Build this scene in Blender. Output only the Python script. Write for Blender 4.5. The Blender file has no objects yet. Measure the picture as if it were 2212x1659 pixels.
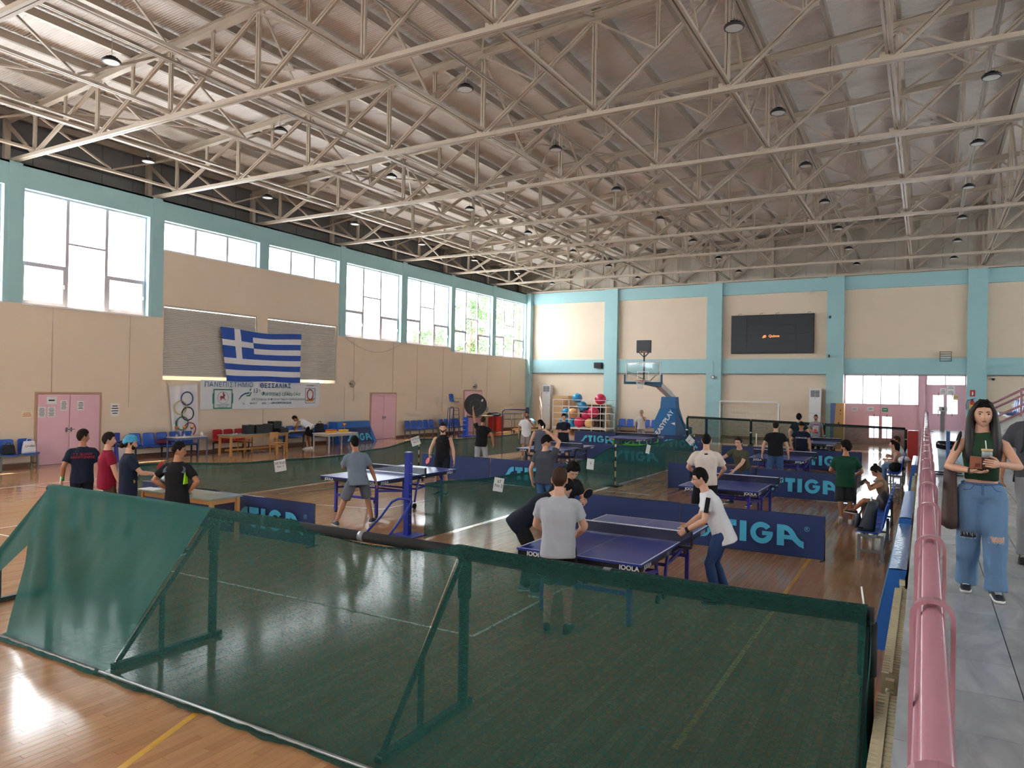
import bpy, bmesh, math, random
from mathutils import Vector, Matrix, Quaternion, noise
random.seed(7)
PI = math.pi
scene = bpy.context.scene
COL = scene.collection

# ------------------------------------------------------------------ camera
F_PX = 1557.2
YAW, PITCH, ROLL = math.radians(29.832), math.radians(0.410), math.radians(1.051)
CAM_H = 2.611
_f = Vector((-math.sin(YAW)*math.cos(PITCH), math.cos(YAW)*math.cos(PITCH), math.sin(PITCH)))
_r = Vector((math.cos(YAW), math.sin(YAW), 0.0))
_u = _r.cross(_f)
_r2 = _r*math.cos(ROLL) + _u*math.sin(ROLL)
_u2 = -_r*math.sin(ROLL) + _u*math.cos(ROLL)
cam_data = bpy.data.cameras.new('camera')
cam_data.sensor_fit = 'HORIZONTAL'
cam_data.sensor_width = 36.0
cam_data.lens = F_PX*36.0/2212.0
cam_data.clip_start = 0.05
cam_data.clip_end = 500
cam = bpy.data.objects.new('camera', cam_data)
COL.objects.link(cam)
m3 = Matrix((_r2, _u2, -_f)).transposed()
cam.matrix_world = Matrix.Translation((0, 0, CAM_H)) @ m3.to_4x4()
scene.camera = cam

# ------------------------------------------------------------------ light, exposure
SKY = 14.0
world = bpy.data.worlds.new('world')
scene.world = world
world.use_nodes = True
wn = world.node_tree.nodes
wn['Background'].inputs[0].default_value = (0.90, 0.96, 1.0, 1)
wn['Background'].inputs[1].default_value = SKY

sun_data = bpy.data.lights.new('sun', 'SUN')
sun_data.energy = 40.0
sun_data.angle = math.radians(0.6)
sun_data.color = (1.0, 0.95, 0.86)
sun = bpy.data.objects.new('sun', sun_data)
COL.objects.link(sun)
SUN_DIR = Vector((1.0, 0.7, -3.6)).normalized()
sun.rotation_euler = SUN_DIR.to_track_quat('-Z', 'Y').to_euler()
sun.location = (-40, 10, 60)

def portal(loc, normal, w, h):
    d = bpy.data.lights.new('window_portal', 'AREA')
    d.shape = 'RECTANGLE'
    d.size, d.size_y = w, h
    d.energy = 0
    d.cycles.is_portal = True
    o = bpy.data.objects.new('window_portal', d)
    COL.objects.link(o)
    o.location = loc
    o.rotation_euler = Vector(normal).to_track_quat('-Z', 'Z').to_euler()
    return o

vs = scene.view_settings
vs.view_transform = 'Standard'
vs.look = 'None'
vs.exposure = 0.15
vs.gamma = 1.0
vs.use_curve_mapping = False
cy = scene.cycles
cy.max_bounces = 5
cy.diffuse_bounces = 3
cy.glossy_bounces = 2
cy.use_light_tree = False
cy.transmission_bounces = 4
cy.transparent_max_bounces = 10
cy.sample_clamp_indirect = 6.0
cy.caustics_reflective = False
cy.caustics_refractive = False
cy.use_denoising = True
cy.use_adaptive_sampling = True
cy.adaptive_threshold = 0.18
cy.adaptive_min_samples = 12

# ------------------------------------------------------------------ materials
def srgb(r, g, b):
    f = lambda c: (c/255/12.92) if c/255 <= 0.04045 else ((c/255+0.055)/1.055)**2.4
    return (f(r), f(g), f(b), 1.0)
MATS = {}
def mat(name, rgb, rough=0.6, metal=0.0, var=0.0, vscale=4.0, bump=0.0, bscale=60.0, spec=0.5, emit=None, stretch=None, coat=0.0):
    """Principled material with optional procedural colour variation and fine bump."""
    if name in MATS: return MATS[name]
    m = bpy.data.materials.new(name)
    m.use_nodes = True
    nt = m.node_tree
    p = nt.nodes['Principled BSDF']
    col = srgb(*rgb)
    p.inputs['Base Color'].default_value = col
    p.inputs['Roughness'].default_value = rough
    p.inputs['Metallic'].default_value = metal
    p.inputs['Specular IOR Level'].default_value = spec
    p.inputs['Coat Weight'].default_value = coat
    if emit:
        p.inputs['Emission Color'].default_value = srgb(*rgb)
        p.inputs['Emission Strength'].default_value = emit
    if var > 0 or bump > 0:
        tc = nt.nodes.new('ShaderNodeTexCoord')
        src = tc.outputs['Object']
        if stretch:
            mp = nt.nodes.new('ShaderNodeMapping')
            mp.inputs['Scale'].default_value = stretch
            nt.links.new(src, mp.inputs['Vector'])
            src = mp.outputs['Vector']
    if var > 0:
        n = nt.nodes.new('ShaderNodeTexNoise')
        n.inputs['Scale'].default_value = vscale
        n.inputs['Detail'].default_value = 6
        nt.links.new(src, n.inputs['Vector'])
        mx = nt.nodes.new('ShaderNodeMix'); mx.data_type = 'RGBA'
        mx.inputs[6].default_value = tuple(max(0, c*(1-var)) for c in col[:3])+(1,)
        mx.inputs[7].default_value = tuple(min(1, c*(1+var)) for c in col[:3])+(1,)
        nt.links.new(n.outputs['Fac'], mx.inputs[0])
        nt.links.new(mx.outputs[2], p.inputs['Base Color'])
    if bump > 0:
        n2 = nt.nodes.new('ShaderNodeTexNoise')
        n2.inputs['Scale'].default_value = bscale
        n2.inputs['Detail'].default_value = 3
        nt.links.new(src, n2.inputs['Vector'])
        b = nt.nodes.new('ShaderNodeBump')
        b.inputs['Strength'].default_value = bump
        b.inputs['Distance'].default_value = 0.01
        nt.links.new(n2.outputs['Fac'], b.inputs['Height'])
        nt.links.new(b.outputs['Normal'], p.inputs['Normal'])
    MATS[name] = m
    return m

# ------------------------------------------------------------------ mesh builder
class B:
    """Collects shapes for ONE mesh object."""
    def __init__(s):
        s.v, s.f, s.m, s.sm = [], [], [], []
    def add(s, vs_, fs_, mi=0, smooth=False):
        o = len(s.v)
        s.v.extend(Vector(p) for p in vs_)
        for f in fs_:
            s.f.append(tuple(i+o for i in f)); s.m.append(mi); s.sm.append(smooth)
        return s
    def box(s, x0, x1, y0, y1, z0, z1, mi=0):
        vs_ = [(x0,y0,z0),(x1,y0,z0),(x1,y1,z0),(x0,y1,z0),(x0,y0,z1),(x1,y0,z1),(x1,y1,z1),(x0,y1,z1)]
        return s.add(vs_, [(0,3,2,1),(4,5,6,7),(0,1,5,4),(1,2,6,5),(2,3,7,6),(3,0,4,7)], mi)
    def cbox(s, c, d, mi=0, rot=None):
        """box with centre c, full sizes d, optional rotation matrix"""
        pts = []
        for sz in (-1,1):
            for sx, sy in ((-1,-1),(1,-1),(1,1),(-1,1)):
                p = Vector((sx*d[0]/2, sy*d[1]/2, sz*d[2]/2))
                if rot is not None: p = rot @ p
                pts.append(Vector(c)+p)
        return s.add(pts, [(0,3,2,1),(4,5,6,7),(0,1,5,4),(1,2,6,5),(2,3,7,6),(3,0,4,7)], mi)
    def beam(s, a, b, w, h, up=(0,0,1), mi=0):
        """rectangular bar from a to b: w across, h along up"""
        a, b, up = Vector(a), Vector(b), Vector(up)
        d = (b-a).normalized()
        x = d.cross(up)
        if x.length < 1e-4: x = d.cross(Vector((0,1,0)))
        x.normalize(); u = x.cross(d)
        pts = []
        for q in (a, b):
            for i, j in ((-1,-1),(1,-1),(1,1),(-1,1)):
                pts.append(q + x*(i*w/2) + u*(j*h/2))
        return s.add(pts, [(3,2,1,0),(4,5,6,7),(0,1,5,4),(1,2,6,5),(2,3,7,6),(3,0,4,7)], mi)
    def tube(s, a, b, r, r2=None, n=10, mi=0, caps=True):
        return s.path([a, b], [r, r if r2 is None else r2], n, mi, caps)
    def path(s, pts, r, n=8, mi=0, caps=True, closed=False):
        pts = [Vector(p) for p in pts]
        k = len(pts)
        rs = r if isinstance(r, (list, tuple)) else [r]*k
        vs_, fs_ = [], []
        up = None
        for i, p in enumerate(pts):
            if closed: d = pts[(i+1) % k]-pts[i-1]
            elif i == 0: d = pts[1]-p
            elif i == k-1: d = p-pts[i-1]
            else: d = (pts[i+1]-p).normalized()+(p-pts[i-1]).normalized()
            if d.length < 1e-9: d = Vector((0,0,1))
            d.normalize()
            if up is None:
                up = Vector((0,0,1)) if abs(d.z) < 0.9 else Vector((1,0,0))
            x = d.cross(up)
            if x.length < 1e-4: x = d.orthogonal()
            x.normalize(); u = x.cross(d).normalized(); up = u
            for j in range(n):
                a = 2*PI*j/n
                vs_.append(p + x*(rs[i]*math.cos(a)) + u*(rs[i]*math.sin(a)))
        rng = range(k) if closed else range(k-1)
        for i in rng:
            i2 = (i+1) % k
            for j in range(n):
                j2 = (j+1) % n
                fs_.append((i*n+j, i*n+j2, i2*n+j2, i2*n+j))
        s.add(vs_, fs_, mi, True)
        if caps and not closed:
            o = len(s.v)-len(vs_)
            s.f.append(tuple(o+j for j in reversed(range(n)))); s.m.append(mi); s.sm.append(False)
            s.f.append(tuple(o+(k-1)*n+j for j in range(n))); s.m.append(mi); s.sm.append(False)
        return s
    def prism(s, poly, axis, a, b, mi=0, M=None):
        """2D polygon extruded along axis ('x','y','z') from a to b"""
        def P(u, w, t):
            if axis == 'x': return Vector((t, u, w))
            if axis == 'y': return Vector((u, t, w))
            return Vector((u, w, t))
        k = len(poly)
        pts = [P(u, w, a) for u, w in poly]+[P(u, w, b) for u, w in poly]
        if M is not None: pts = [M @ p for p in pts]
        fs_ = [tuple(range(k)), tuple(range(2*k-1, k-1, -1))]
        for i in range(k):
            j = (i+1) % k
            fs_.append((i, i+k, j+k, j))
        return s.add(pts, fs_, mi)
    def lathe(s, prof, c=(0,0,0), n=24, mi=0, smooth=True):
        """profile [(r,z)] about the z axis through c"""
        c = Vector(c); vs_, fs_ = [], []
        for r, z in prof:
            for j in range(n):
                a = 2*PI*j/n
                vs_.append(c+Vector((r*math.cos(a), r*math.sin(a), z)))
        for i in range(len(prof)-1):
            for j in range(n):
                j2 = (j+1) % n
                fs_.append((i*n+j, i*n+j2, (i+1)*n+j2, (i+1)*n+j))
        s.add(vs_, fs_, mi, smooth)
        o = len(s.v)-len(vs_)
        if prof[0][0] > 1e-5: s.f.append(tuple(o+j for j in reversed(range(n)))); s.m.append(mi); s.sm.append(False)
        if prof[-1][0] > 1e-5: s.f.append(tuple(o+(len(prof)-1)*n+j for j in range(n))); s.m.append(mi); s.sm.append(False)
        return s
    def ell(s, c, r, nu=16, nv=10, mi=0, M=None):
        c = Vector(c); vs_, fs_ = [], []
        for i in range(nv+1):
            ph = -PI/2+PI*i/nv
            for j in range(nu):
                a = 2*PI*j/nu
                p = Vector((r[0]*math.cos(ph)*math.cos(a), r[1]*math.cos(ph)*math.sin(a), r[2]*math.sin(ph)))
                if M is not None: p = M @ p
                vs_.append(c+p)
        for i in range(nv):
            for j in range(nu):
                j2 = (j+1) % nu
                fs_.append((i*nu+j, i*nu+j2, (i+1)*nu+j2, (i+1)*nu+j))
        return s.add(vs_, fs_, mi, True)
    def rings(s, R, mi=0, caps=True, smooth=True):
        """loft through a list of rings (equal point counts)"""
        n = len(R[0]); vs_ = [p for r in R for p in r]; fs_ = []
        for i in range(len(R)-1):
            for j in range(n):
                j2 = (j+1) % n
                fs_.append((i*n+j, i*n+j2, (i+1)*n+j2, (i+1)*n+j))
        if caps:
            fs_.append(tuple(reversed(range(n)))); fs_.append(tuple((len(R)-1)*n+j for j in range(n)))
        return s.add(vs_, fs_, mi, smooth)
    def sheet(s, fn, nu, nv, mi=0, smooth=True):
        """open grid surface fn(u,v), u,v in 0..1"""
        vs_ = [fn(i/nu, j/nv) for j in range(nv+1) for i in range(nu+1)]
        fs_ = [(j*(nu+1)+i, j*(nu+1)+i+1, (j+1)*(nu+1)+i+1, (j+1)*(nu+1)+i) for j in range(nv) for i in range(nu)]
        return s.add(vs_, fs_, mi, smooth)
    def mesh(s, name, mats):
        me = bpy.data.meshes.new(name)
        me.from_pydata(s.v, [], s.f)
        for m in (mats if isinstance(mats, (list, tuple)) else [mats]): me.materials.append(m)
        me.polygons.foreach_set('material_index', s.m)
        me.polygons.foreach_set('use_smooth', s.sm)
        me.update()
        return me

def link(name, me, parent=None, loc=None, rot=None):
    o = bpy.data.objects.new(name, me)
    COL.objects.link(o)
    if parent is not None: o.parent = parent
    if loc is not None: o.location = loc
    if rot is not None: o.rotation_euler = rot
    return o
def obj(name, b, mats, parent=None, loc=None, rot=None):
    return link(name, b.mesh(name, mats), parent, loc, rot)
def tag(o, label=None, cat=None, group=None, kind=None):
    if label: o['label'] = label
    if cat: o['category'] = cat
    if group: o['group'] = group
    if kind: o['kind'] = kind
    return o
def thing(name, label, cat, loc=(0,0,0), rotz=0.0, group=None):
    o = bpy.data.objects.new(name, None)
    o.empty_display_size = 0.1
    COL.objects.link(o)
    o.location = loc; o.rotation_euler = (0, 0, rotz)
    return tag(o, label, cat, group)
def dup(root, loc, rotz=0.0, label=None, group=None):
    def cp(o, par):
        c = o.copy(); COL.objects.link(c); c.parent = par
        for ch in o.children: cp(ch, c)
        return c
    r = cp(root, None)
    r.location = loc; r.rotation_euler = (0, 0, rotz)
    if label: r['label'] = label
    if group: r['group'] = group
    return r
def nth(k):
    return '%d%s' % (k, 'th' if 10 < k % 100 < 14 else {1: 'st', 2: 'nd', 3: 'rd'}.get(k % 10, 'th'))
ORD = ['first','second','third','fourth','fifth','sixth','seventh','eighth','ninth','tenth','eleventh','twelfth','thirteenth','fourteenth']
WORK = bpy.data.scenes.new('workshop')
def baked(o):
    """evaluated mesh of a temporary object, built in a side scene"""
    WORK.collection.objects.link(o)
    vl = WORK.view_layers[0]
    vl.update()
    dg = vl.depsgraph
    dg.update()
    me = bpy.data.meshes.new_from_object(o.evaluated_get(dg), preserve_all_data_layers=False, depsgraph=dg)
    return me
def text_mesh(txt, size, mats, extrude=0.0015, align='CENTER', shear=0.0, bold=0.0, space=1.0):
    c = bpy.data.curves.new('lettering', 'FONT')
    c.body = txt; c.size = size; c.align_x = align; c.align_y = 'CENTER'
    c.extrude = extrude; c.shear = shear; c.offset = bold; c.space_character = space
    c.resolution_u = 3
    o = bpy.data.objects.new('lettering', c)
    me = baked(o)
    bpy.data.objects.remove(o); bpy.data.curves.remove(c)
    me.materials.clear()
    me.materials.append(mats)
    return me
# ------------------------------------------------------------------ dimensions of the hall
XW, YF, YB, XR = -23.6, 43.4, -5.0, 16.0      # left wall, far wall, wall behind the camera, right wall
ZT = 9.12                                     # top of the masonry
WALK = 0.93                                   # raised walkway
RIDGE = 5.57
def chord_z(x): return 10.58+0.062*((x if x < RIDGE else 2*RIDGE-x)+22.6)
def roof_z(x): return chord_z(x)+0.33

# setting materials
M_BEIGE = mat('wall_beige_plaster', (230,210,188), 0.75, var=0.04, vscale=0.9, bump=0.08, bscale=90)
M_TEAL = mat('wall_teal_paint', (164,204,208), 0.65, var=0.04, vscale=1.5, bump=0.12, bscale=40)
M_PINK = mat('pink_paint', (230,184,198), 0.45, var=0.03, vscale=2)
M_PINKR = mat('pink_rail_enamel', (172,120,132), 0.25, var=0.03, vscale=3, coat=0.2)
M_STEEL = mat('cream_steel_paint', (192,176,158), 0.42, var=0.05, vscale=3)
M_STEELD = mat('galvanised_channel', (176,164,150), 0.35, metal=0.3, var=0.05, vscale=3)
M_ROOF = mat('roof_sheet_cream', (234,224,217), 0.45, var=0.05, vscale=0.5)
M_CLAD = mat('gable_cladding', (198,190,176), 0.6, var=0.04, vscale=1)
M_CLADD = mat('eave_cladding_shade', (128,126,124), 0.7, var=0.05, vscale=1)
M_ALU = mat('window_aluminium', (196,190,198), 0.4, var=0.02)
M_DARKGAP = mat('dark_gap', (38,34,32), 0.8)
M_WHITE = mat('white_paint', (235,235,232), 0.4)
M_BLACK = mat('black_plastic', (22,22,25), 0.45)
M_MARBLE_EDGE = mat('marble_edge', (205,203,198), 0.4, var=0.08, vscale=6, bump=0.1, bscale=30)
M_PAPER = mat('paper', (235,234,232), 0.8)
M_INK = mat('ink', (40,42,50), 0.7)
M_CHROME = mat('chrome', (200,200,205), 0.15, metal=1.0)
M_BROWNSKIRT = mat('skirting_wood', (120,72,46), 0.4, var=0.1, vscale=8)

def node_mat(name):
    m = bpy.data.materials.new(name); m.use_nodes = True
    MATS[name] = m
    return m, m.node_tree, m.node_tree.nodes['Principled BSDF']

def wood_floor_mat(name, per_object):
    m, nt, p = node_mat(name)
    N = nt.nodes.new; L = nt.links.new
    tc = N('ShaderNodeTexCoord')
    src = tc.outputs['Object']
    if per_object:
        geo = N('ShaderNodeNewGeometry'); src = geo.outputs['Position']
    mp = N('ShaderNodeMapping'); mp.inputs['Rotation'].default_value = (0, 0, PI/2)
    L(src, mp.inputs['Vector'])
    c1, c2 = srgb(206,154,110), srgb(188,134,94)
    if per_object:
        oi = N('ShaderNodeObjectInfo')
        mx0 = N('ShaderNodeMix'); mx0.data_type = 'RGBA'
        mx0.inputs[6].default_value = c1; mx0.inputs[7].default_value = c2
        L(oi.outputs['Random'], mx0.inputs[0]); colo = mx0.outputs[2]
    else:
        br = N('ShaderNodeTexBrick')
        br.offset = 0.37
        br.inputs['Color1'].default_value = c1; br.inputs['Color2'].default_value = c2
        br.inputs['Mortar'].default_value = srgb(132,96,72)
        br.inputs['Scale'].default_value = 1.0
        br.inputs['Mortar Size'].default_value = 0.0016
        br.inputs['Brick Width'].default_value = 0.9
        br.inputs['Row Height'].default_value = 0.07
        L(mp.outputs['Vector'], br.inputs['Vector']); colo = br.outputs['Color']
    mp2 = N('ShaderNodeMapping'); mp2.inputs['Scale'].default_value = (30, 1.4, 1)
    L(src, mp2.inputs['Vector'])
    gr = N('ShaderNodeTexNoise'); gr.inputs['Scale'].default_value = 2.0; gr.inputs['Detail'].default_value = 5
    L(mp2.outputs['Vector'], gr.inputs['Vector'])
    mx = N('ShaderNodeMix'); mx.data_type = 'RGBA'; mx.blend_type = 'MULTIPLY'
    mx.inputs[0].default_value = 0.35
    L(colo, mx.inputs[6]); L(gr.outputs['Color'], mx.inputs[7])
    L(mx.outputs[2], p.inputs['Base Color'])
    # scuffed varnish
    sc_ = N('ShaderNodeTexNoise'); sc_.inputs['Scale'].default_value = 0.8; sc_.inputs['Detail'].default_value = 6
    L(src, sc_.inputs['Vector'])
    mr = N('ShaderNodeMapRange'); mr.inputs[3].default_value = 0.07; mr.inputs[4].default_value = 0.17
    L(sc_.outputs['Fac'], mr.inputs[0]); L(mr.outputs[0], p.inputs['Roughness'])
    p.inputs['Specular IOR Level'].default_value = 0.28
    wv = N('ShaderNodeTexNoise'); wv.inputs['Scale'].default_value = 1.0
    mp3 = N('ShaderNodeMapping'); mp3.inputs['Scale'].default_value = (14, 2.5, 1)
    L(src, mp3.inputs['Vector']); L(mp3.outputs['Vector'], wv.inputs['Vector'])
    b = N('ShaderNodeBump'); b.inputs['Strength'].default_value = 0.035; b.inputs['Distance'].default_value = 0.01
    L(wv.outputs['Fac'], b.inputs['Height']); L(b.outputs['Normal'], p.inputs['Normal'])
    return m
M_FLOOR = wood_floor_mat('varnished_parquet', False)
M_PLANK = wood_floor_mat('varnished_parquet_strip', True)

def marble_mat(name, per_object):
    m, nt, p = node_mat(name)
    N = nt.nodes.new; L = nt.links.new
    geo = N('ShaderNodeNewGeometry')
    w = N('ShaderNodeTexNoise'); w.inputs['Scale'].default_value = 1.3; w.inputs['Detail'].default_value = 8; w.inputs['Distortion'].default_value = 1.6
    mp = N('ShaderNodeMapping'); mp.inputs['Rotation'].default_value = (0, 0, 0.5); mp.inputs['Scale'].default_value = (3.0, 0.9, 1)
    L(geo.outputs['Position'], mp.inputs['Vector']); L(mp.outputs['Vector'], w.inputs['Vector'])
    r = N('ShaderNodeValToRGB')
    r.color_ramp.elements[0].position = 0.35; r.color_ramp.elements[0].color = srgb(158,162,168)
    r.color_ramp.elements[1].position = 0.62; r.color_ramp.elements[1].color = srgb(180,183,187)
    L(w.outputs['Fac'], r.inputs['Fac'])
    colo = r.outputs['Color']
    if per_object:
        oi = N('ShaderNodeObjectInfo')
        mr = N('ShaderNodeMapRange'); mr.inputs[3].default_value = 0.86; mr.inputs[4].default_value = 1.04
        L(oi.outputs['Random'], mr.inputs[0])
        mx = N('ShaderNodeMix'); mx.data_type = 'RGBA'; mx.blend_type = 'MULTIPLY'; mx.inputs[0].default_value = 1
        L(colo, mx.inputs[6]); L(mr.outputs[0], mx.inputs[7]); colo = mx.outputs[2]
    L(colo, p.inputs['Base Color'])
    p.inputs['Roughness'].default_value = 0.22
    return m
M_MARBLE = marble_mat('walkway_marble', False)
M_MTILE = marble_mat('walkway_marble_tile', True)

def glass_mat():
    m, nt, p = node_mat('window_glass')
    N = nt.nodes.new; L = nt.links.new
    nt.nodes.remove(p)
    out = nt.nodes['Material Output']
    t = N('ShaderNodeBsdfTransparent'); t.inputs[0].default_value = (0.9, 0.92, 0.92, 1)
    g = N('ShaderNodeBsdfGlossy'); g.inputs['Roughness'].default_value = 0.05
    mx = N('ShaderNodeMixShader'); mx.inputs[0].default_value = 0.05
    L(t.outputs[0], mx.inputs[1]); L(g.outputs[0], mx.inputs[2]); L(mx.outputs[0], out.inputs[0])
    return m
M_GLASS = glass_mat()

def struct(o): o['kind'] = 'structure'; return o

# ------------------------------------------------------------------ floor and walkway
b = B(); b.box(XW-0.4, -0.08, YB-0.3, YF+0.3, -0.3, 0.0)
floor = struct(obj('floor', b, M_FLOOR))
# boards that the photograph shows singly: near left corner and beside the right-hand seats
PLANKS = []
for w_, l_ in ((0.0685, 0.898),):
    b = B(); b.box(-w_/2, w_/2, 0, l_, -0.004, 0.0022)
    pm = b.mesh('plank', M_PLANK)
n_pl = 0
def lay(x0, x1, y0, y1, ok):
    global n_pl
    i = 0
    x = x0
    while x < x1:
        y = y0 - 0.9*((i*0.37) % 1.0)
        while y < y1:
            if ok(x, y+0.45) and n_pl < 298:
                link('plank', pm, floor, (x, y, 0)); n_pl += 1
            y += 0.9
        x += 0.07; i += 1
lay(-8.4, -3.2, 2.6, 3.9, lambda x, y: True)
lay(-1.5, -0.35, 10.0, 14.5, lambda x, y: True)

M_LINEW = mat('court_line_white', (225,215,200), 0.3)
M_LINEY = mat('court_line_yellow', (214,158,34), 0.3)
def court_line(pts, w, m):
    b = B()
    for (x0, y0), (x1, y1) in zip(pts[:-1], pts[1:]):
        d = Vector((x1-x0, y1-y0, 0)).normalized(); n = Vector((-d.y, d.x, 0))*w/2
        p, q = Vector((x0, y0, 0.0035)), Vector((x1, y1, 0.0035))
        b.add([p-n, q-n, q+n, p+n], [(0,1,2,3)])
    return obj('court_line', b, m, floor)
court_line([(-4.97,3.74),(-4.55,2.6)], 0.06, M_LINEY)
court_line([(-1.56,5.2),(-1.56,40)], 0.05, M_LINEY)
court_line([(-19.27,-2),(-19.27,40)], 0.05, M_LINEW)
court_line([(-19.27,9.6),(-10,12.0),(-10.0,13.9)], 0.03, M_LINEW)
court_line([(-18.4,6.23),(-4.1,6.42),(-4.04,38)], 0.04, M_LINEW)
court_line([(-13.4,12.26),(-13.0,14.5),(-12.6,17.55),(-6.0,17.55)], 0.035, M_LINEW)
court_line([(-14.08,-2),(-14.08,6.9)], 0.04, M_LINEW)
court_line([(-12,20.85),(-5.5,20.7)], 0.035, M_LINEW)

b = B(); b.box(-0.08, XR, YB-0.3, YF+0.3, -0.3, WALK-0.02)
walk = struct(obj('floor_walkway', b, M_MARBLE))
b = B(); b.box(-0.197, 0.197, -0.297, 0.297, -0.021, 0.0)
tm = b.mesh('tile', M_MTILE)
y = 1.6; i = 0
while y < 26:
    xmax = 0.105*y+0.5
    x = 0.30; j = 0
    while x-0.2 < xmax:
        link('tile', tm, walk, (x, y+(0.3 if j % 2 else 0), WALK)); x += 0.4; j += 1
    y += 0.6; i += 1
b = B(); b.box(0.1, XR, 26.0, YF, WALK-0.02, WALK-0.0005); b.box(0.1, XR, YB, 1.3, WALK-0.02, WALK-0.0005)
b.box(3.3, XR, 1.3, 26, WALK-0.02, WALK-0.0005)
obj('marble_paving', b, M_MARBLE, walk)
# retaining wall face and marble coping of the walkway
b = B(); b.box(-0.10, -0.079, YB, YF, 0, WALK-0.04, 0)
struct(obj('wall_walkway', b, mat('retaining_wall', (122,112,96), 0.8, var=0.1)))
cop = struct(tag(bpy.data.objects.new('trim_1', None))); COL.objects.link(cop)
b = B(); b.box(-0.115, 0.099, 0.003, 1.397, -0.04, 0.012)
cm = b.mesh('coping_slab', M_MTILE)
yy = -3.0
while yy < 42.5:
    link('coping_slab', cm, cop, (0.0, yy, WALK)); yy += 1.4

# ------------------------------------------------------------------ walls
T = 0.4
WIN = [(-2.3,1.75,4.93,8.4),(2.3,6.35,4.93,8.4),(6.85,10.9,4.93,8.4),(11.45,15.5,4.93,8.4),(25.4,29.5,4.93,8.4),(30.0,34.02,4.93,8.4),(34.43,38.58,4.7,8.4),(39.0,42.92,4.7,8.4)]
HWIN = [(16.05,20.3,7.36,8.4),(20.78,24.9,7.36,8.4)]
SHUT = [(16.1,20.26,2.72,5.4),(20.79,24.85,2.72,5.4)]
def wall_cells(b, axis, a0, a1, z0, z1, holes, rng, matfn):
    """wall slab with rectangular holes, cut into cells; axis 'y': runs along y at x in rng"""
    us = sorted(set([a0, a1]+[h for q in holes for h in q[:2]]+[15.78, 16.05, 24.9, 25.12]+[]))
    us = [u for u in us if a0 <= u <= a1]
    zs = sorted(set([z0, z1, 4.93, 7.36, 8.4]+[h for q in holes for h in q[2:]]))
    zs = [z for z in zs if z0 <= z <= z1]
    for u0, u1 in zip(us[:-1], us[1:]):
        for w0, w1 in zip(zs[:-1], zs[1:]):
            cu, cz = (u0+u1)/2, (w0+w1)/2
            if any(h[0] < cu < h[1] and h[2] < cz < h[3] for h in holes): continue
            mi = matfn(cu, cz)
            if axis == 'y': b.box(rng[0], rng[1], u0, u1, w0, w1, mi)
            else: b.box(u0, u1, rng[0], rng[1], w0, w1, mi)
def left_mat(u, z):
    if z < 4.93 and not (u > 34.2 and z > 4.7): return 0
    if 16.05 < u < 24.9 and z < 7.36: return 0
    return 1
b = B()
wall_cells(b, 'y', YB, YF+0.3, 0, ZT, WIN+HWIN+SHUT, (XW-T, XW), left_mat)
wall_left = struct(obj('wall_left', b, [M_BEIGE, M_TEAL]))
# slight structural columns standing proud at every truss
b = B()
for yc in (-2.6, 2.0, 6.6, 11.2, 15.78, 25.15, 29.75, 34.2, 38.8):
    b.box(XW, XW+0.012, yc-0.18, yc+0.18, 4.94, ZT)
b.box(XW, XW+0.3, YF-0.42, YF, 0, ZT)
struct(obj('trim_2', b, M_TEAL))
# eave cladding above the masonry, its unlit gloom painted in as dark grey
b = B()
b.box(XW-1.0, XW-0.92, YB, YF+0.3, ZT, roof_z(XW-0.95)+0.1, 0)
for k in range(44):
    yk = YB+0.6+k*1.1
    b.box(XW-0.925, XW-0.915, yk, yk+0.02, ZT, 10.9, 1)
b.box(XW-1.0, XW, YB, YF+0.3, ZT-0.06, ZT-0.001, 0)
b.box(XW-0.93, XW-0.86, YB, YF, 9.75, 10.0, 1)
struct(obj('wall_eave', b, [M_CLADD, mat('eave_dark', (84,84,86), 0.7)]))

def far_mat(u, z): return 0
FDOOR = (-3.87, -0.27, 0.0, 3.74)
FDOOR2 = (0.0, 1.8, WALK, 3.74)
b = B()
FH = [FDOOR, FDOOR2]
us = sorted([XW-T, FDOOR[0], FDOOR[1], FDOOR2[0], FDOOR2[1], XR])
for u0, u1 in zip(us[:-1], us[1:]):
    c = (u0+u1)/2
    z0 = 0
    for d in FH:
        if d[0] < c < d[1]: z0 = 3.74
    b.box(u0, u1, YF, YF+0.3, z0, ZT, 0)
b.box(0, 1.8, YF, YF+0.3, 0, WALK, 0)
wall_far = struct(obj('wall_far', b, M_BEIGE))
# teal concrete frame on the far wall
b = B()
for x0, x1 in ((-17.95,-17.08),(-11.38,-10.5),(-4.76,-3.89),(1.82,2.66),(8.4,9.25)):
    b.box(x0, x1, YF-0.28, YF, 0, ZT+0.02)
b.box(XW, XR, YF-0.12, YF+0.001, 8.4, ZT)
b.box(XW, XR, YF-0.12, YF+0.001, 3.77, 4.63)
struct(obj('trim_3', b, M_TEAL))
b = B(); b.box(XW, XR, YF-0.16, YF, 3.735, 3.77)
struct(obj('trim_4', b, mat('beam_edge_grey', (120,130,132), 0.7)))
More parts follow.
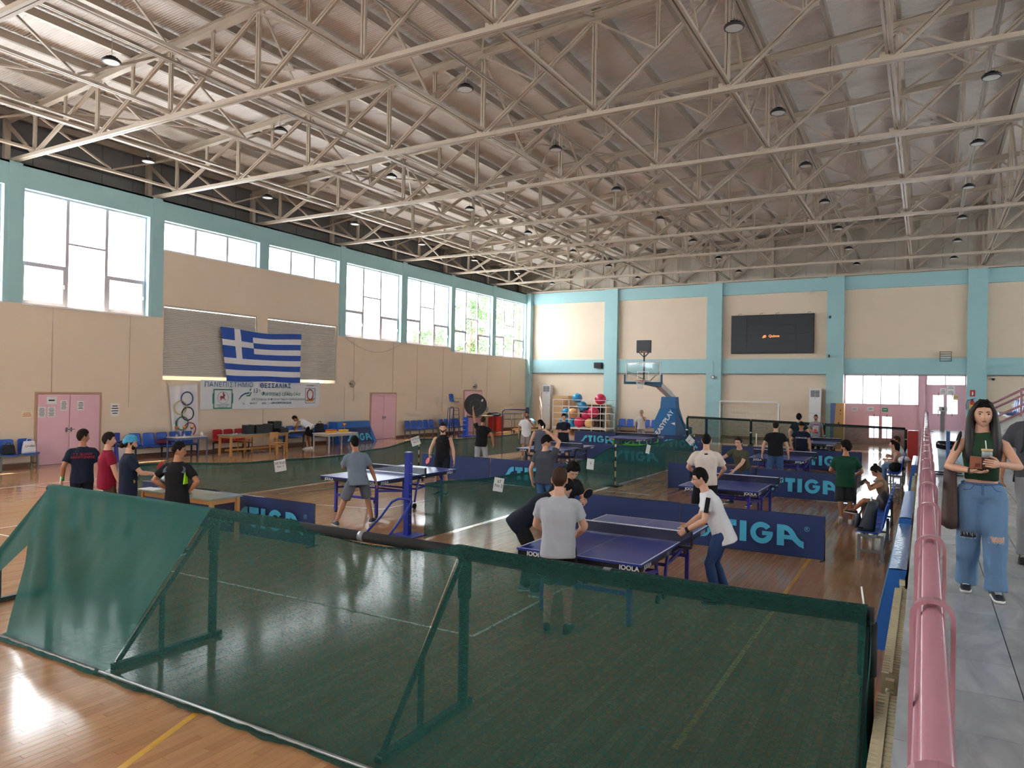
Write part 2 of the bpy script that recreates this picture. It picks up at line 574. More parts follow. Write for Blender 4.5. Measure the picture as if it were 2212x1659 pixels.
# gable cladding above the far wall, panel by panel
gable = struct(tag(bpy.data.objects.new('wall_gable', None))); COL.objects.link(gable)
x = XW-1.0
while x < XR:
    x1 = min(x+1.1, XR)
    pan = B()
    n = 11
    poly = [(x+0.006, ZT), (x1-0.006, ZT), (x1-0.006, roof_z(x1)+0.05), (x+0.006, roof_z(x)+0.05)]
    pan.prism(poly, 'y', YF+0.02, YF+0.1)
    for k in range(1, n):
        xx = x+(x1-x)*k/n
        pan.box(xx-0.006, xx+0.006, YF+0.012, YF+0.021, ZT, roof_z(xx)-0.02)
    obj('cladding_panel', pan, M_CLAD, gable)
    x += 1.1
b = B(); b.box(XW-1.0, XR, YF+0.11, YF+0.2, ZT-0.2, 13.5)
obj('backing_sheet', b, M_DARKGAP, gable)
b = B()
for xx in (-20.6, -17.5, -14.3, -11, -7.7, -4.4, -1, 2.3, 5.6, 9):
    b.box(xx-0.07, xx+0.07, YF-0.12, YF+0.02, ZT, roof_z(xx)-0.1)
obj('gable_post', b, M_STEEL, gable)

# right wall (behind the stands) and wall behind the camera, with unseen windows added for daylight
RWIN = [(y0, y0+4.1, 5.9, 8.4) for y0 in (-2.3, 4.6, 11.5, 18.4, 25.3, 32.2)]
b = B()
wall_cells(b, 'y', YB, YF+0.3, 0, 12.4, RWIN, (XR, XR+T), lambda u, z: 0 if z < 4.93 else 1)
struct(obj('wall_right', b, [M_BEIGE, M_TEAL]))
BWIN = [(x0, x0+4.0, 5.0, 8.4) for x0 in (-18.0, -5.5)]
b = B()
wall_cells(b, 'x', XW-1.0, XR+T, 0, 12.9, BWIN, (YB-0.3, YB), lambda u, z: 0)
struct(obj('wall_back', b, [M_BEIGE, M_TEAL]))
for y0, y1, z0, z1 in RWIN: portal((XR+0.2, (y0+y1)/2, (z0+z1)/2), (-1,0,0), y1-y0, z1-z0)
for x0, x1, z0, z1 in BWIN: portal(((x0+x1)/2, YB-0.15, (z0+z1)/2), (0,1,0), x1-x0, z1-z0)

# skirting
b = B(); b.box(XW, XW+0.02, YB, YF, 0, 0.1); struct(obj('baseboard_left', b, M_BROWNSKIRT))
b = B(); b.box(XW, -3.9, YF-0.02, YF, 0, 0.1); struct(obj('baseboard_far', b, M_BROWNSKIRT))

# ------------------------------------------------------------------ windows
WN = 0
def window_left(y0, y1, z0, z1, cols, cells, casements):
    """cells: list of (y0,y1,z0,z1) panes; frame bars between"""
    global WN; WN += 1
    w = struct(bpy.data.objects.new('window_%d' % WN, None)); COL.objects.link(w)
    xg = XW-0.24
    fr = B(); t = 0.055
    fr.box(xg-0.04, xg+0.04, y0, y0+t, z0, z1); fr.box(xg-0.04, xg+0.04, y1-t, y1, z0, z1)
    fr.box(xg-0.04, xg+0.04, y0+t, y1-t, z0, z0+t); fr.box(xg-0.04, xg+0.04, y0+t, y1-t, z1-t, z1)
    obj('frame', fr, M_ALU, w)
    for c in cols:
        m_ = B(); m_.box(xg-0.045, xg+0.045, c-0.05, c+0.05, z0+t, z1-t); obj('mullion', m_, M_ALU, w)
    for (a, b_, c, d) in cells:
        p = B(); p.add([(xg,a,c),(xg,b_,c),(xg,b_,d),(xg,a,d)], [(0,1,2,3)]); obj('pane', p, M_GLASS, w)
        if (a, b_, c, d) in casements:
            q = B(); s = 0.07
            q.box(xg, xg+0.06, a, a+s, c, d); q.box(xg, xg+0.06, b_-s, b_, c, d)
            q.box(xg, xg+0.06, a+s, b_-s, c, c+s); q.box(xg, xg+0.06, a+s, b_-s, d-s, d)
            q = obj('casement', q, M_ALU, w)
            h = B(); h.box(xg+0.06, xg+0.10, b_-0.05, b_-0.02, (c+d)/2-0.06, (c+d)/2+0.06); obj('handle', h, M_WHITE, q)
    sl = B(); sl.box(XW-0.30, XW+0.03, y0-0.02, y1+0.02, z0-0.045, z0-0.002); obj('sill', sl, M_WHITE, w)
    return w
for (y0, y1, z0, z1) in WIN:
    w3 = (y1-y0)/3; t = 0.055
    c1, c2 = y0+w3+0.03, y0+2*w3-0.05
    zl, zm, zr = z0+1.28, z0+2.06, z0+1.2
    cells = [(y0+t, c1-0.05, zl+0.03, z1-t), (y0+t, c1-0.05, z0+t, zl-0.03),
             (c1+0.05, c2-0.05, zm+0.02, z1-t), (c1+0.05, c2-0.05, z0+t, zm-0.02),
             (c2+0.05, y1-t, zr+0.03, z1-t), (c2+0.05, y1-t, z0+t, zr-0.03)]
    w = window_left(y0, y1, z0, z1, (c1, c2), cells, (cells[1], cells[5]))
    xg = XW-0.24
    for a, b_, zz in ((y0+t, c1-0.05, zl), (c1+0.05, c2-0.05, zm), (c2+0.05, y1-t, zr)):
        q = B(); q.box(xg-0.04, xg+0.04, a, b_, zz-0.03, zz+0.03); obj('transom', q, M_ALU, w)
    portal((XW-0.35, (y0+y1)/2, (z0+z1)/2), (1,0,0), y1-y0, z1-z0)
for (y0, y1, z0, z1) in HWIN:
    w3 = (y1-y0)/3; t = 0.055
    cs = (y0+w3, y0+2*w3)
    cells = [(y0+t, cs[0]-0.05, z0+t, z1-t), (cs[0]+0.05, cs[1]-0.05, z0+t, z1-t), (cs[1]+0.05, y1-t, z0+t, z1-t)]
    window_left(y0, y1, z0, z1, cs, cells, ())
    portal((XW-0.35, (y0+y1)/2, (z0+z1)/2), (1,0,0), y1-y0, z1-z0)

# roller shutters in the big openings, slat by slat
M_SLAT = mat('shutter_slat', (196,190,180), 0.5, var=0.03)
sb = B()
sb.prism([(-0.012,-0.022),(0.0,-0.024),(0.012,-0.012),(0.014,0.0),(0.012,0.012),(0.0,0.024),(-0.012,0.022)], 'y', 0, 1)
for k, (y0, y1, z0, z1) in enumerate(SHUT):
    sh = thing('roller_shutter', ['grey roller shutter behind the left half of the striped flag','grey roller shutter behind the right half of the striped flag'][k], 'shutter', (XW-0.08, y0, 0))
    slm = B(); slm.prism([(-0.014,-0.033),(0.0,-0.034),(0.010,-0.018),(0.014,0.0),(0.010,0.018),(0.0,0.034),(-0.014,0.033)], 'y', 0.05, y1-y0-0.05)
    slm = slm.mesh('slat', M_SLAT)
    zz = z0+0.24
    while zz < z1-0.09:
        link('slat', slm, sh, (0, 0, zz)); zz += 0.0645
    bb = B(); bb.box(-0.03, 0.03, 0.02, y1-y0-0.02, z0+0.14, z0+0.21); obj('bottom_bar', bb, M_SLAT, sh)
    bb = B(); bb.box(-0.10, 0.05, 0, y1-y0, z1-0.06, z1); bb.box(0.012, 0.03, 0, y1-y0, z1-0.42, z1-0.395); obj('shutter_box', bb, M_SLAT, sh)
    for yy in (0.02, y1-y0-0.02):
        bb = B(); bb.box(-0.04, 0.03, yy-0.02, yy+0.02, z0, z1-0.06); obj('guide_rail', bb, M_SLAT, sh)
# room seen through the gap under the shutters
b = B(); b.box(XW-3.6, XW-3.5, 15, 26, 1.0, 4.9, 0); b.box(XW-3.5, XW-3.45, 17.0, 17.6, 1, 4.9, 1); b.box(XW-3.5, XW-3.45, 21.6, 22.2, 1, 4.9, 1)
b.box(XW-3.6, XW-T, 14.9, 15.0, 1, 4.9, 0); b.box(XW-3.6, XW-T, 26, 26.1, 1, 4.9, 0); b.box(XW-3.6, XW-T, 14.9, 26.1, 0.9, 1.0, 0); b.box(XW-2.6, XW-T, 14.9, 26.1, 4.85, 4.9, 0)  # unseen roof stops short of the back, shaped to let skylight in
struct(obj('wall_annex', b, [M_BEIGE, M_TEAL]))

# ------------------------------------------------------------------ doors
DN = 0
M_GAPSHADE = mat('door_frame_shadow', (120,92,98), 0.6)
def leaf(d, name, y0, y1, z1, handle_at):
    p = B(); p.box(0.0, 0.045, y0, y1, 0.01, z1); o = obj(name, p, M_PINK, d)
    h = B(); h.box(0.045, 0.07, handle_at-0.02, handle_at+0.02, 1.0, 1.14); h.box(0.07, 0.085, handle_at-0.02, handle_at+0.10, 1.07, 1.09); obj('handle', h, M_CHROME, o)
    return o
def door_left(y0, y1, z1):
    global DN; DN += 1
    d = struct(bpy.data.objects.new('door_%d' % DN, None)); COL.objects.link(d); d.location = (XW, 0, 0)
    f = B(); t = 0.06
    f.box(0, 0.03, y0-t, y0, 0, z1+t, 0); f.box(0, 0.03, y1, y1+t, 0, z1+t, 0); f.box(0, 0.03, y0, y1, z1, z1+t, 0)
    f.box(0.0, 0.012, y0, y1, 0, z1, 1)  # darker pink backing sheet, painted shade for the joints around the leaves
    obj('door_frame', f, [mat('door_frame', (190,150,120), 0.6), M_GAPSHADE], d)
    ym = (y0+y1)/2
    leaf(d, 'door_leaf', y0+0.01, ym-0.008, z1-0.01, ym-0.09); leaf(d, 'door_leaf', ym+0.008, y1-0.01, z1-0.01, ym+0.05)
    return d
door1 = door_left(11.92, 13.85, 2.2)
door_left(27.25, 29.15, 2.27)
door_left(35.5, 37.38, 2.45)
# big pink door and exit door in the far wall
def far_door(x0, x1, zf, z1, glass_z, nglass, bars, lites):
    global DN; DN += 1
    d = struct(bpy.data.objects.new('door_%d' % DN, None)); COL.objects.link(d); d.location = (0, YF+0.05, 0)
    f = B(); t = 0.06
    f.box(x0, x0+t, 0, 0.1, zf, z1); f.box(x1-t, x1, 0, 0.1, zf, z1); f.box(x0, x1, 0, 0.1, z1-t, z1); f.box(x0, x1, 0, 0.1, glass_z-t/2, glass_z+t/2)
    obj('door_frame', f, M_PINK, d)
    xm = (x0+x1)/2
    f = B(); f.box(x0, x1, -0.01, 0.12, zf-0.02, zf+0.03); f.box(xm-0.03, xm+0.03, 0.06, 0.09, zf, glass_z); obj('threshold', f, M_PINK, d)
    w = (x1-x0-2*t)/nglass
    for k in range(nglass):
        a = x0+t+k*w
        q = B(); q.box(a+0.02, a+w-0.02, 0.046, 0.054, glass_z+t/2, z1-t); obj('pane', q, M_GLASS, d)
        q = B(); q.box(a-0.025, a+0.025, 0.01, 0.09, glass_z, z1-t); obj('glazing_bar', q, M_PINK, d)
        if bars:
            for j in range(6):
                q = B(); q.box(a+w*j/6, a+w*j/6+0.015, 0.0, 0.01, glass_z+0.03, glass_z+0.14); obj('grille_bar', q, M_PINKR, d)
    if bars:
        q = B(); q.box(x0+t, x1-t, 0.0, 0.012, glass_z+0.13, glass_z+0.15); obj('grille_rail', q, M_PINKR, d)
    # leaves with two tall vision panes each side of the meeting stile
    lw = lites
    for sgn in (-1, 1):
        q = B()
        a0, a1 = (x0+t, xm-0.01) if sgn < 0 else (xm+0.01, x1-t)
        v0, v1 = (xm-0.08-0.46, xm-0.08) if sgn < 0 else (xm+0.08, xm+0.08+0.46)
        zv0, zv1 = lw
        q.box(a0, v0, 0.03, 0.075, zf+0.01, glass_z-t/2); q.box(v1, a1, 0.03, 0.075, zf+0.01, glass_z-t/2)
        q.box(v0, v1, 0.03, 0.075, zf+0.01, zv0); q.box(v0, v1, 0.03, 0.075, zv1, glass_z-t/2)
        q.box((v0+v1)/2-0.02, (v0+v1)/2+0.02, 0.03, 0.075, zv0, zv1)
        lf = obj('door_leaf', q, M_PINK, d)
        for u0, u1 in ((v0, (v0+v1)/2-0.02), ((v0+v1)/2+0.02, v1)):
            g = B(); g.box(u0, u1, 0.05, 0.056, zv0, zv1); obj('pane', g, M_GLASS, lf)
        h = B(); xh = (v0+v1)/2
        h.path([(xh, 0.03, zv0-0.12), (xh, -0.05, zv0-0.08), (xh, -0.05, zv1+0.08), (xh, 0.03, zv1+0.12)], 0.016, 8); obj('pull_handle', h, M_PINKR, lf)
    return d
fd1 = far_door(FDOOR[0], FDOOR[1], 0.0, 3.74, 2.15, 4, True, (0.35, 1.5))
fd2 = far_door(FDOOR2[0], FDOOR2[1], WALK, 3.74, 3.22, 2, False, (1.75, 2.7))
b = B(); b.box(FDOOR[1], FDOOR2[0], YF-0.02, YF+0.2, 0, 3.74); struct(obj('trim_5', b, M_PINK))
portal((-2.07, YF+0.25, 1.9), (0,-1,0), 3.6, 3.7)
portal((0.9, YF+0.25, 2.3), (0,-1,0), 1.8, 2.8)

# ------------------------------------------------------------------ roof
TRUSS_Y = [-2.6, 2.0, 6.6, 11.2, 15.8, 20.4, 25.0, 29.6, 34.2, 38.8, 43.2]
NODES = [-22.6+3.13*k for k in range(13)]          # node 9 is the ridge
XL_END = XW-0.65
b = B()
for s0, s1 in (((XW-1.5), RIDGE), (RIDGE, XR+0.4)):
    b.prism([(s0, roof_z(s0)+0.09), (s1, roof_z(s1)+0.09), (s1, roof_z(s1)+0.3), (s0, roof_z(s0)+0.3)], 'y', YB-0.3, YF+0.3)
ceiling = struct(obj('ceiling', b, M_DARKGAP))
def roof_panel(s0, s1, w):
    """ribbed sheet, ribs running up the slope"""
    p = B(); n = 16
    prof = [(0.004, 0.03)]
    for k in range(n):
        u = 0.004+(w-0.008)*(k+0.5)/n
        prof += [(u-0.016, 0.03), (u-0.009, 0.023), (u+0.009, 0.023), (u+0.016, 0.03)]
    prof.append((w-0.004, 0.03))
    vs_ = []
    for s in (s0, s1):
        for yy, zz in prof: vs_.append((s, yy, roof_z(s)+zz))
    k = len(prof)
    for s in (s0, s1):
        vs_.append((s, w-0.004, roof_z(s)+0.08)); vs_.append((s, 0.004, roof_z(s)+0.08))
    fs = [(i, i+1, k+i+1, k+i) for i in range(k-1)]
    o = 2*k
    fs += [(o, o+1, o+3, o+2), (k-1, o, o+2, 2*k-1), (0, k, o+3, o+1)]
    p.add(vs_, fs)
    return p.mesh('roof_panel', M_ROOF)
PW = 1.15
rp = [roof_panel(XW-1.48, -14.0, PW), roof_panel(-13.99, -4.2, PW), roof_panel(-4.19, RIDGE, PW), roof_panel(RIDGE, XR+0.3, PW)]
yy = YB-0.3
while yy < YF+0.2:
    for r_ in rp: link('roof_panel', r_, ceiling, (0, yy, 0))
    yy += PW

def i_beam(b, a, c, w, h, t=0.014):
    a, c = Vector(a), Vector(c)
    d = (c-a).normalized(); side = d.cross(Vector((0,0,1))).normalized(); up = side.cross(d)
    b.beam(a+up*(h/2-t/2), c+up*(h/2-t/2), w, t, up); b.beam(a-up*(h/2-t/2), c-up*(h/2-t/2), w, t, up); b.beam(a, c, t, h-2*t, up)
def two_angles(b, a, c, w, gap, up):
    a, c = Vector(a), Vector(c)
    d = (c-a).normalized(); side = d.cross(Vector(up)).normalized()
    for s in (-1, 1):
        b.beam(a+side*s*(w/2+gap/2), c+side*s*(w/2+gap/2), w, w*1.25, up)
ZC = 9.19
# shared truss parts (built once at y = 0)
tp = []
b = B(); two_angles(b, (XL_END, 0, ZC), (XR, 0, ZC), 0.075, 0.02, (0,0,1)); tp.append(('bottom_chord', b.mesh('bottom_chord', M_STEEL)))
b = B(); i_beam(b, (XL_END, 0, chord_z(XL_END)), (RIDGE, 0, chord_z(RIDGE)), 0.16, 0.2); i_beam(b, (RIDGE, 0, chord_z(RIDGE)), (XR, 0, chord_z(XR)), 0.16, 0.2); tp.append(('top_chord', b.mesh('top_chord', M_STEEL)))
b = B(); b.beam((XL_END+0.05, 0, ZT-0.1), (XL_END+0.05, 0, chord_z(XL_END)), 0.16, 0.16, (0,1,0)); tp.append(('end_post', b.mesh('end_post', M_STEEL)))
b = B(); two_angles(b, (XL_END+0.05, 0, chord_z(XL_END)-0.1), (NODES[0], 0, ZC), 0.045, 0.015, (0,1,0)); tp.append(('diagonal', b.mesh('diagonal', M_STEEL)))
for k, x in enumerate(NODES[:12]):
    if x > XR-0.3: break
    b = B(); two_angles(b, (x, 0, ZC), (x, 0, chord_z(x)-0.1), 0.05, 0.02, (0,1,0))
    b.cbox((x, 0, chord_z(x)-0.15), (0.34, 0.02, 0.16)); b.cbox((x, 0, ZC+0.1), (0.36, 0.02, 0.14))
    tp.append(('vertical', b.mesh('vertical', M_STEEL)))
    x2 = NODES[k+1]
    if x2 > XR: break
    lo, hi = ((x, ZC), (x2, chord_z(x2)-0.1)) if x < RIDGE-0.1 else ((x2, ZC), (x, chord_z(x)-0.1))
    b = B(); two_angles(b, (lo[0], 0, lo[1]), (hi[0], 0, hi[1]), 0.05, 0.016, (0,1,0)); tp.append(('diagonal', b.mesh('diagonal', M_STEEL)))
    xm, zm = (lo[0]+hi[0])/2, (lo[1]+hi[1])/2
    b = B(); two_angles(b, (xm, 0, zm), (xm, 0, chord_z(xm)-0.1), 0.04, 0.016, (0,1,0)); tp.append(('sub_vertical', b.mesh('sub_vertical', M_STEEL)))
    xo = x if x < RIDGE-0.1 else x2
    b = B(); b.beam((xm, 0, zm), (xo, 0, chord_z(xo)-0.12), 0.045, 0.045, (0,1,0)); tp.append(('sub_diagonal', b.mesh('sub_diagonal', M_STEEL)))
TL = ['behind the camera','almost above the camera','just ahead of the camera']
for i, ty in enumerate(TRUSS_Y):
    if i < 2: lab = 'cream steel roof truss '+TL[i]
    elif i == 10: lab = 'cream steel roof truss lying against the far gable wall'
    else: lab = 'cream steel roof truss, %s from the far gable wall' % ORD[10-i-1]
    t = thing('roof_truss', lab, 'truss', (0, ty, 0), group='steel roof trusses')
    for nm, me in tp: link(nm, me, t)

# purlins under the sheets
pl = B(); pl.box(-0.05, 0.05, YB, YF, 0.105, 0.12); pl.box(-0.05, 0.05, YB, YF, 0.29, 0.305); pl.box(0.035, 0.05, YB, YF, 0.12, 0.29)
plm = pl.mesh('purlin', M_STEELD)
x = NODES[0]-1.565
kk = 0
while x < XR:
    o = link('purlin', plm, None, (x, 0, chord_z(x)))
    tag(o, 'long steel purlin under the roof sheets, %s from the left wall' % nth(kk+1), 'purlin', 'roof purlins under the sheets')
    x += 1.565; kk += 1
# lower longitudinal ties
for k, x in enumerate(NODES):
    if x > XR: continue
    b = B(); two_angles(b, (0, YB, 0), (0, YF-0.1, 0), 0.055, 0.03, (0,0,1))
    o = obj('tie_beam', b, M_STEEL, None, (x, 0, ZC+0.14))
    tag(o, 'slim double steel tie running lengthwise, %s from the left wall' % ORD[k], 'tie beam', 'lower longitudinal ties')
# sway bracing: V frames between trusses on every other node line
for k in (0, 2, 4, 6, 8):
    x = NODES[k]
    for i in range(len(TRUSS_Y)-1):
        y0, y1 = TRUSS_Y[i], TRUSS_Y[i+1]; ym = (y0+y1)/2
        t = thing('sway_brace', 'V shaped steel brace, %s bay from the far wall, %s line from the left' % (ORD[9-i], ORD[k//2]), 'brace', (x, ym, ZC+0.2), group='V sway braces')
        for yy in (y0, y1):
            sg = 1 if yy > ym else -1; b = B(); b.beam((0, sg*0.03, 0), (0, yy-ym-sg*0.12, chord_z(x)-0.25-ZC-0.2), 0.055, 0.055); obj('brace_arm', b, M_STEEL, t)
# roof-plane cross bracing in alternate bays
for i in (2, 3, 5, 8):
    y0, y1 = TRUSS_Y[i], TRUSS_Y[i+1]; ym = (y0+y1)/2
    for k in range(0, 8, 2) if i != 5 else range(1, 9, 2):
        x0, x1 = NODES[k], NODES[k+1]; xm = (x0+x1)/2
        t = thing('cross_brace', 'X roof brace, %s bay from the far wall, %s panel from the left' % (ORD[9-i], ORD[k]), 'brace', (xm, ym, chord_z(xm)-0.02), group='roof plane X braces')
        for yy in (y0+0.1, y1-0.1):
            for xx in (x0, x1):
                b = B(); b.beam((0,0,0), (xx-xm, yy-ym, chord_z(xx)-chord_z(xm)), 0.05, 0.05); obj('brace_arm', b, M_STEEL, t)
        b = B(); b.cbox((0,0,-0.03), (0.3,0.3,0.012), 0, Matrix.Rotation(0.6, 3, 'Z')); obj('gusset_plate', b, M_STEEL, t)

# lamps on their rails
M_LAMPB = mat('lamp_black_casting', (34,32,34), 0.45)
M_LAMPD = mat('lamp_diffuser_unlit', (226,222,218), 0.35)
lamp0 = None
ROWS = [(-20.7,'over the left wall windows'), (-15.0,'over the left net'), (-9.1,'over the middle of the hall'), (-3.15,'over the right-hand tables'), (1.13,'over the marble walkway')]
for rx, phrase in ROWS:
    b = B(); two_angles(b, (0, YB, 0), (0, YF-0.1, 0), 0.05, 0.02, (0,0,1))
    o = obj('lamp_rail', b, M_STEELD, None, (rx, 0, 9.95)); tag(o, 'thin galvanised rail carrying the lamps '+phrase, 'rail', 'lamp rails')
    ys = [(TRUSS_Y[i]+TRUSS_Y[i+1])/2 for i in range(10)]
    vis = [yy for yy in ys if yy > 3.5]
    for i, yy in enumerate(vis):
        lab = 'round black high-bay lamp %s, %s from the far wall' % (phrase, ORD[len(vis)-1-i])
        if lamp0 is None:
            t = thing('high_bay_lamp', lab, 'lamp', (rx, yy, 9.36), group='high-bay lamps under the roof')
            b = B(); b.lathe([(0.155,-0.004),(0.178,-0.006),(0.186,0.012),(0.186,0.03),(0.172,0.05),(0.12,0.07),(0.075,0.085),(0.072,0.12),(0.05,0.13)], n=28); hs = obj('housing', b, M_LAMPB, t)
            for k in range(12):
                a = 2*PI*k/12
                b = B(); b.cbox((0.09*math.cos(a), 0.09*math.sin(a), 0.08), (0.07,0.010,0.04), 0, Matrix.Rotation(a, 3, 'Z')); obj('cooling_fin', b, M_LAMPB, hs)
            b = B(); b.lathe([(0.156,-0.0045),(0.154,0.004)], n=28); obj('diffuser', b, M_LAMPD, t)
            b = B(); b.lathe([(0.03,-0.008),(0.028,-0.003)], n=12); obj('sensor', b, M_WHITE, t)
            b = B(); b.path([(0.028*math.cos(a), 0, 0.16+0.03*math.sin(a)) for a in [2*PI*q/12 for q in range(12)]], 0.006, 6, closed=True); obj('hook', b, M_CHROME, t)
            b = B(); b.tube((0,0,0.19), (0,0,0.54), 0.005, n=6); obj('chain', b, M_STEELD, t)
            b = B(); b.path([(0.03,0,0.12),(0.06,0,0.25),(0.02,0,0.4),(0.05,0.02,0.54)], 0.004, 5); obj('cable', b, M_WHITE, t)
            lamp0 = t
        else: dup(lamp0, (rx, yy, 9.36), random.uniform(-3,3), lab)
# ------------------------------------------------------------------ green shade nets
def net_mat(name, rgb, dens, sx, sz):
    m, nt, p = node_mat(name)
    N = nt.nodes.new; L = nt.links.new
    out = nt.nodes['Material Output']
    p.inputs['Base Color'].default_value = srgb(*rgb)
    p.inputs['Roughness'].default_value = 0.75
    p.inputs['Specular IOR Level'].default_value = 0.25
    tr = N('ShaderNodeBsdfTransparent')
    tl = N('ShaderNodeBsdfTranslucent'); tl.inputs[0].default_value = srgb(*rgb)
    m1 = N('ShaderNodeMixShader'); m1.inputs[0].default_value = 0.3
    L(p.outputs[0], m1.inputs[1]); L(tl.outputs[0], m1.inputs[2])
    tc = N('ShaderNodeTexCoord')
    mp = N('ShaderNodeMapping'); mp.inputs['Scale'].default_value = (sx, sx, sz)
    L(tc.outputs['Object'], mp.inputs['Vector'])
    n = N('ShaderNodeTexNoise'); n.inputs['Scale'].default_value = 1.0; n.inputs['Detail'].default_value = 7; n.inputs['Roughness'].default_value = 0.7
    L(mp.outputs['Vector'], n.inputs['Vector'])
    mr = N('ShaderNodeMapRange'); mr.inputs[1].default_value = 0.3; mr.inputs[2].default_value = 0.7
    mr.inputs[3].default_value = max(0, dens-0.14); mr.inputs[4].default_value = min(1, dens+0.14)
    L(n.outputs['Fac'], mr.inputs[0])
    mx = N('ShaderNodeMixShader')
    L(mr.outputs[0], mx.inputs[0]); L(tr.outputs[0], mx.inputs[1]); L(m1.outputs[0], mx.inputs[2])
    L(mx.outputs[0], out.inputs[0])
    bm = N('ShaderNodeBump'); bm.inputs['Strength'].default_value = 0.4; bm.inputs['Distance'].default_value = 0.01
    L(n.outputs['Fac'], bm.inputs['Height']); L(bm.outputs['Normal'], p.inputs['Normal'])
    return m
M_NET = net_mat('green_shade_net', (26,80,72), 0.80, 34, 200)
M_NETD = net_mat('green_shade_net_double', (42,104,96), 0.985, 34, 200)
M_NETF = net_mat('olive_shade_net', (40,72,54), 0.64, 4, 60)
M_FOAM = mat('black_foam_sleeve', (30,29,31), 0.8, bump=0.2, bscale=80)
M_DKPOST = mat('dark_green_post', (34,50,48), 0.6)
M_BLUEP = mat('blue_enamel', (40,56,150), 0.35)
M_BLUEB = mat('blue_bright_enamel', (38,86,205), 0.3)
M_GALV = mat('galvanised_tube', (150,150,148), 0.4, metal=0.6, var=0.1, vscale=9)
M_TIE = mat('white_tie', (225,225,228), 0.5)
M_STICK = mat('bamboo_stick', (200,180,140), 0.6, var=0.1, vscale=10)

FRX = [-9.4, -6.35, -3.25, -0.29]
nf = thing('net_barrier', 'long green shade net stretched over triangular frames in the foreground', 'net barrier', (0, 0, 0))
for k, x in enumerate(FRX):
    b = B(); b.tube((x, 4.95, 0.0), (x, 4.95, 1.24), 0.042, n=12); pst = obj('post', b, M_DKPOST, nf)
    b = B(); b.path([(x, 4.95, 0.9+0.0), (x, 4.95, 1.22)], 0.055, 12); obj('foam_sleeve', b, M_FOAM, pst)
    b = B(); b.beam((x, 4.9, 1.2), (x, 3.95, 0.06), 0.03, 0.03); obj('diagonal_brace', b, M_DKPOST, nf)
    b = B(); b.beam((x, 5.05, 0.03), (x, 3.9, 0.03), 0.06, 0.05); obj('foot', b, M_DKPOST, nf)
    b = B(); b.beam((x, 4.38, 0.05), (x, 4.38, 0.57), 0.035, 0.035, (0,1,0)); obj('strut', b, M_DKPOST, nf)
b = B(); b.tube((-9.45, 4.95, 1.27), (-0.255, 4.95, 1.27), 0.047, n=14); rl = obj('foam_rail', b, M_FOAM, nf)
for x in (-8.6, -7.2, -5.6, -4.35, -2.0):
    b = B(); b.tube((x-0.03, 4.95, 1.27), (x+0.03, 4.95, 1.27), 0.0485, n=14); obj('tape_wrap', b, mat('clear_tape', (120,122,124), 0.2), rl)
def fold(x, y, s=1.0): return noise.noise(Vector((x*s, y*s, 3.1)))
def net_bay(x0, x1, mt, sag_top, bulge, seed, crease=False):
    def fn(u, v):
        x = x0+(x1-x0)*u
        if crease: x += 1.35*(1-u)**1.3*v**1.2
        e = math.sin(PI*u)
        ztop = 1.325-(sag_top*e**0.7 if sag_top < 0.1 else sag_top*math.sin(PI*min(1, max(0, (u-0.38)/0.6)))**0.8)
        if v < 0.06:            # hem lapping over the rail
            w = v/0.06
            return Vector((x, 5.0-0.08*w, ztop-0.03+0.04*math.sin(w*PI/2)))
        w = (v-0.06)/0.94
        if w < 0.93:
            t = w/0.93
            y = 4.9-1.02*t; z = ztop*(1-t)+0.02*t
            y += bulge*e*math.sin(PI*t)*0.9
            z -= bulge*e*math.sin(PI*t)*0.5
            n = fold(x*1.7+seed, t*0.7+x*0.35, 1.3)*0.035+fold(x*4+seed, t*1.3, 1.5)*0.014
            if crease:
                for a_, b_, w_, h_ in ((0.02,0.62,0.10,0.11),(0.0,0.22,0.05,0.07),(0.35,0.95,0.12,0.05)):
                    n += h_*math.exp(-((u-(a_+(b_-a_)*t))/w_)**2)*min(1, t*2+0.15)
            n *= math.sin(PI*min(1, t*1.05))**0.6
            return Vector((x, y-n*0.8, max(0.018, z+n*0.7)))
        t = (w-0.93)/0.07       # loose hem on the floor
        return Vector((x, 3.88-0.16*t-0.05*fold(x*3+seed, 1.0), 0.02+0.02*abs(fold(x*7+seed, 2.0+t))))
    b = B(); b.sheet(fn, 90, 60)
    return obj('net_panel', b, mt, nf)
net_bay(FRX[0], FRX[1], M_NETD, 0.0, 0.06, 1.0, True)
_D = lambda t: Vector((-9.42, 4.93-1.05*t, 1.30-1.28*t))
_E = lambda t: Vector((-9.38+0.5*t**1.2, 4.93-0.42*t, 1.31-0.52*t))
b = B(); b.sheet(lambda u, v: _D(v)*(1-u)+_E(v)*u+Vector((0, 0.02*math.sin(u*6), -0.05*math.sin(PI*u)*v)), 12, 24); obj('net_side_flap', b, M_NETD, nf)
net_bay(FRX[1], FRX[2], M_NET, 0.12, 0.03, 5.0)
net_bay(FRX[2], FRX[3], M_NET, 0.02, 0.03, 9.0)
b = B()   # doubled hem band along the top edge
def hem(u, v):
    x = FRX[2]+(FRX[3]-FRX[2])*u
    return Vector((x, 4.905-0.055*v-0.02, 1.325-0.02*math.sin(PI*u)-0.085*v))
b.sheet(hem, 30, 3); obj('net_hem', b, net_mat('green_net_hem', (20,62,54), 0.95, 34, 200), nf)
b = B()
b.sheet(lambda u, v: Vector((-0.275+0.01*math.sin(v*9), 4.95-1.05*u*v-0.02, 1.325-1.3*v)), 10, 20); obj('net_end_flap', b, M_NETD, nf)
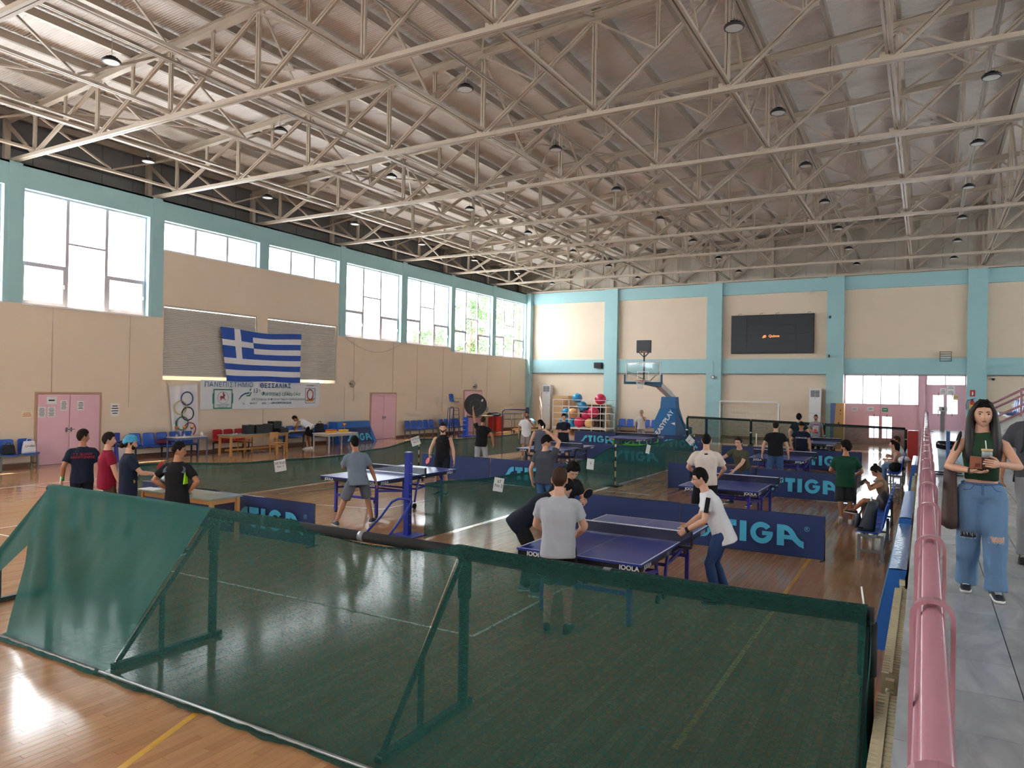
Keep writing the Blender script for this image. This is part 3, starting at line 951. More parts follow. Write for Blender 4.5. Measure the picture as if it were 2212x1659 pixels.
# bamboo pin at the right-hand corner
o = obj('pin', B().tube((-0.30, 5.0, 1.2), (-0.33, 5.0, 1.42), 0.006, n=6), M_WHITE, nf)
o = obj('pin', B().tube((-9.36, 5.0, 1.2), (-9.3, 5.0, 1.42), 0.006, n=6), M_WHITE, nf)
for (xa, xb, lab) in ((-12.5, -6.42, 'long thin aluminium tube on the floor, far left under the net hem'), (-6.36, -2.2, 'thin aluminium tube on the floor pinning the middle net hem')):
    o = obj('floor_tube', B().tube((xa, 3.79, 0.022), (xb, 3.79, 0.022), 0.018, n=10), M_GALV); tag(o, lab, 'tube', 'tubes weighing down the net')

def curtain(name, label, along, fixed, pts, bot, mt, holder, amp=0.05):
    """hanging net: along 'x' or 'y'; pts (coord, ztop) polyline; bot height of hem"""
    t = thing(name, label, 'net barrier')
    def ztop(c):
        for (a, za), (b_, zb) in zip(pts[:-1], pts[1:]):
            if a <= c <= b_:
                s = (c-a)/(b_-a); s = s*s*(3-2*s)
                return za+(zb-za)*s
        return pts[-1][1]
    c0, c1 = pts[0][0], pts[-1][0]
    def fn(u, v):
        c = c0+(c1-c0)*u
        z = ztop(c)*(1-v)+bot(c)*v
        off = fixed+amp*math.sin(v*PI)*math.sin(c*0.9)+amp*0.8*fold(c*0.35, v*3.5, 1.0)*math.sin(v*PI)**0.5
        return Vector((off, c, z)) if along == 'y' else Vector((c, off, z))
    b = B(); b.sheet(fn, 90, 26); obj('net_panel', b, mt, t)
    def fn2(u, v):
        c = c0+(c1-c0)*u; z = ztop(c)-0.05*v
        return Vector((fixed+0.006, c, z)) if along == 'y' else Vector((c, fixed-0.006, z))
    b = B(); b.sheet(fn2, 60, 2); obj('net_hem', b, M_NET, t)
    holder(t)
    return t
def striped_pole(t, x, y, h):
    b = B(); b.tube((x, y, 0), (x, y, h), 0.022, n=10); p = obj('post', b, M_STICK, t)
    for k in range(4):
        z = h*(0.12+0.24*k); b = B(); b.tube((x, y, z), (x, y, z+h*0.1), 0.0235, n=10); obj('black_band', b, M_BLACK, p)
    b = B(); b.cbox((x, y, 0.015), (0.35, 0.35, 0.03)); obj('base_plate', b, M_DKPOST, t)
def hold_m(t):
    striped_pole(t, -7.36, 18.62, 1.15); striped_pole(t, -7.36, 26.4, 1.05)
curtain('net_barrier', 'green shade net dividing the hall, hung from the blue post to the back', 'y', -7.42, [(10.0,0.97),(12.4,0.86),(14.9,0.80),(16.9,0.88),(18.6,1.08),(21,0.99),(22.9,0.99),(26.4,0.99)], lambda c: 0.02, M_NET, hold_m)
def hold_l(t):
    striped_pole(t, -13.95, 18.45, 1.05); striped_pole(t, -13.95, 9.0, 1.0); striped_pole(t, -13.95, 27.6, 1.0)
curtain('net_barrier', 'green shade net on the left, hung in front of the wall desks', 'y', -14.0, [(9.0,0.93),(12.2,0.75),(14.6,0.70),(16.6,0.79),(18.45,0.97),(21,0.86),(23.6,0.84),(27.6,0.92)], lambda c: 0.02+0.12*max(0, math.sin((c-18)*0.33)) if c > 18 else 0.02, M_NET, hold_l)
def hold_f(t):
    for x, m_ in ((-10.85, M_FOAM), (-7.6, M_FOAM), (-4.2, M_FOAM), (-0.75, M_FOAM)):
        z = 1.29-0.19*(x+10.85)/10.1
        b = B(); b.tube((x, 37.55, 0), (x, 37.55, z), 0.06, n=10); obj('post', b, m_, t)
        b = B(); b.beam((x, 37.0, 0.03), (x, 38.1, 0.03), 0.07, 0.05); obj('foot', b, M_DKPOST, t)
        b = B(); b.tube((x, 37.5, 0.62), (x, 37.5, 0.68), 0.064, n=10); obj('tape_wrap', b, M_TIE, t)
    b = B(); b.tube((-9.86, 37.6, 0), (-9.86, 37.6, 1.3), 0.07, n=10); obj('post', b, M_BLUEP, t)
    b = B(); b.tube((-7.3, 37.4, 0.0), (-7.3, 37.4, 0.62), 0.03, n=8); obj('white_stake', b, M_WHITE, t)
    for x0, x1 in ((-10.85,-7.6),(-7.6,-4.2),(-4.2,-0.75)):
        za, zb = (1.33-0.19*(q+10.85)/10.1 for q in (x0, x1))
        b = B(); b.tube((x0+0.02, 37.5, za), (x1-0.02, 37.5, zb), 0.05, n=10); obj('foam_rail', b, M_FOAM, t)
curtain('net_barrier', 'dark green shade net on padded frames before the far wall', 'x', 37.46, [(-10.85,1.30),(-0.75,1.11)], lambda c: 0.05, M_NETF, hold_f, 0.04)

# notes pinned to the nets
def note(loc, face, tilt, label, w=0.21, h=0.29, txt=None):
    """face: direction the paper faces"""
    f = Vector(face).normalized(); r = Vector((0,0,1)).cross(f).normalized(); u = f.cross(r)
    R = Matrix((r, u, f)).transposed() @ Matrix.Rotation(tilt, 3, 'Z')
    t = thing('paper_note', label, 'note', loc, group='paper notes pinned to the nets')
    t.rotation_euler = R.to_euler()
    b = B(); b.sheet(lambda a, c: Vector(((a-0.5)*w, (c-0.5)*h, 0.012*math.sin(a*PI)+0.02*max(0, c-0.8))), 6, 6); obj('sheet', b, M_PAPER, t)
    if txt:
        me = text_mesh(txt, 0.085, M_INK, 0.0005); link('lettering', me, t, (0, 0.02, 0.0135))
    return t
note((-13.93, 12.75, 0.60), (1, -0.35, 0.05), 0.12, 'white note pinned to the left net beside the wall desks', 0.3, 0.29, 'ΓΗΠΕΔΟ\nNo 1')
note((-13.90, 18.2, 0.92), (1, -0.6, 0.1), 0.3, 'white note tied to the striped pole of the left net', 0.3, 0.27, 'ΓΗΠΕΔΟ\nNo 2')
note((-7.29, 12.25, 0.72), (1, -0.6, 0.1), -0.2, 'white note hanging beside the man scratching his head', 0.22, 0.27, '67\nNo 2')
note((-7.29, 16.75, 0.76), (1, -0.6, 0.1), -0.15, 'white note on the middle net left of the striped pole', 0.22, 0.27, '5')
note((-7.29, 21.1, 0.86), (1, -0.6, 0.1), -0.3, 'narrow white note on the middle net right of the striped pole', 0.15, 0.27)
note((-7.29, 25.6, 0.90), (1, -0.8, 0.1), 0.8, 'white note at the far end of the middle net near the cream shirt', 0.26, 0.3, 'No 7')

# blue volleyball post with its braced stand
t = thing('volleyball_post', 'square blue volleyball post with a tubular stand behind the foreground net', 'post', (-7.87, 10.12, 0))
b = B(); b.box(-0.05, 0.05, -0.05, 0.05, 0.02, 1.46); b.box(-0.052, 0.052, -0.052, 0.052, 1.46, 1.475, 1); obj('post', b, [M_BLUEP, M_GALV], t)
b = B(); b.path([(-0.55,-0.5,0.03),(-0.34,-0.3,0.36),(-0.2,-0.2,0.60),(-0.1,-0.14,0.66),(0.0,-0.1,0.66),(0.1,-0.06,0.66),(0.16,-0.1,0.62),(0.1,-0.3,0.36),(0.02,-0.6,0.03)], 0.022, 10); obj('stand_loop', b, M_BLUEP, t)
b = B(); b.box(-0.25, 0.25, -0.25, 0.25, 0.0, 0.02); obj('base_plate', b, M_BLUEP, t)
for k in range(7):
    b = B(); b.tube((0.05, -0.02, 0.2+0.18*k), (0.085, -0.02, 0.2+0.18*k), 0.008, n=6); obj('net_hook', b, M_GALV, t)

# ------------------------------------------------------------------ surround barriers
M_NAVY = mat('navy_barrier_cloth', (24,46,98), 0.5, var=0.12, vscale=3, bump=0.35, bscale=7)
M_CYAN = mat('cyan_print', (72,178,214), 0.5, var=0.04, vscale=5)
M_BARFR = mat('barrier_frame', (28,28,34), 0.4)
def letters_stiga():
    """outline polygons, local units: x right 0..920, y up 0..187"""
    S = [(0,0),(44,0),(72,14),(100,52),(125,90),(150,112),(185,120),(185,187),(150,184),(118,168),(92,140),(68,98),(46,62),(22,46),(0,42)]
    Tt = [(207,187),(337,187),(337,132),(304,132),(304,0),(242,0),(242,132),(207,132)]
    I = [(367,0),(428,0),(428,187),(367,187)]
    def arc(cx, cy_, r, a0, a1, n): return [(cx+r*math.cos(math.radians(a0+(a1-a0)*k/n)), cy_+r*math.sin(math.radians(a0+(a1-a0)*k/n))) for k in range(n+1)]
    out = arc(560, 94, 98, 38, 352, 26); inn = arc(560, 94, 50, 352, 38, 26)
    out[-1] = (658, 78)
    G = out + [(658,112),(566,112),(566,74),(606,74)] + [q for q in inn if q[0] < 604 or q[1] > 94]
    A = [(693,0),(755,0),(755,60),(822,60),(850,34),(880,8),(920,-8),(920,52),(892,62),(868,86),(846,122),(822,156),(792,178),(756,187),(693,187)]
    return [S, Tt, I, G, A]
A_HOLE = [(755,98),(806,98),(786,128),(755,142)]
LET = []
for k, poly in enumerate(letters_stiga()):
    bmh = bmesh.new()
    vs_ = [bmh.verts.new((x*0.0018-0.83, 0, y*0.0018)) for x, y in poly]
    es = [bmh.edges.new((vs_[i], vs_[(i+1) % len(vs_)])) for i in range(len(vs_))]
    if k == 4:
        hv = [bmh.verts.new((x*0.0018-0.83, 0, y*0.0018)) for x, y in A_HOLE]
        es += [bmh.edges.new((hv[i], hv[(i+1) % 4])) for i in range(4)]
    bmesh.ops.triangle_fill(bmh, use_beauty=True, use_dissolve=False, edges=es)
    me = bpy.data.meshes.new('letter'); bmh.to_mesh(me); bmh.free(); me.materials.append(M_CYAN); LET.append(me)
M_CYANT = mat('cyan_small_print', (90,170,205), 0.5)
REG = text_mesh('®', 0.11, M_CYANT, 0.0006)
def cloth_mesh(w, h, seed, amt):
    b = B()
    def fn(u, v):
        x = (u-0.5)*w; z = 0.02+(h-0.02)*v
        y = amt*(fold(x*2.2+seed, z*1.1, 1.6)+0.6*fold(x*7+seed, z*0.9, 1.0)*(0.3+v))
        return Vector((x, y*(0.4+math.sin(PI*u)*0.6), z))
    b.sheet(fn, 40, 10)
    return b.mesh('cloth', M_NAVY)
BW, BH = 2.31, 0.69
CL = [cloth_mesh(BW, BH, s, a) for s, a in ((1.0,0.010),(7.0,0.014),(13.0,0.012))]
bfm = B(); bfm.tube((-BW/2, 0.012, 0.0), (-BW/2, 0.012, BH+0.01), 0.012, n=8); bfm.tube((BW/2, 0.012, 0.0), (BW/2, 0.012, BH+0.01), 0.012, n=8)
bfm.tube((-BW/2, 0.012, BH), (BW/2, 0.012, BH), 0.010, n=8); bfm.tube((-BW/2, 0.012, 0.02), (BW/2, 0.012, 0.02), 0.010, n=8)
bfm = bfm.mesh('frame', M_BARFR)
bft = B(); bft.cbox((0, 0.0, 0.012), (0.03, 0.26, 0.024)); bft = bft.mesh('foot', M_BARFR)
def barrier(xc, y, label, logo=True, rz=0.0, k=0, lx=0.0):
    t = thing('surround_barrier', label, 'barrier', (xc, y, 0), rz, 'navy table tennis surround barriers')
    link('cloth', CL[k % 3], t); link('frame', bfm, t)
    for sx in (-1, 1): link('foot', bft, t, (sx*(BW/2-0.03), 0, 0))
    if logo:
        for me in LET: link('letter', me, t, (lx, -0.03, 0.175))
        link('registered_mark', REG, t, (0.93+lx-0.06, -0.03, 0.47), (PI/2, 0, 0))
    return t
barrier(-2.50, 12.3, 'navy barrier with big cyan lettering behind the man in the white shirt', lx=0.03)
barrier(-4.83, 12.32, 'plain navy barrier behind the net of the nearest table', False, k=1)
barrier(-2.57, 19.2, 'navy lettered barrier behind the man in the dark green shirt', k=2)
barrier(-4.90, 19.22, 'plain navy barrier behind the player in the olive polo', False, k=1)
barrier(-2.99, 26.9, 'navy lettered barrier behind the second of the right-hand tables', k=1)
barrier(-5.32, 26.92, 'plain navy barrier left of the third right-hand table row', False, k=2)
barrier(-9.70, 8.55, 'navy lettered barrier half hidden by the foreground net', k=2, lx=0.12)
barrier(-12.03, 8.62, 'navy barrier hidden behind the glass-topped desk', False, k=1)
barrier(-11.58, 17.0, 'crumpled plain navy barrier behind the player in the black tank top', False, k=1)
barrier(-9.24, 17.02, 'navy barrier with cyan lettering left of the man scratching his head', k=0, lx=0.1)
barrier(-13.3, 31.3, 'navy lettered barrier in front of the ball rack', k=1)
barrier(-11.5, 31.66, 'plain navy barrier in front of the older man in the pale polo', False, k=2)
barrier(-9.5, 31.3, 'navy lettered barrier in front of the basketball stand base', k=0, lx=0.1)
barrier(-8.9, 24.2, 'navy lettered barrier below the green-legged table', k=2, lx=0.1)
barrier(-11.5, 24.9, 'plain navy barrier behind the boy in the dark polo', False, k=0)

# ------------------------------------------------------------------ table tennis tables
M_TTOP = mat('table_top_blue', (44,58,140), 0.33, var=0.03, vscale=2)
M_TLINE = mat('table_line_white', (222,222,228), 0.5)
M_APRON = mat('table_apron', (20,20,24), 0.4)
M_TLEG = mat('table_leg_indigo', (58,56,150), 0.35)
M_TLEGG = mat('table_leg_green', (80,205,70), 0.4)
M_TLEGN = mat('table_leg_navy', (28,34,70), 0.4)
def mesh_net_mat():
    m, nt, p = node_mat('table_net_mesh')
    N = nt.nodes.new; L = nt.links.new
    out = nt.nodes['Material Output']
    p.inputs['Base Color'].default_value = srgb(30,32,60); p.inputs['Roughness'].default_value = 0.8
    tr = N('ShaderNodeBsdfTransparent'); mx = N('ShaderNodeMixShader'); mx.inputs[0].default_value = 0.62
    L(tr.outputs[0], mx.inputs[1]); L(p.outputs[0], mx.inputs[2]); L(mx.outputs[0], out.inputs[0])
    return m
M_TNET = mesh_net_mat()
JO = text_mesh('JOOLA', 0.075, M_WHITE, 0.0005, bold=0.002)
M_SMALLT = mat('small_print', (190,190,195), 0.5)
JS = text_mesh('3000 SC', 0.06, M_SMALLT, 0.0005)
def make_table(label, legm):
    W_, L_, H_ = 1.525, 2.74, 0.76
    t = thing('table_tennis_table', label, 'table', group='table tennis tables')
    for s in (0, 1):
        y0, y1 = (0, L_/2-0.004) if s == 0 else (L_/2+0.004, L_)
        b = B(); b.box(-W_/2, W_/2, y0, y1, H_-0.025, H_); top = obj('table_half', b, M_TTOP, t)
        b = B(); e = 0.02; z = H_+0.0008
        def strip(x0, x1, a, c): b.add([(x0,a,z),(x1,a,z),(x1,c,z),(x0,c,z)], [(0,1,2,3)])
        strip(-W_/2, -W_/2+e, y0, y1); strip(W_/2-e, W_/2, y0, y1); strip(-0.0022, 0.0022, y0, y1)
        ye = 0 if s == 0 else L_-e
        strip(-W_/2, W_/2, ye, ye+e)
        obj('white_lines', b, M_TLINE, top)
        b = B(); yo = 0.012
        ya, yb = (y0+yo, y1) if s == 0 else (y0, y1-yo)
        b.box(-W_/2+0.012, -W_/2+0.04, ya, yb, H_-0.085, H_-0.025); b.box(W_/2-0.04, W_/2-0.012, ya, yb, H_-0.085, H_-0.025)
        yend = 0.012 if s == 0 else L_-0.04
        b.box(-W_/2+0.012, W_/2-0.012, yend, yend+0.028, H_-0.085, H_-0.025); obj('apron', b, M_APRON, t)
        for sx in (-1, 1):
            yl = 0.25 if s == 0 else L_-0.25
            x = sx*(W_/2-0.22)
            b = B(); b.box(x-0.025, x+0.025, yl-0.025, yl+0.025, 0.03, H_-0.06); lg = obj('leg', b, legm, t)
            b = B(); b.lathe([(0.03,0.0),(0.032,0.02),(0.02,0.035)], (x, yl, 0), 12); obj('rubber_foot', b, M_BLACK, lg)
            yl2 = L_/2-0.18 if s == 0 else L_/2+0.18
            b = B(); b.path([(x, yl2+(-0.1 if s == 0 else 0.1), H_-0.08), (x, yl2, 0.4), (x, yl2+(0.06 if s == 0 else -0.06), 0.14)], 0.022, 8); l2 = obj('leg', b, legm, t)
            yw = yl2+(0.06 if s == 0 else -0.06)
            b = B(); b.path([(x-0.016, yw, 0.06), (x+0.016, yw, 0.06)], 0.058, 16); obj('caster', b, M_BLACK, l2)
            b = B(); b.beam((x, yl, 0.52), (x, yl2, 0.42), 0.03, 0.04); obj('side_rail', b, legm, t)
        yl = 0.25 if s == 0 else L_-0.25
        b = B(); b.beam((-W_/2+0.22, yl, 0.36), (W_/2-0.22, yl, 0.36), 0.03, 0.05); b.beam((-W_/2+0.22, yl, H_-0.1), (W_/2-0.22, yl, H_-0.1), 0.03, 0.05); obj('cross_rail', b, legm, t)
        b = B(); yl2 = L_/2-0.18 if s == 0 else L_/2+0.18
        b.beam((-W_/2+0.22, yl2, 0.42), (W_/2-0.22, yl2, 0.42), 0.03, 0.04); obj('cross_rail', b, legm, t)
    b = B(); b.box(-W_/2-0.1525, W_/2+0.1525, L_/2-0.002, L_/2+0.002, H_+0.012, H_+0.145); n_ = obj('net', b, M_TNET, t)
    b = B(); b.box(-W_/2-0.1525, W_/2+0.1525, L_/2-0.004, L_/2+0.004, H_+0.14, H_+0.155); obj('net_tape', b, M_TLINE, n_)
    for sx in (-1, 1):
        b = B(); x = sx*(W_/2+0.15)
        b.box(x-0.012, x+0.012, L_/2-0.02, L_/2+0.02, H_-0.02, H_+0.155); b.box(min(x, x-sx*0.2), max(x, x-sx*0.2), L_/2-0.03, L_/2+0.03, H_-0.06, H_-0.028); b.cbox((x-sx*0.08, L_/2, H_-0.09), (0.03, 0.03, 0.08)); obj('net_post', b, M_APRON, t)
    for x in (-0.52, 0.62): link('lettering', JO, t, (x, 0.0105, H_-0.055), (PI/2, 0, 0))
    link('lettering', JO, t, (W_/2-0.0105, 0.24, H_-0.055), (PI/2, 0, PI/2))
    link('lettering', JS, t, (W_/2-0.0105, 1.0, H_-0.055), (PI/2, 0, PI/2))
    link('lettering', JO, t, (W_/2-0.0105, 2.5, H_-0.055), (PI/2, 0, PI/2))
    return t
tb1 = make_table('blue table tennis table nearest the camera, the man in the white shirt at its net', M_TLEG); tb1.location = (-3.365, 7.38, 0)
dup(tb1, (-10.04, 10.95, 0), 0, 'blue table tennis table left of the blue post, between two players')
dup(tb1, (-3.47, 14.1, 0), 0, 'blue table tennis table between the cream shirt and the olive polo')
dup(tb1, (-3.66, 21.6, 0), 0, 'blue table tennis table in front of the man in black with jeans')
tb2 = make_table('farthest of the right-hand tables, by the man in the printed grey shirt', M_TLEGN); tb2.location = (-3.73, 29.6, 0)
dup(tb2, (-10.4, 19.8, 0), 0, 'dark-legged table tennis table beside the person in the grey vest')
tb3 = make_table('table tennis table with bright green legs before the basketball stand', M_TLEGG); tb3.location = (-10.25, 26.8, 0)
# ------------------------------------------------------------------ pink railing of the walkway
rail = thing('railing', 'long pink tubular railing beside the marble walkway', 'railing')
b = B(); b.tube((0.03, -1.0, 1.868), (0.03, 41.6, 1.868), 0.034, n=18); obj('handrail', b, M_PINKR, rail)
for z, x in ((1.56, 0.0), (1.28, 0.0)):
    b = B(); b.tube((x, -1.0, z), (x, 41.6, z), 0.024, n=10); obj('lower_rail', b, M_PINKR, rail)
pm_ = B()
arch = [(-0.030, 0.0), (-0.030, 0.93)] + [(0.03-0.060*math.cos(a), 0.93+0.058*math.sin(a)) for a in [PI*k/10 for k in range(1, 10)]] + [(0.090, 0.93), (0.090, 0.0)]
RR = []
for i, (x0, z0) in enumerate(arch):
    xa, za = arch[max(0, i-1)]; xb, zb = arch[min(len(arch)-1, i+1)]
    tv = Vector((xb-xa, 0, zb-za)).normalized(); nv = Vector((-tv.z, 0, tv.x))*0.007
    c = Vector((x0, 0, z0)); sy = Vector((0, 0.022, 0))
    RR.append([c-nv-sy, c+nv-sy, c+nv+sy, c-nv+sy])
pm_.rings(RR, smooth=False)
pm_.box(-0.05, 0.11, -0.05, 0.05, 0.0, 0.012)
pm_ = pm_.mesh('post', M_PINKR)
y = 0.27
while y < 41.6:
    link('post', pm_, rail, (0, y, WALK+0.012)); y += 1.27
# ------------------------------------------------------------------ radiators under the walkway
M_RAD = mat('radiator_cream', (206,194,160), 0.5, var=0.06, vscale=4)
rd = thing('radiator', 'cream ribbed radiator nearest the camera under the walkway edge', 'radiator', (0, 2.6, 0), group='radiators along the walkway wall')
b = B()
for k in range(46):
    y0 = 0.055*k
    b.box(-0.235, -0.125, y0+0.006, y0+0.046, 0.22, 0.74)
obj('fins', b, M_RAD, rd)
b = B(); b.box(-0.19, -0.17, 0.0, 2.53, 0.18, 0.755); b.tube((-0.175, -0.1, 0.70), (-0.175, 2.8, 0.70), 0.016, n=8); obj('header_pipe', b, M_RAD, rd)
b = B(); b.box(-0.13, -0.102, 0.3, 0.34, 0.3, 0.6); b.box(-0.13, -0.102, 2.1, 2.14, 0.3, 0.6); obj('wall_bracket', b, M_RAD, rd)
b = B(); b.tube((-0.175, 2.62, 0.70), (-0.175, 2.72, 0.70), 0.028, n=10); b.cbox((-0.175, 2.67, 0.76), (0.05, 0.05, 0.05)); obj('valve', b, M_RAD, rd)
dup(rd, (0, 5.5, 0), 0, 'cream ribbed radiator behind the end of the foreground net')
dup(rd, (0, 17.0, 0), 0, 'cream radiator behind the seated woman with the phone')
# ------------------------------------------------------------------ blue gym mats leaning on the wall
M_MATD = mat('mat_royal_blue', (36,98,176), 0.35, var=0.06, vscale=3, bump=0.3, bscale=9)
M_MATL = mat('mat_light_blue', (70,150,205), 0.4, var=0.05, vscale=3)
def gym_mat(y0, y1, xb, xt, h, th, label, sheen=False):
    t = thing('gym_mat', label, 'mat', (0, 0, 0), group='blue gym mats leaning along the walkway wall')
    poly = [(xb, 0.0), (xb+th, 0.0), (xt+th, h), (xt, h)]
    b = B(); b.prism(poly, 'y', y0, y1)
    o = obj('body', b, [M_MATD], t)
    b = B(); b.add([(xb-0.004, y0+0.02, 0.01), (xb-0.004, y1-0.02, 0.01), (xt-0.004, y1-0.02, h-0.01), (xt-0.004, y0+0.02, h-0.01)], [(0,1,2,3)]); obj('face_panel', b, M_MATL, t)
    b = B(); b.sheet(lambda u, v: Vector((xt+th*u, y0+(y1-y0)*v, h+0.006+0.012*math.sin(u*PI)+0.006*fold(u*3, v*30, 1.0))), 5, 30); obj('top_cover', b, mat('mat_shiny_cover', (80,140,205), 0.2, bump=0.5, bscale=25) if sheen else M_MATD, t)
    return t
gym_mat(8.36, 11.35, -0.46, -0.30, 0.84, 0.16, 'blue gym mat leaning at the wall, nearest to the camera', True)
gym_mat(11.4, 14.6, -0.40, -0.29, 0.92, 0.15, 'blue gym mat leaning behind the seat with the backpack')
gym_mat(19.9, 23.0, -0.36, -0.27, 0.95, 0.12, 'blue gym mat leaning between the seated woman and the couple', True)
# ------------------------------------------------------------------ seat rows
M_SEATB = mat('seat_blue_plastic', (36,84,176), 0.35)
M_SEATR = mat('seat_red_plastic', (190,32,48), 0.35)
M_BENCHF = mat('bench_frame_grey', (120,122,120), 0.45, metal=0.3)
M_BENCHD = mat('bench_frame_dark', (34,38,60), 0.5)
def seat_shell(m):
    """seat faces local -y; origin under the seat centre"""
    prof = [(-0.21,0.425),(-0.20,0.445),(-0.12,0.44),(-0.02,0.432),(0.08,0.435),(0.135,0.46),(0.165,0.53),(0.185,0.63),(0.20,0.74),(0.215,0.84),(0.225,0.875)]
    b = B(); n = len(prof); nu = 10
    for side, off in ((0, 0.0), (1, 0.014)):
        def fn(u, v, off=off):
            i = min(int(v*(n-1)), n-2); s = v*(n-1)-i
            y = prof[i][0]*(1-s)+prof[i+1][0]*s; z = prof[i][1]*(1-s)+prof[i+1][1]*s
            wv = 0.225*(1-0.12*max(0, v-0.55)/0.45)
            c = 2*u-1
            edge = abs(c)**4
            round_ = 0.0
            if v > 0.92: wv *= 1-0.25*((v-0.92)/0.08)**2
            if v < 0.08: wv *= 1-0.08*((0.08-v)/0.08)
            lift = 0.02*edge
            if v < 0.5: z += lift
            else: y -= lift
            return Vector((c*wv, y+(off if v > 0.5 else 0), z-(off if v <= 0.5 else 0)))
        b.sheet(fn, nu, (n-1)*2)
    # close the rim
    k = (nu+1)*((n-1)*2+1)
    rows = (n-1)*2
    rim = [j*(nu+1) for j in range(rows+1)]+[rows*(nu+1)+i for i in range(1, nu+1)]+[j*(nu+1)+nu for j in range(rows-1, -1, -1)]+[i for i in range(nu-1, 0, -1)]
    for a, c in zip(rim, rim[1:]+rim[:1]):
        b.f.append((a, c, c+k, a+k)); b.m.append(0); b.sm.append(True)
    return b.mesh('seat', m)
SEAT_B, SEAT_R = seat_shell(M_SEATB), seat_shell(M_SEATR)
def seat_row(n, pitch, loc, rz, label, frm, seat=SEAT_B, style=0):
    t = thing('seat_row', label, 'seats', loc, rz, 'rows of plastic seats')
    L_ = pitch*(n-1)
    for k in range(n): link('seat', seat, t, (k*pitch, 0, 0))
    b = B(); b.beam((-0.22, 0.06, 0.40), (L_+0.22, 0.06, 0.40), 0.05, 0.05); b.beam((-0.22, -0.12, 0.40), (L_+0.22, -0.12, 0.40), 0.04, 0.05); obj('cross_bar', b, frm, t)
    xs = [-0.18, L_+0.18] if n < 4 else [-0.18, L_/2, L_+0.18]
    for x in xs:
        for yy in (-0.17, 0.16):
            b = B(); b.beam((x, yy, 0.012), (x, yy, 0.40), 0.045, 0.045, (0,1,0)); lg = obj('leg', b, frm, t)
            b = B(); b.box(x-0.05, x+0.05, yy-0.04, yy+0.04, 0, 0.012); obj('foot_plate', b, frm, lg)
        b = B(); b.beam((x, -0.17, 0.15), (x, 0.16, 0.15), 0.035, 0.035); b.beam((x, -0.17, 0.385), (x, 0.16, 0.385), 0.035, 0.035); obj('stretcher', b, frm, t)
    b = B(); b.beam((-0.18, 0.16, 0.15), (L_+0.18, 0.16, 0.15), 0.03, 0.03); obj('rear_rail', b, frm, t)
    return t
R90 = PI/2
seat_row(4, 0.53, (-23.05, 9.85, 0), R90, 'row of blue plastic seats at the far left beside the pink door', M_BENCHF)
seat_row(5, 0.5, (-23.1, 14.9, 0), R90, 'row of blue plastic seats behind the trophy desk', M_BENCHD)
seat_row(3, 0.5, (-23.1, 18.2, 0), R90, 'short row of red plastic seats behind the wooden table', M_BENCHD, SEAT_R)
seat_row(6, 0.5, (-23.15, 21.35, 0), R90, 'row of blue plastic seats behind the man bending at the desk', M_BENCHF)
seat_row(5, 0.52, (-23.1, 29.75, 0), R90, 'row of five blue seats right of the middle pink door', M_BENCHF)
seat_row(4, 0.52, (-23.1, 32.75, 0), R90, 'row of blue seats behind the umpire chair', M_BENCHF)
seat_row(5, 0.53, (-16.55, 42.75, 0), 0, 'row of bright blue seats by the far wall behind the older man', M_BENCHF)
seat_row(8, 0.5, (-0.72, 16.45, 0), -R90, 'row of blue plastic seats by the walkway with the backpack on its near end', M_BENCHF)
seat_row(9, 0.5, (-0.72, 27.0, 0), -R90, 'row of blue plastic seats by the walkway where the couple sits', M_BENCHF)

# ------------------------------------------------------------------ wall hangings on the left wall
def wall_frame(parent, y, z, dx):
    """matrix for text on the left wall: reads along +y, faces +x"""
    return (XW+dx, y, z), Matrix(((0,0,1),(1,0,0),(0,1,0))).to_euler()
M_FLAGB = mat('flag_blue', (30,78,170), 0.6, var=0.04, vscale=6)
M_FLAGW = mat('flag_white', (232,228,232), 0.7, var=0.02, vscale=6)
fl_ = thing('greek_flag', 'blue and white striped flag hung over the roller shutters', 'flag', (XW+0.02, 18.5, 2.72))
FW, FHh = 4.06, 2.1
def flag_pt(u, v):
    y = FW*u; z = FHh*v
    ytop = -0.06+FW*u*1.015; ybot = 0.26+FW*u*0.935
    y = ybot*(1-v)+ytop*v
    z += -0.10*math.sin(PI*u)*v + 0.06*(1-u)*0 + 0.03*math.sin(u*9)*(v-0.5)
    x = 0.05+0.03*fold(u*6+v*2, v*3, 1.0)+0.02*math.sin((u+v*0.5)*22)*(0.3+v*0.4)
    return Vector((x, y, z))
def flag_piece(name, u0, u1, v0, v1, m, dx=0.0):
    b = B(); nu = max(2, int(40*(u1-u0))); nv = max(2, int(14*(v1-v0)))
    b.sheet(lambda a, c: flag_pt(u0+(u1-u0)*a, v0+(v1-v0)*c)+Vector((dx,0,0)), nu, nv); return obj(name, b, m, fl_)
for k in range(9):
    v0, v1 = 1-(k+1)/9, 1-k/9
    m_ = M_FLAGB if k % 2 == 0 else M_FLAGW
    u0 = 5*2/27*1.0 if k < 5 else 0.0
    flag_piece('stripe', u0 if k < 5 else 0.0, 1.0, v0, v1, m_)
cu = 10/27; q = 2/5
for (a0, a1, c0, c1) in ((0, cu*q, 1-2/9, 1), (cu*(1-q), cu, 1-2/9, 1), (0, cu*q, 4/9, 6/9), (cu*(1-q), cu, 4/9, 6/9)):
    flag_piece('canton_square', a0, a1, c0, c1, M_FLAGB)
flag_piece('cross', 0, cu, 6/9, 7/9, M_FLAGW); flag_piece('cross', cu*q, cu*(1-q), 7/9, 1, M_FLAGW); flag_piece('cross', cu*q, cu*(1-q), 4/9, 6/9, M_FLAGW)
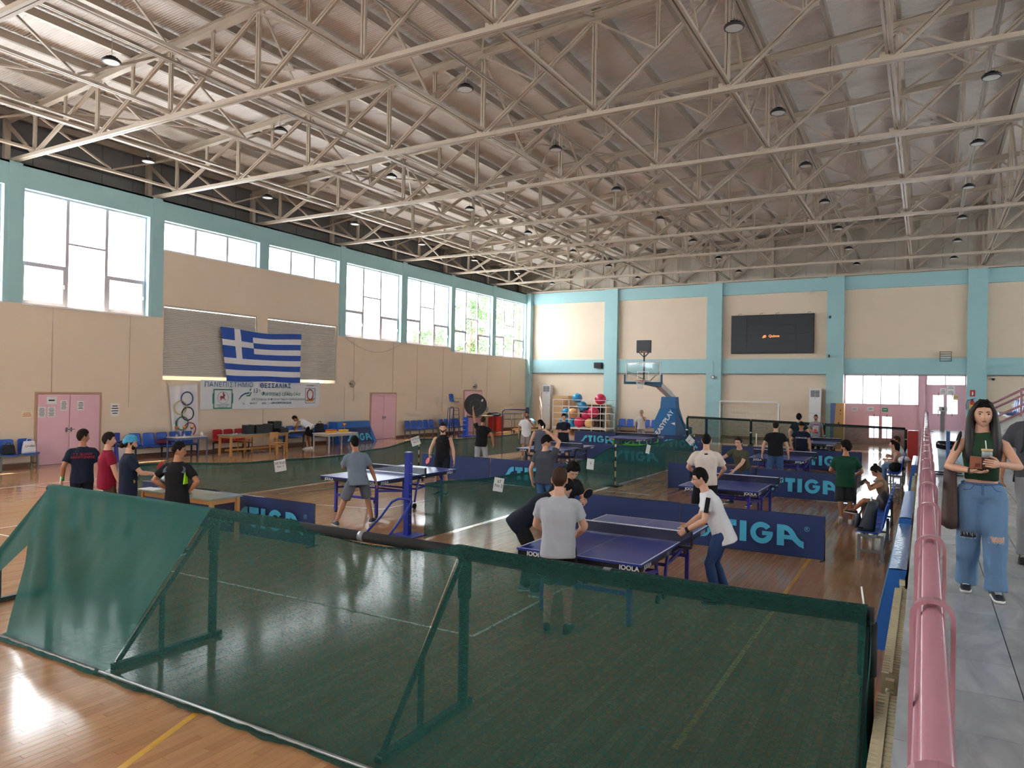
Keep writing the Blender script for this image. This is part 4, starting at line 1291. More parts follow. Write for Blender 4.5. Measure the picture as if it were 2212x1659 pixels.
b = B(); b.path([flag_pt(0,1), (0.02, -0.3, FHh+0.05), (0.0, -0.7, FHh+0.12)], 0.006, 5); b.path([flag_pt(1,1), (0.02, FW+0.25, FHh+0.06)], 0.006, 5); obj('cord', b, M_WHITE, fl_)

bn = thing('banner', 'white university sports week banner with blue lettering under the flag', 'banner', (XW+0.03, 17.62, 1.63))
BWd, BHt = 6.13, 1.12
b = B(); b.sheet(lambda u, v: Vector((0.012+0.012*fold(u*9, v*2, 1.0), BWd*u, BHt*v-0.05*math.sin(PI*u)*v*0.5)), 40, 8); obj('cloth', b, mat('banner_white', (224,226,232), 0.6, var=0.015, vscale=3), bn)
M_PBLUE = mat('print_steel_blue', (60,110,150), 0.6); M_PDBLUE = mat('print_deep_blue', (28,66,130), 0.6); M_PGREEN = mat('print_green', (40,130,90), 0.6)
M_PRED = mat('print_red', (170,44,60), 0.6); M_PGREY = mat('print_grey', (110,120,132), 0.6); M_PORANGE = mat('print_orange', (205,140,50), 0.6)
E_WALL = Matrix(((0,0,1),(1,0,0),(0,1,0))).to_euler()
def btext(txt, size, y, z, m, **k):
    return link('lettering', text_mesh(txt, size, m, 0.0008, align='LEFT', **k), bn, (0.034, y, z), E_WALL)
btext('ΠΑΝΕΠΙΣΤΗΜΙΟ', 0.27, 0.16, 0.945, M_PBLUE, space=1.12)
btext('ΘΕΣΣΑΛΙΑΣ', 0.25, 2.78, 0.93, M_PDBLUE, space=1.22, bold=0.006)
btext('ΧΟΡΗΓΟΣ', 0.085, 5.3, 0.97, M_PGREY, space=1.15)
btext('13', 0.26, 2.42, 0.72, M_PDBLUE); btext('η', 0.12, 2.72, 0.74, M_PDBLUE)
btext('Φοιτητική εβδομάδα', 0.22, 2.84, 0.60, M_PGREEN, shear=0.18)
btext('αθλητικών & πολιτιστικών εκδηλώσεων', 0.145, 2.34, 0.38, M_PGREY, shear=0.2, space=1.08)
btext('24', 0.105, 1.92, 0.205, M_PBLUE); btext('ΜΑΙΟΥ', 0.10, 2.28, 0.215, M_PGREY, space=1.15, bold=0.002); btext('2023', 0.10, 2.88, 0.21, M_PDBLUE)
btext('- ΩΡΑ ΕΝΑΡΞΗΣ 20:30', 0.10, 3.3, 0.22, M_PDBLUE, space=1.16, bold=0.002)
def flat(parent, name, poly, m, dx):
    b = B(); b.prism(poly, 'x', dx, dx+0.0015); return obj(name, b, m, parent)
def flat_ring(parent, name, cy_, cz, ry, rz, w, m, dx, n=36):
    b = B()
    for k in range(n):
        a0, a1 = 2*PI*k/n, 2*PI*(k+1)/n
        p = [(cy_+(ry-w)*math.cos(a0), cz+(rz-w)*math.sin(a0)), (cy_+ry*math.cos(a0), cz+rz*math.sin(a0)), (cy_+ry*math.cos(a1), cz+rz*math.sin(a1)), (cy_+(ry-w)*math.cos(a1), cz+(rz-w)*math.sin(a1))]
        b.prism(p, 'x', dx, dx+0.002)
    return obj(name, b, m, parent)
D = 0.033
for p in ([(0.57,0.02),(1.43,0.02),(1.43,0.06),(0.57,0.06)], [(0.57,0.74),(1.43,0.74),(1.43,0.78),(0.57,0.78)], [(0.57,0.06),(0.61,0.06),(0.61,0.74),(0.57,0.74)], [(1.39,0.06),(1.43,0.06),(1.43,0.74),(1.39,0.74)]):
    flat(bn, 'crest_frame', p, M_PGREEN, D)
for p in ([(0.53,0.22),(0.57,0.22),(0.57,0.62),(0.53,0.62)], [(1.43,0.22),(1.47,0.22),(1.47,0.62),(1.43,0.62)]): flat(bn, 'crest_frame', p, M_PBLUE, D)
flat_ring(bn, 'crest_ring', 1.0, 0.45, 0.26, 0.25, 0.035, mat('print_pale', (190,190,196), 0.7), D)
flat(bn, 'crest_figure', [(0.86,0.46),(0.9,0.52),(1.0,0.5),(1.01,0.57),(0.98,0.6),(1.0,0.65),(1.04,0.65),(1.05,0.58),(1.1,0.56),(1.07,0.5),(1.06,0.44),(1.14,0.34),(1.10,0.35),(1.03,0.42),(0.95,0.42),(0.9,0.33),(0.88,0.34),(0.9,0.42)], M_PRED, D)
link('lettering', text_mesh('ΠΑΝΕΠΙΣΤΗΜΙΟ\nΘΕΣΣΑΛΙΑΣ', 0.075, M_PGREY, 0.0008), bn, (0.034, 1.0, 0.125), E_WALL)
flat(bn, 'runner_mark', [(1.74,0.33),(1.85,0.47),(2.0,0.57),(2.25,0.62),(2.25,0.67),(2.02,0.63),(1.85,0.54),(1.76,0.42)], M_PDBLUE, D)
flat(bn, 'runner_mark', [(2.1,0.5),(2.28,0.5),(2.37,0.66),(2.32,0.68),(2.25,0.56),(2.1,0.54)], M_PGREEN, D)
flat(bn, 'runner_mark', [(2.25,0.72),(2.3,0.72),(2.35,0.8),(2.3,0.82)], M_PGREEN, D)
for p in ([(5.26,0.2),(5.84,0.2),(5.84,0.22),(5.26,0.22)], [(5.26,0.84),(5.84,0.84),(5.84,0.86),(5.26,0.86)], [(5.26,0.22),(5.28,0.22),(5.28,0.84),(5.26,0.84)], [(5.82,0.22),(5.84,0.22),(5.84,0.84),(5.82,0.84)]): flat(bn, 'sponsor_frame', p, M_PDBLUE, D)
flat_ring(bn, 'sponsor_ring', 5.55, 0.58, 0.2, 0.24, 0.05, M_PRED, D)
flat(bn, 'sponsor_band', [(5.33,0.28),(5.74,0.28),(5.76,0.4),(5.35,0.36)], M_PORANGE, D)

of = thing('olympic_flag', 'white flag with five interlaced rings hung on the left wall', 'flag', (XW+0.03, 16.35, 0.72))
b = B(); b.sheet(lambda u, v: Vector((0.03+0.03*math.sin(u*17+v*2)*(1-v*0.6), (-0.05+0.2*(1-v))*(1-u)+1.12*u+0.12*(1-v)*u+0.0, 1.86*v+0.0-0.09*(1-u)*v)), 30, 14); obj('cloth', b, M_FLAGW, of)
for (cy_, cz, m_) in ((0.68,1.33,mat('ring_blue',(40,70,130),0.6)), (0.42,1.0,mat('ring_yellow',(205,190,110),0.6)), (0.72,0.77,mat('ring_black',(34,36,46),0.6)), (0.5,0.42,mat('ring_green',(44,110,84),0.6)), (0.82,0.2,mat('ring_red',(180,40,60),0.6))):
    b = B(); b.path([(0.075, cy_+0.24*math.cos(a), cz+0.24*math.sin(a)) for a in [2*PI*k/28 for k in range(28)]], 0.022, 6, closed=True); obj('ring', b, m_, of)
b = B(); b.path([(0.0,-0.35,2.2),(0.03,-0.03,1.78)], 0.004, 5); b.path([(0.03,1.12,1.86),(0.0,1.3,1.98)], 0.004, 5); obj('cord', b, M_WHITE, of)

# notices on door and wall
def notice(parent, label, loc, w, h, lines, m=M_PAPER, ink=M_INK, far=False, grp=None):
    """paper with printed lines; far=True hangs on the far wall"""
    t = thing('notice', label, 'notice', loc, group=grp)
    rot = None
    b = B()
    if far: b.box(-w/2, w/2, -0.004, 0, -h/2, h/2)
    else: b.box(0, 0.004, -w/2, w/2, -h/2, h/2)
    obj('sheet', b, m, t)
    for k in range(lines):
        z = h/2-h*(k+1.2)/(lines+1.4); ww = w*(0.38 if k % 3 else 0.3)
        b = B()
        if far: b.box(-ww, ww, -0.0055, -0.004, z-h*0.18/(lines+1), z+h*0.18/(lines+1))
        else: b.box(0.004, 0.0055, -ww, ww, z-h*0.18/(lines+1), z+h*0.18/(lines+1))
        obj('printed_line', b, ink, t)
    return t
DX = XW+0.047
notice(None, 'white notice with a dark picture at the top of the left pink door', (DX, 12.33, 2.0), 0.3, 0.24, 1)
notice(None, 'white timetable sheet lowest left on the pink door', (DX, 12.05, 1.64), 0.22, 0.32, 7)
notice(None, 'tilted white timetable sheet beside the lowest left sheet on the door', (DX, 12.33, 1.64), 0.22, 0.32, 8)
notice(None, 'white typed notice left of the centre joint of the pink door', (DX, 12.70, 1.84), 0.21, 0.32, 6)
notice(None, 'white typed notice right of the centre joint of the pink door', (DX, 13.22, 1.83), 0.21, 0.31, 5)
notice(None, 'small cream sign with orange lettering left of the pink door', (XW+0.002, 11.65, 1.57), 0.33, 0.2, 3, mat('cream_card',(236,222,190),0.7), mat('orange_ink',(205,110,60),0.7))
notice(None, 'tall white poster with pictures right of the left pink door', (XW+0.002, 14.38, 1.68), 0.3, 0.44, 4)
FY = YF+0.05+0.028
notice(None, 'pale card left on the big pink far door', (-3.33, FY, 1.86), 0.3, 0.22, 2, far=True, ink=M_PGREY)
notice(None, 'white card in the middle of the big pink far door', (-2.56, FY, 1.9), 0.3, 0.22, 2, far=True, ink=M_PBLUE)
notice(None, 'green exit sign on the big pink far door', (-1.86, FY, 1.87), 0.28, 0.2, 1, mat('exit_green',(40,140,100),0.5), mat('exit_pale',(200,225,210),0.5), far=True)
notice(None, 'white sheet low left on the exit door', (0.8, FY, 2.9), 0.26, 0.34, 3, far=True, ink=M_PGREY)
notice(None, 'white sheet highest on the exit door', (1.14, FY, 3.1), 0.34, 0.22, 2, far=True, ink=M_PGREY)
notice(None, 'white wide sheet below the highest sheet on the exit door', (1.14, FY, 2.86), 0.36, 0.22, 3, far=True, ink=M_PGREY)
notice(None, 'yellowish sheet on the right of the exit door', (1.38, FY, 2.62), 0.26, 0.3, 1, mat('kraft_paper',(225,200,165),0.8), M_PORANGE, far=True)

# thin cables hanging on the left wall
cab = 0
for y, z0, z1 in ((12.33,2.25,4.88),(14.85,1.75,4.88),(20.62,0.3,1.62),(25.4,1.05,2.6),(26.0,1.9,4.88),(28.9,2.35,4.88),(30.9,1.4,4.88),(33.3,1.3,4.88),(35.2,2.6,4.65),(38.0,1.2,4.65),(40.9,2.3,4.65)):
    o = obj('wall_cable', B().tube((XW+0.008, y, z0), (XW+0.008, y, z1), 0.0045, n=6), mat('cable_pale', (150,140,130), 0.6))
    tag(o, 'thin dark cable down the left wall, %s from the camera' % ORD[cab], 'cable', 'cables on the left wall'); cab += 1
o = obj('wall_cable', B().path([(XW+0.012, 25.4+4.2*k/16, 4.86-0.55*math.sin(PI*k/16)) for k in range(17)], 0.006, 5), MATS['cable_pale']); tag(o, 'sagging loop of cable below the middle left windows', 'cable')
# wall fans (caged)
def wall_fan(y, z, label):
    t = thing('wall_fan', label, 'fan', (XW, y, z), group='small caged fans on the left wall')
    b = B(); b.tube((0,0,0), (0.12,0,0), 0.03, n=8); obj('bracket', b, M_BLACK, t)
    for r in (0.17, 0.11):
        b = B(); b.path([(0.16, r*math.cos(2*PI*k/20), r*math.sin(2*PI*k/20)) for k in range(20)], 0.006, 5, closed=True); obj('cage_ring', b, M_BLACK, t)
    for k in range(4):
        a = PI*k/4; b = B(); b.tube((0.165, -0.17*math.cos(a), -0.17*math.sin(a)), (0.165, 0.17*math.cos(a), 0.17*math.sin(a)), 0.004, n=5); obj('cage_wire', b, M_BLACK, t)
    for k in range(3):
        a = 2*PI*k/3; b = B(); b.cbox((0.13, 0.07*math.cos(a), 0.07*math.sin(a)), (0.006, 0.11, 0.05), 0, Matrix.Rotation(a, 3, 'X')); obj('blade', b, M_WHITE, t)
wall_fan(25.75, 2.72, 'small caged fan right of the banner'); wall_fan(36.5, 2.72, 'small caged fan above the far left pink door'); wall_fan(37.8, 1.35, 'small caged fan right of the big round mat')

# ------------------------------------------------------------------ desks along the left wall
M_WOODT = mat('table_wood_orange', (196,142,84), 0.4, var=0.12, vscale=5, stretch=(1,6,6))
M_GREENTOP = mat('table_top_green_grey', (150,158,146), 0.35)
M_PALETOP = mat('table_top_pale', (206,192,182), 0.4)
M_GREYLEG = mat('grey_leg', (176,172,172), 0.4)
def four_leg_table(name, label, cx, cy_, lx, ly, h, topm, legm, lt=0.05, th=0.03, rail=True, rz=0, grp='desks along the left wall'):
    t = thing(name, label, 'table', (cx, cy_, 0), rz, grp)
    b = B(); b.box(-lx/2, lx/2, -ly/2, ly/2, h-th, h); obj('table_top', b, topm, t)
    for sx in (-1, 1):
        for sy in (-1, 1):
            x, yy = sx*(lx/2-lt), sy*(ly/2-lt)
            b = B(); b.box(x-lt/2, x+lt/2, yy-lt/2, yy+lt/2, 0, h-th); obj('leg', b, legm, t)
    if rail:
        b = B()
        for sx in (-1, 1): b.box(sx*(lx/2-lt)-0.012, sx*(lx/2-lt)+0.012, -ly/2+lt, ly/2-lt, h-th-0.08, h-th)
        for sy in (-1, 1): b.box(-lx/2+lt, lx/2-lt, sy*(ly/2-lt)-0.012, sy*(ly/2-lt)+0.012, h-th-0.08, h-th)
        obj('apron', b, legm, t)
    return t
td = four_leg_table('school_desk', 'pale school desk with blue legs holding the trophies', -22.62, 16.45, 0.55, 1.3, 0.73, M_PALETOP, mat('desk_blue_leg', (84,112,160), 0.4), 0.035, 0.025)
wt = four_leg_table('wooden_table', 'long wooden table with speakers against the left wall', -22.0, 18.85, 0.75, 2.75, 0.76, M_GREENTOP, M_WOODT, 0.07, 0.035)
b = B(); b.beam((0, -1.3, 0.2), (0, 1.3, 0.2), 0.05, 0.07); obj('stretcher', b, M_WOODT, wt)
four_leg_table('desk', 'dark-legged desk where the man in the white vest bends', -22.55, 21.35, 0.6, 1.6, 0.74, M_PALETOP, M_BLACK, 0.04, 0.03)
four_leg_table('desk', 'pale grey desk with two yellow boxes in front of the seats', -20.5, 21.6, 0.9, 1.65, 0.74, M_PALETOP, M_GREYLEG, 0.05, 0.03)
four_leg_table('glass_topped_desk', 'wooden desk with a greenish glass top by the four standing men', -10.82, 7.93, 1.9, 0.62, 0.76, mat('glass_green_top', (138,150,140), 0.12), M_WOODT, 0.06, 0.025)

def trophy(loc, label, h=0.36):
    t = thing('trophy', label, 'trophy', loc, group='trophies on the school desk')
    b = B(); b.lathe([(0.045,0.0),(0.045,0.03),(0.03,0.035),(0.028,0.08),(0.012,0.09)], n=14); obj('base', b, mat('trophy_base', (210,205,200), 0.3), t)
    b = B(); b.lathe([(0.01,0.09),(0.014,0.14),(0.009,0.18),(0.016,0.2),(0.01,0.23)], n=12); obj('stem', b, M_CHROME, t)
    b = B(); b.lathe([(0.01,0.23),(0.03,0.26),(0.06,0.31),(0.085,h),(0.08,h),(0.055,0.315),(0.0,0.27)], n=18); obj('cup', b, mat('trophy_gold', (225,160,90), 0.25, metal=0.8), t)
    b = B(); b.path([(-0.06,0,0.31),(-0.08,0,0.2),(-0.06,0.02,0.05)], 0.006, 5); b.path([(0.06,0,0.31),(0.07,0.02,0.18),(0.08,0.02,0.05)], 0.006, 5); obj('ribbon', b, M_PDBLUE, t)
    return t
trophy((-22.6, 16.0, 0.73), 'gold cup trophy nearest the wall door on the school desk'); trophy((-22.6, 16.3, 0.73), 'gold cup trophy in the middle of the three on the desk'); trophy((-22.6, 16.6, 0.73), 'gold cup trophy at the right of the three on the desk')
trophy((-20.5, 22.1, 0.74), 'silver cup with ribbons between the yellow boxes')
b = B(); b.lathe([(0.055,0),(0.06,0.03),(0.05,0.1),(0.02,0.12),(0.02,0.15)], n=14)
tag(obj('bell_jar', b, M_PAPER, None, (-22.6, 17.0, 0.73)), 'small white round container at the right end of the trophy desk', 'container')
M_SPK = mat('speaker_black', (32,32,36), 0.55, bump=0.2, bscale=60)
def amp(loc, d, label, knobs=2):
    t = thing('amplifier', label, 'amplifier', loc, group='sound equipment on the wooden table')
    b = B(); b.box(-d[0]/2, d[0]/2, -d[1]/2, d[1]/2, 0, d[2]); obj('case', b, M_SPK, t)
    b = B(); b.box(d[0]/2, d[0]/2+0.004, -d[1]/2+0.02, d[1]/2-0.02, 0.02, d[2]-0.02); obj('grille', b, mat('speaker_grille', (48,48,54), 0.7), t)
    for s in (-1, 1):
        b = B(); b.box(-d[0]/2, d[0]/2+0.006, s*(d[1]/2-0.012)-0.012, s*(d[1]/2-0.012)+0.012, d[2]-0.02, d[2]+0.008); obj('corner_guard', b, M_GALV, t)
    return t
amp((-22.0, 18.55, 0.76), (0.3,0.32,0.33), 'black loudspeaker at the left end of the sound equipment'); amp((-22.0, 19.15, 0.76), (0.35,0.75,0.32), 'wide black flight case in the middle of the wooden table')
amp((-22.15, 19.62, 0.76), (0.3,0.22,0.33), 'narrow black speaker beside the wide flight case'); amp((-22.15, 19.95, 0.76), (0.34,0.4,0.42), 'tall black amplifier on the right end of the wooden table'); amp((-21.78, 20.0, 0.76), (0.26,0.42,0.16), 'flat black mixer at the front right of the wooden table')
def box_thing(name, loc, d, m, label, cat, lid=None):
    t = thing(name, label, cat, loc)
    b = B(); b.box(-d[0]/2, d[0]/2, -d[1]/2, d[1]/2, 0, d[2]*0.7); obj('body', b, m, t)
    b = B(); b.box(-d[0]/2-0.006, d[0]/2+0.006, -d[1]/2-0.006, d[1]/2+0.006, d[2]*0.7, d[2]); obj('lid', b, lid or m, t)
    return t
M_YEL = mat('yellow_plastic', (232,176,54), 0.4)
box_thing('plastic_box', (-20.5, 21.35, 0.74), (0.24,0.4,0.14), M_YEL, 'yellow box with a red lid at the left of the pale grey desk', 'box', mat('red_plastic', (200,60,50), 0.4))
box_thing('plastic_box', (-20.45, 22.0, 0.74), (0.2,0.36,0.11), M_YEL, 'yellow box below the silver cup on the pale grey desk', 'box')
def wood_chair(x, y, rz, label):
    t = thing('wooden_chair', label, 'chair', (x, y, 0), rz, 'wooden chairs at the left table')
    b = B(); b.box(-0.2, 0.2, -0.2, 0.2, 0.42, 0.445); obj('seat', b, M_WOODT, t)
    for sx in (-1, 1):
        b = B(); b.box(sx*0.18-0.018, sx*0.18+0.018, -0.19, -0.155, 0, 0.42); obj('leg', b, M_WOODT, t)
        b = B(); b.beam((sx*0.18, 0.18, 0), (sx*0.18, 0.21, 0.82), 0.036, 0.036, (0,1,0)); obj('leg', b, M_WOODT, t)
        b = B(); b.box(sx*0.18-0.01, sx*0.18+0.01, -0.16, 0.18, 0.34, 0.38); obj('side_rail', b, M_WOODT, t)
    b = B(); b.sheet(lambda u, v: Vector((-0.2+0.4*u, 0.185+0.02*v+0.02*math.sin(PI*u), 0.6+0.22*v)), 6, 2); b.sheet(lambda u, v: Vector((0.2-0.4*u, 0.20+0.02*v+0.02*math.sin(PI*u), 0.6+0.22*v)), 6, 2); obj('backrest', b, M_WOODT, t)
    b = B(); b.box(-0.18, 0.18, -0.185, -0.165, 0.34, 0.38); obj('front_rail', b, M_WOODT, t)
wood_chair(-21.15, 19.2, R90, 'wooden chair standing in front of the sound table')
wood_chair(-22.7, 19.0, -R90, 'wooden chair tucked behind the sound table')
# pile of cables under the sound table
o = obj('power_cables', B().path([(-22.2+0.25*math.sin(k*1.3), 18.6+0.07*k, 0.012) for k in range(22)], 0.008, 5), M_PGREY); tag(o, 'tangle of pale cables under the sound table', 'cables')
# foam block with barrier cloth near the middle pink door
t = thing('foam_block', 'blue foam block draped with a lettered navy cloth beside the pink door', 'foam block', (-23.1, 25.45, 0))
b = B(); b.prism([(-0.35,0),(0.35,0),(0.15,0.98),(-0.35,0.98)], 'y', -1.2, 1.0); obj('block', b, M_MATD, t)
b = B(); b.prism([(-0.35,0),(0.45,0),(-0.1,0.98),(-0.35,0.98)], 'y', 1.0, 1.2); obj('end_wedge', b, M_MATD, t)
b = B(); b.sheet(lambda u, v: Vector((0.37-0.14*v, -1.15+2.1*u, 0.02+0.68*v)), 10, 4); obj('cloth', b, M_NAVY, t)
for me in LET: link('letter', me, t, (0.385, 0.1, 0.10), (-0.203, 0.0, R90))
# bin at the left, black-lined
def bin_(loc, label, m, r=0.26, h=0.62):
    t = thing('waste_bin', label, 'bin', loc)
    b = B(); b.lathe([(r*0.85,0),(r,h)], n=20); obj('drum', b, m, t)
    b = B(); bb = [(r*1.04,h*0.78),(r*1.08,h*0.9),(r*1.06,h),(r*0.96,h+0.03),(r*0.9,h-0.1)]
    b.lathe(bb, n=26)
    b.v = [v+Vector((0,0,0.035*noise.noise(v*9))) if v.z < h*0.85 else v+Vector((0,0,0.015*noise.noise(v*11))) for v in b.v]
    obj('bin_liner', b, mat('bin_liner_black', (16,16,20), 0.25, bump=0.6, bscale=18), t)
    return t
bin_((-23.0, 14.25, 0), 'grey bin with a black liner beside the left pink door', mat('bin_grey', (180,176,170), 0.5))
bin_((0.55, 19.6, WALK), 'pale metal bin with a black liner on the walkway', mat('bin_pale_blue', (176,196,206), 0.35), 0.3, 0.62)
# blue folding stand in front of the walkway bin
t = thing('folding_sign_stand', 'blue folded stand with black feet beside the walkway bin', 'stand', (0.44, 18.3, WALK))
b = B(); b.box(-0.03, 0.03, -0.35, 0.35, 0.05, 0.95); obj('panel', b, mat('stand_blue', (52,88,140), 0.4), t)
for yy in (-0.3, 0.3):
    b = B(); b.beam((-0.25, yy, 0.02), (0.28, yy, 0.02), 0.03, 0.03); obj('foot', b, M_BLACK, t)
# slim blue post stored at the wall left
o = obj('wall_post', B().box(-0.06, 0.06, -0.06, 0.06, 0, 0.95), M_BLUEP, None, (-22.9, 14.05, 0)); tag(o, 'short square blue post by the left bin', 'post')
# dark bag and white bag on the far-left seats
def bag(loc, d, m, label, rz=0):
    t = thing('bag', label, 'bag', loc, rz)
    b = B(); n = 10
    R = []
    for k in range(7):
        s = k/6; w = 1-0.25*s**2
        R.append([Vector((d[0]/2*w*math.copysign(abs(math.cos(a))**0.6, math.cos(a)), d[1]/2*w*math.copysign(abs(math.sin(a))**0.6, math.sin(a)), d[2]*s)) for a in [2*PI*j/16 for j in range(16)]])
    b.rings(R); obj('body', b, m, t)
    b = B(); b.path([(0.0, -d[1]*0.2, d[2]*0.97), (0.0, -d[1]*0.12, d[2]*1.2), (0, d[1]*0.12, d[2]*1.2), (0.0, d[1]*0.2, d[2]*0.97)], 0.012, 6); obj('handle', b, m, t)
    return t
M_BAGB = mat('bag_black', (28,29,36), 0.7, bump=0.3, bscale=30)
bag((-23.05, 10.9, 0.45), (0.2,0.36,0.28), M_BAGB, 'black bag on a far-left blue seat')
t = bag((-23.02, 11.44, 0.45), (0.1,0.4,0.36), mat('paper_bag_white', (230,230,234), 0.6), 'white carrier bag with dark script on the last far-left seat')
link('lettering', text_mesh('Lyreliyn', 0.085, M_INK, 0.0005, shear=0.3), t, (0.052, 0, 0.22), E_WALL)
bag((-23.05, 23.3, 0.45), (0.3,0.42,0.5), M_BAGB, 'round black rucksack on the blue seats right of the bending man')
b = B(); b.ell((0,0,0), (0.2,0.26,0.09), 14, 8); b.v = [v+Vector((0,0,0.03*noise.noise(v*8))) for v in b.v]
tag(obj('jumper', b, mat('maroon_cloth', (110,30,52), 0.8, bump=0.4, bscale=14), None, (-23.15, 15.9, 0.535)), 'maroon jumper lying on a blue seat', 'clothing')
b = B(); b.ell((0,0,0), (0.38,0.22,0.13), 18, 10); b.v = [v+Vector((0.0,0.0,0.05*noise.noise(v*7))) for v in b.v]
tag(obj('jacket_heap', b, mat('leather_jacket', (34,28,28), 0.35, bump=0.6, bscale=12), None, (-11.2, 7.95, 0.90)), 'heap of dark leather jackets on the glass-topped desk', 'clothing')
b = B(); b.box(-0.2,0.2,-0.12,0.12,0,0.012); tag(obj('papers', b, M_PAPER, None, (-11.62, 7.75, 0.76)), 'loose white papers on the glass-topped desk', 'papers')
b = B(); b.lathe([(0.05,0),(0.055,0.02),(0.0,0.03)], n=12); b.ell((-0.02,0.12,0.02), (0.06,0.03,0.02), 10, 6); tag(obj('cloth_scrap', b, M_PAPER, None, (-22.1, 18.0, 0.76)), 'crumpled white paper on the left end of the wooden table', 'paper')
# ------------------------------------------------------------------ far-left corner: umpire chair, round mat
t = thing('umpire_chair', 'tall blue umpire chair with ladder by the left wall', 'umpire chair', (-22.4, 32.5, 0))
M_UMP = mat('umpire_dark_blue', (34,44,96), 0.4)
link('seat', SEAT_B, t, (0, 0.2, 1.42), (0, 0, R90))
for yy in (-0.25, 0.25):
    b = B(); b.path([(0.3, yy+0.2, 0.0), (0.14, yy+0.2, 1.5), (-0.18, yy+0.2, 1.52), (-0.35, yy+0.2, 0.0)], 0.02, 8); obj('frame', b, M_UMP, t)
    b = B(); b.beam((0.02, yy+0.2, 2.05), (0.32, yy+0.2, 2.05), 0.04, 0.025); obj('armrest', b, M_GALV, t)
for k in range(6):
    z = 0.2+0.24*k; x = 0.28-0.11*z
    b = B(); b.tube((x, -0.05, z), (x, 0.45, z), 0.014, n=8); obj('rung', b, M_UMP, t)
b = B(); b.path([(0.1,-0.32,0.0),(0.1,-0.32,1.45),(0.1,-0.25,1.58),(0.1,0.0,1.58),(0.1,0.06,1.45),(0.1,0.06,0.0)], 0.022, 8); obj('guard_rail', b, M_UMP, t)
t = thing('folded_trolley', 'bright blue folded net trolley at the foot of the umpire chair', 'trolley', (-21.6, 32.7, 0))
b = B(); b.box(-0.1,0.1,-0.1,0.1,0.06,1.05); obj('column', b, M_BLUEB, t)
for z in (0.35, 0.62, 0.86): 
    b = B(); b.box(-0.06,0.06,-0.22,0.22,z,z+0.03); obj('arm', b, mat('trolley_pale', (180,200,235), 0.3), t)
b = B(); b.box(-0.3,0.3,-0.35,0.6,0.03,0.07); obj('base', b, M_BLUEB, t)
for x_, y_ in ((-0.27,-0.3),(0.27,-0.3),(-0.27,0.55),(0.27,0.55)):
    b = B(); b.path([(x_-0.015,y_,0.035),(x_+0.015,y_,0.035)], 0.035, 10); obj('wheel', b, M_BLACK, t)
b = B(); b.tube((0,0,1.05),(0,0,1.3), 0.03, n=10); obj('top_cap', b, M_WHITE, t)
t = thing('round_mat', 'large round black rubber trampoline leaning by the umpire chair', 'trampoline', (-22.15, 34.5, 1.68), math.radians(-57))
b = B(); b.path([(-0.035,0,0),(0.035,0,0)], 0.63, 40); obj('disc', b, mat('rubber_black', (40,42,48), 0.5), t)
b = B(); b.path([(0.037, 0.3*math.cos(2*PI*k/30), 0.3*math.sin(2*PI*k/30)) for k in range(30)], 0.006, 5, closed=True); obj('seam_ring', b, M_PGREY, t)
b = B(); b.path([(0.037, 0.62*math.cos(2*PI*k/40), 0.62*math.sin(2*PI*k/40)) for k in range(40)], 0.02, 6, closed=True); obj('rim', b, M_BLACK, t)
b = B(); b.cbox((0.04, 0.38, 0.26), (0.004, 0.1, 0.14), 0, Matrix.Rotation(-0.5, 3, 'X')); obj('label_patch', b, M_PAPER, t)
four_leg_table('side_table', 'thin-topped table with a pink cloth under the round black trampoline', -22.7, 35.85, 0.6, 2.2, 1.03, mat('pale_ply', (196,166,130), 0.5), M_BENCHF, 0.04, 0.025)
o = obj('leaning_board', B().beam((-21.9, 34.1, 0.02), (-22.3, 34.7, 1.0), 0.08, 0.02), M_WOODT); tag(o, 'thin wooden batten leaning under the round trampoline', 'board')
t = thing('equipment_cabinet', 'red metal cabinet by the left wall near the corner', 'cabinet', (-22.9, 38.0, 0))
M_REDM = mat('red_metal', (186,38,34), 0.4)
b = B(); b.box(-0.3,0.3,-0.4,0.4,0.05,0.92); obj('body', b, M_REDM, t); b = B(); b.box(0.3,0.31,-0.37,-0.01,0.1,0.88); dd = obj('door', b, M_REDM, t); b = B(); b.box(0.31,0.33,-0.06,-0.04,0.45,0.55); obj('handle', b, M_CHROME, dd)
b = B(); b.box(0.3,0.31,0.01,0.37,0.1,0.88); dd = obj('door', b, M_REDM, t); b = B(); b.box(0.31,0.33,0.04,0.06,0.45,0.55); obj('handle', b, M_CHROME, dd)
b = B(); b.ell((0,0,0), (0.3,0.75,0.12), 16, 8); b.v = [v+Vector((0,0,0.05*noise.noise(v*5))) for v in b.v]
tag(obj('sports_bag', b, M_BAGB, None, (-22.8, 37.6, 1.04)), 'long black sports bag lying on top of the red cabinet', 'bag')
t = thing('tube_trolley', 'grey tubular trolley standing empty by the left wall', 'trolley', (-22.8, 40.0, 0))
for z in (0.15, 0.7, 1.05):
    b = B(); b.path([(-0.3,-0.7,z),(0.3,-0.7,z),(0.3,0.7,z),(-0.3,0.7,z)], 0.018, 6, closed=True); obj('rail', b, M_BENCHF, t)
for x_ in (-0.3,0.3):
    for y_ in (-0.7,0.7):
        b = B(); b.tube((x_,y_,0.06),(x_,y_,1.05),0.018,n=6); obj('upright', b, M_BENCHF, t); b = B(); b.path([(x_-0.015,y_,0.04),(x_+0.015,y_,0.04)],0.04,10); obj('wheel', b, M_BLACK, t)

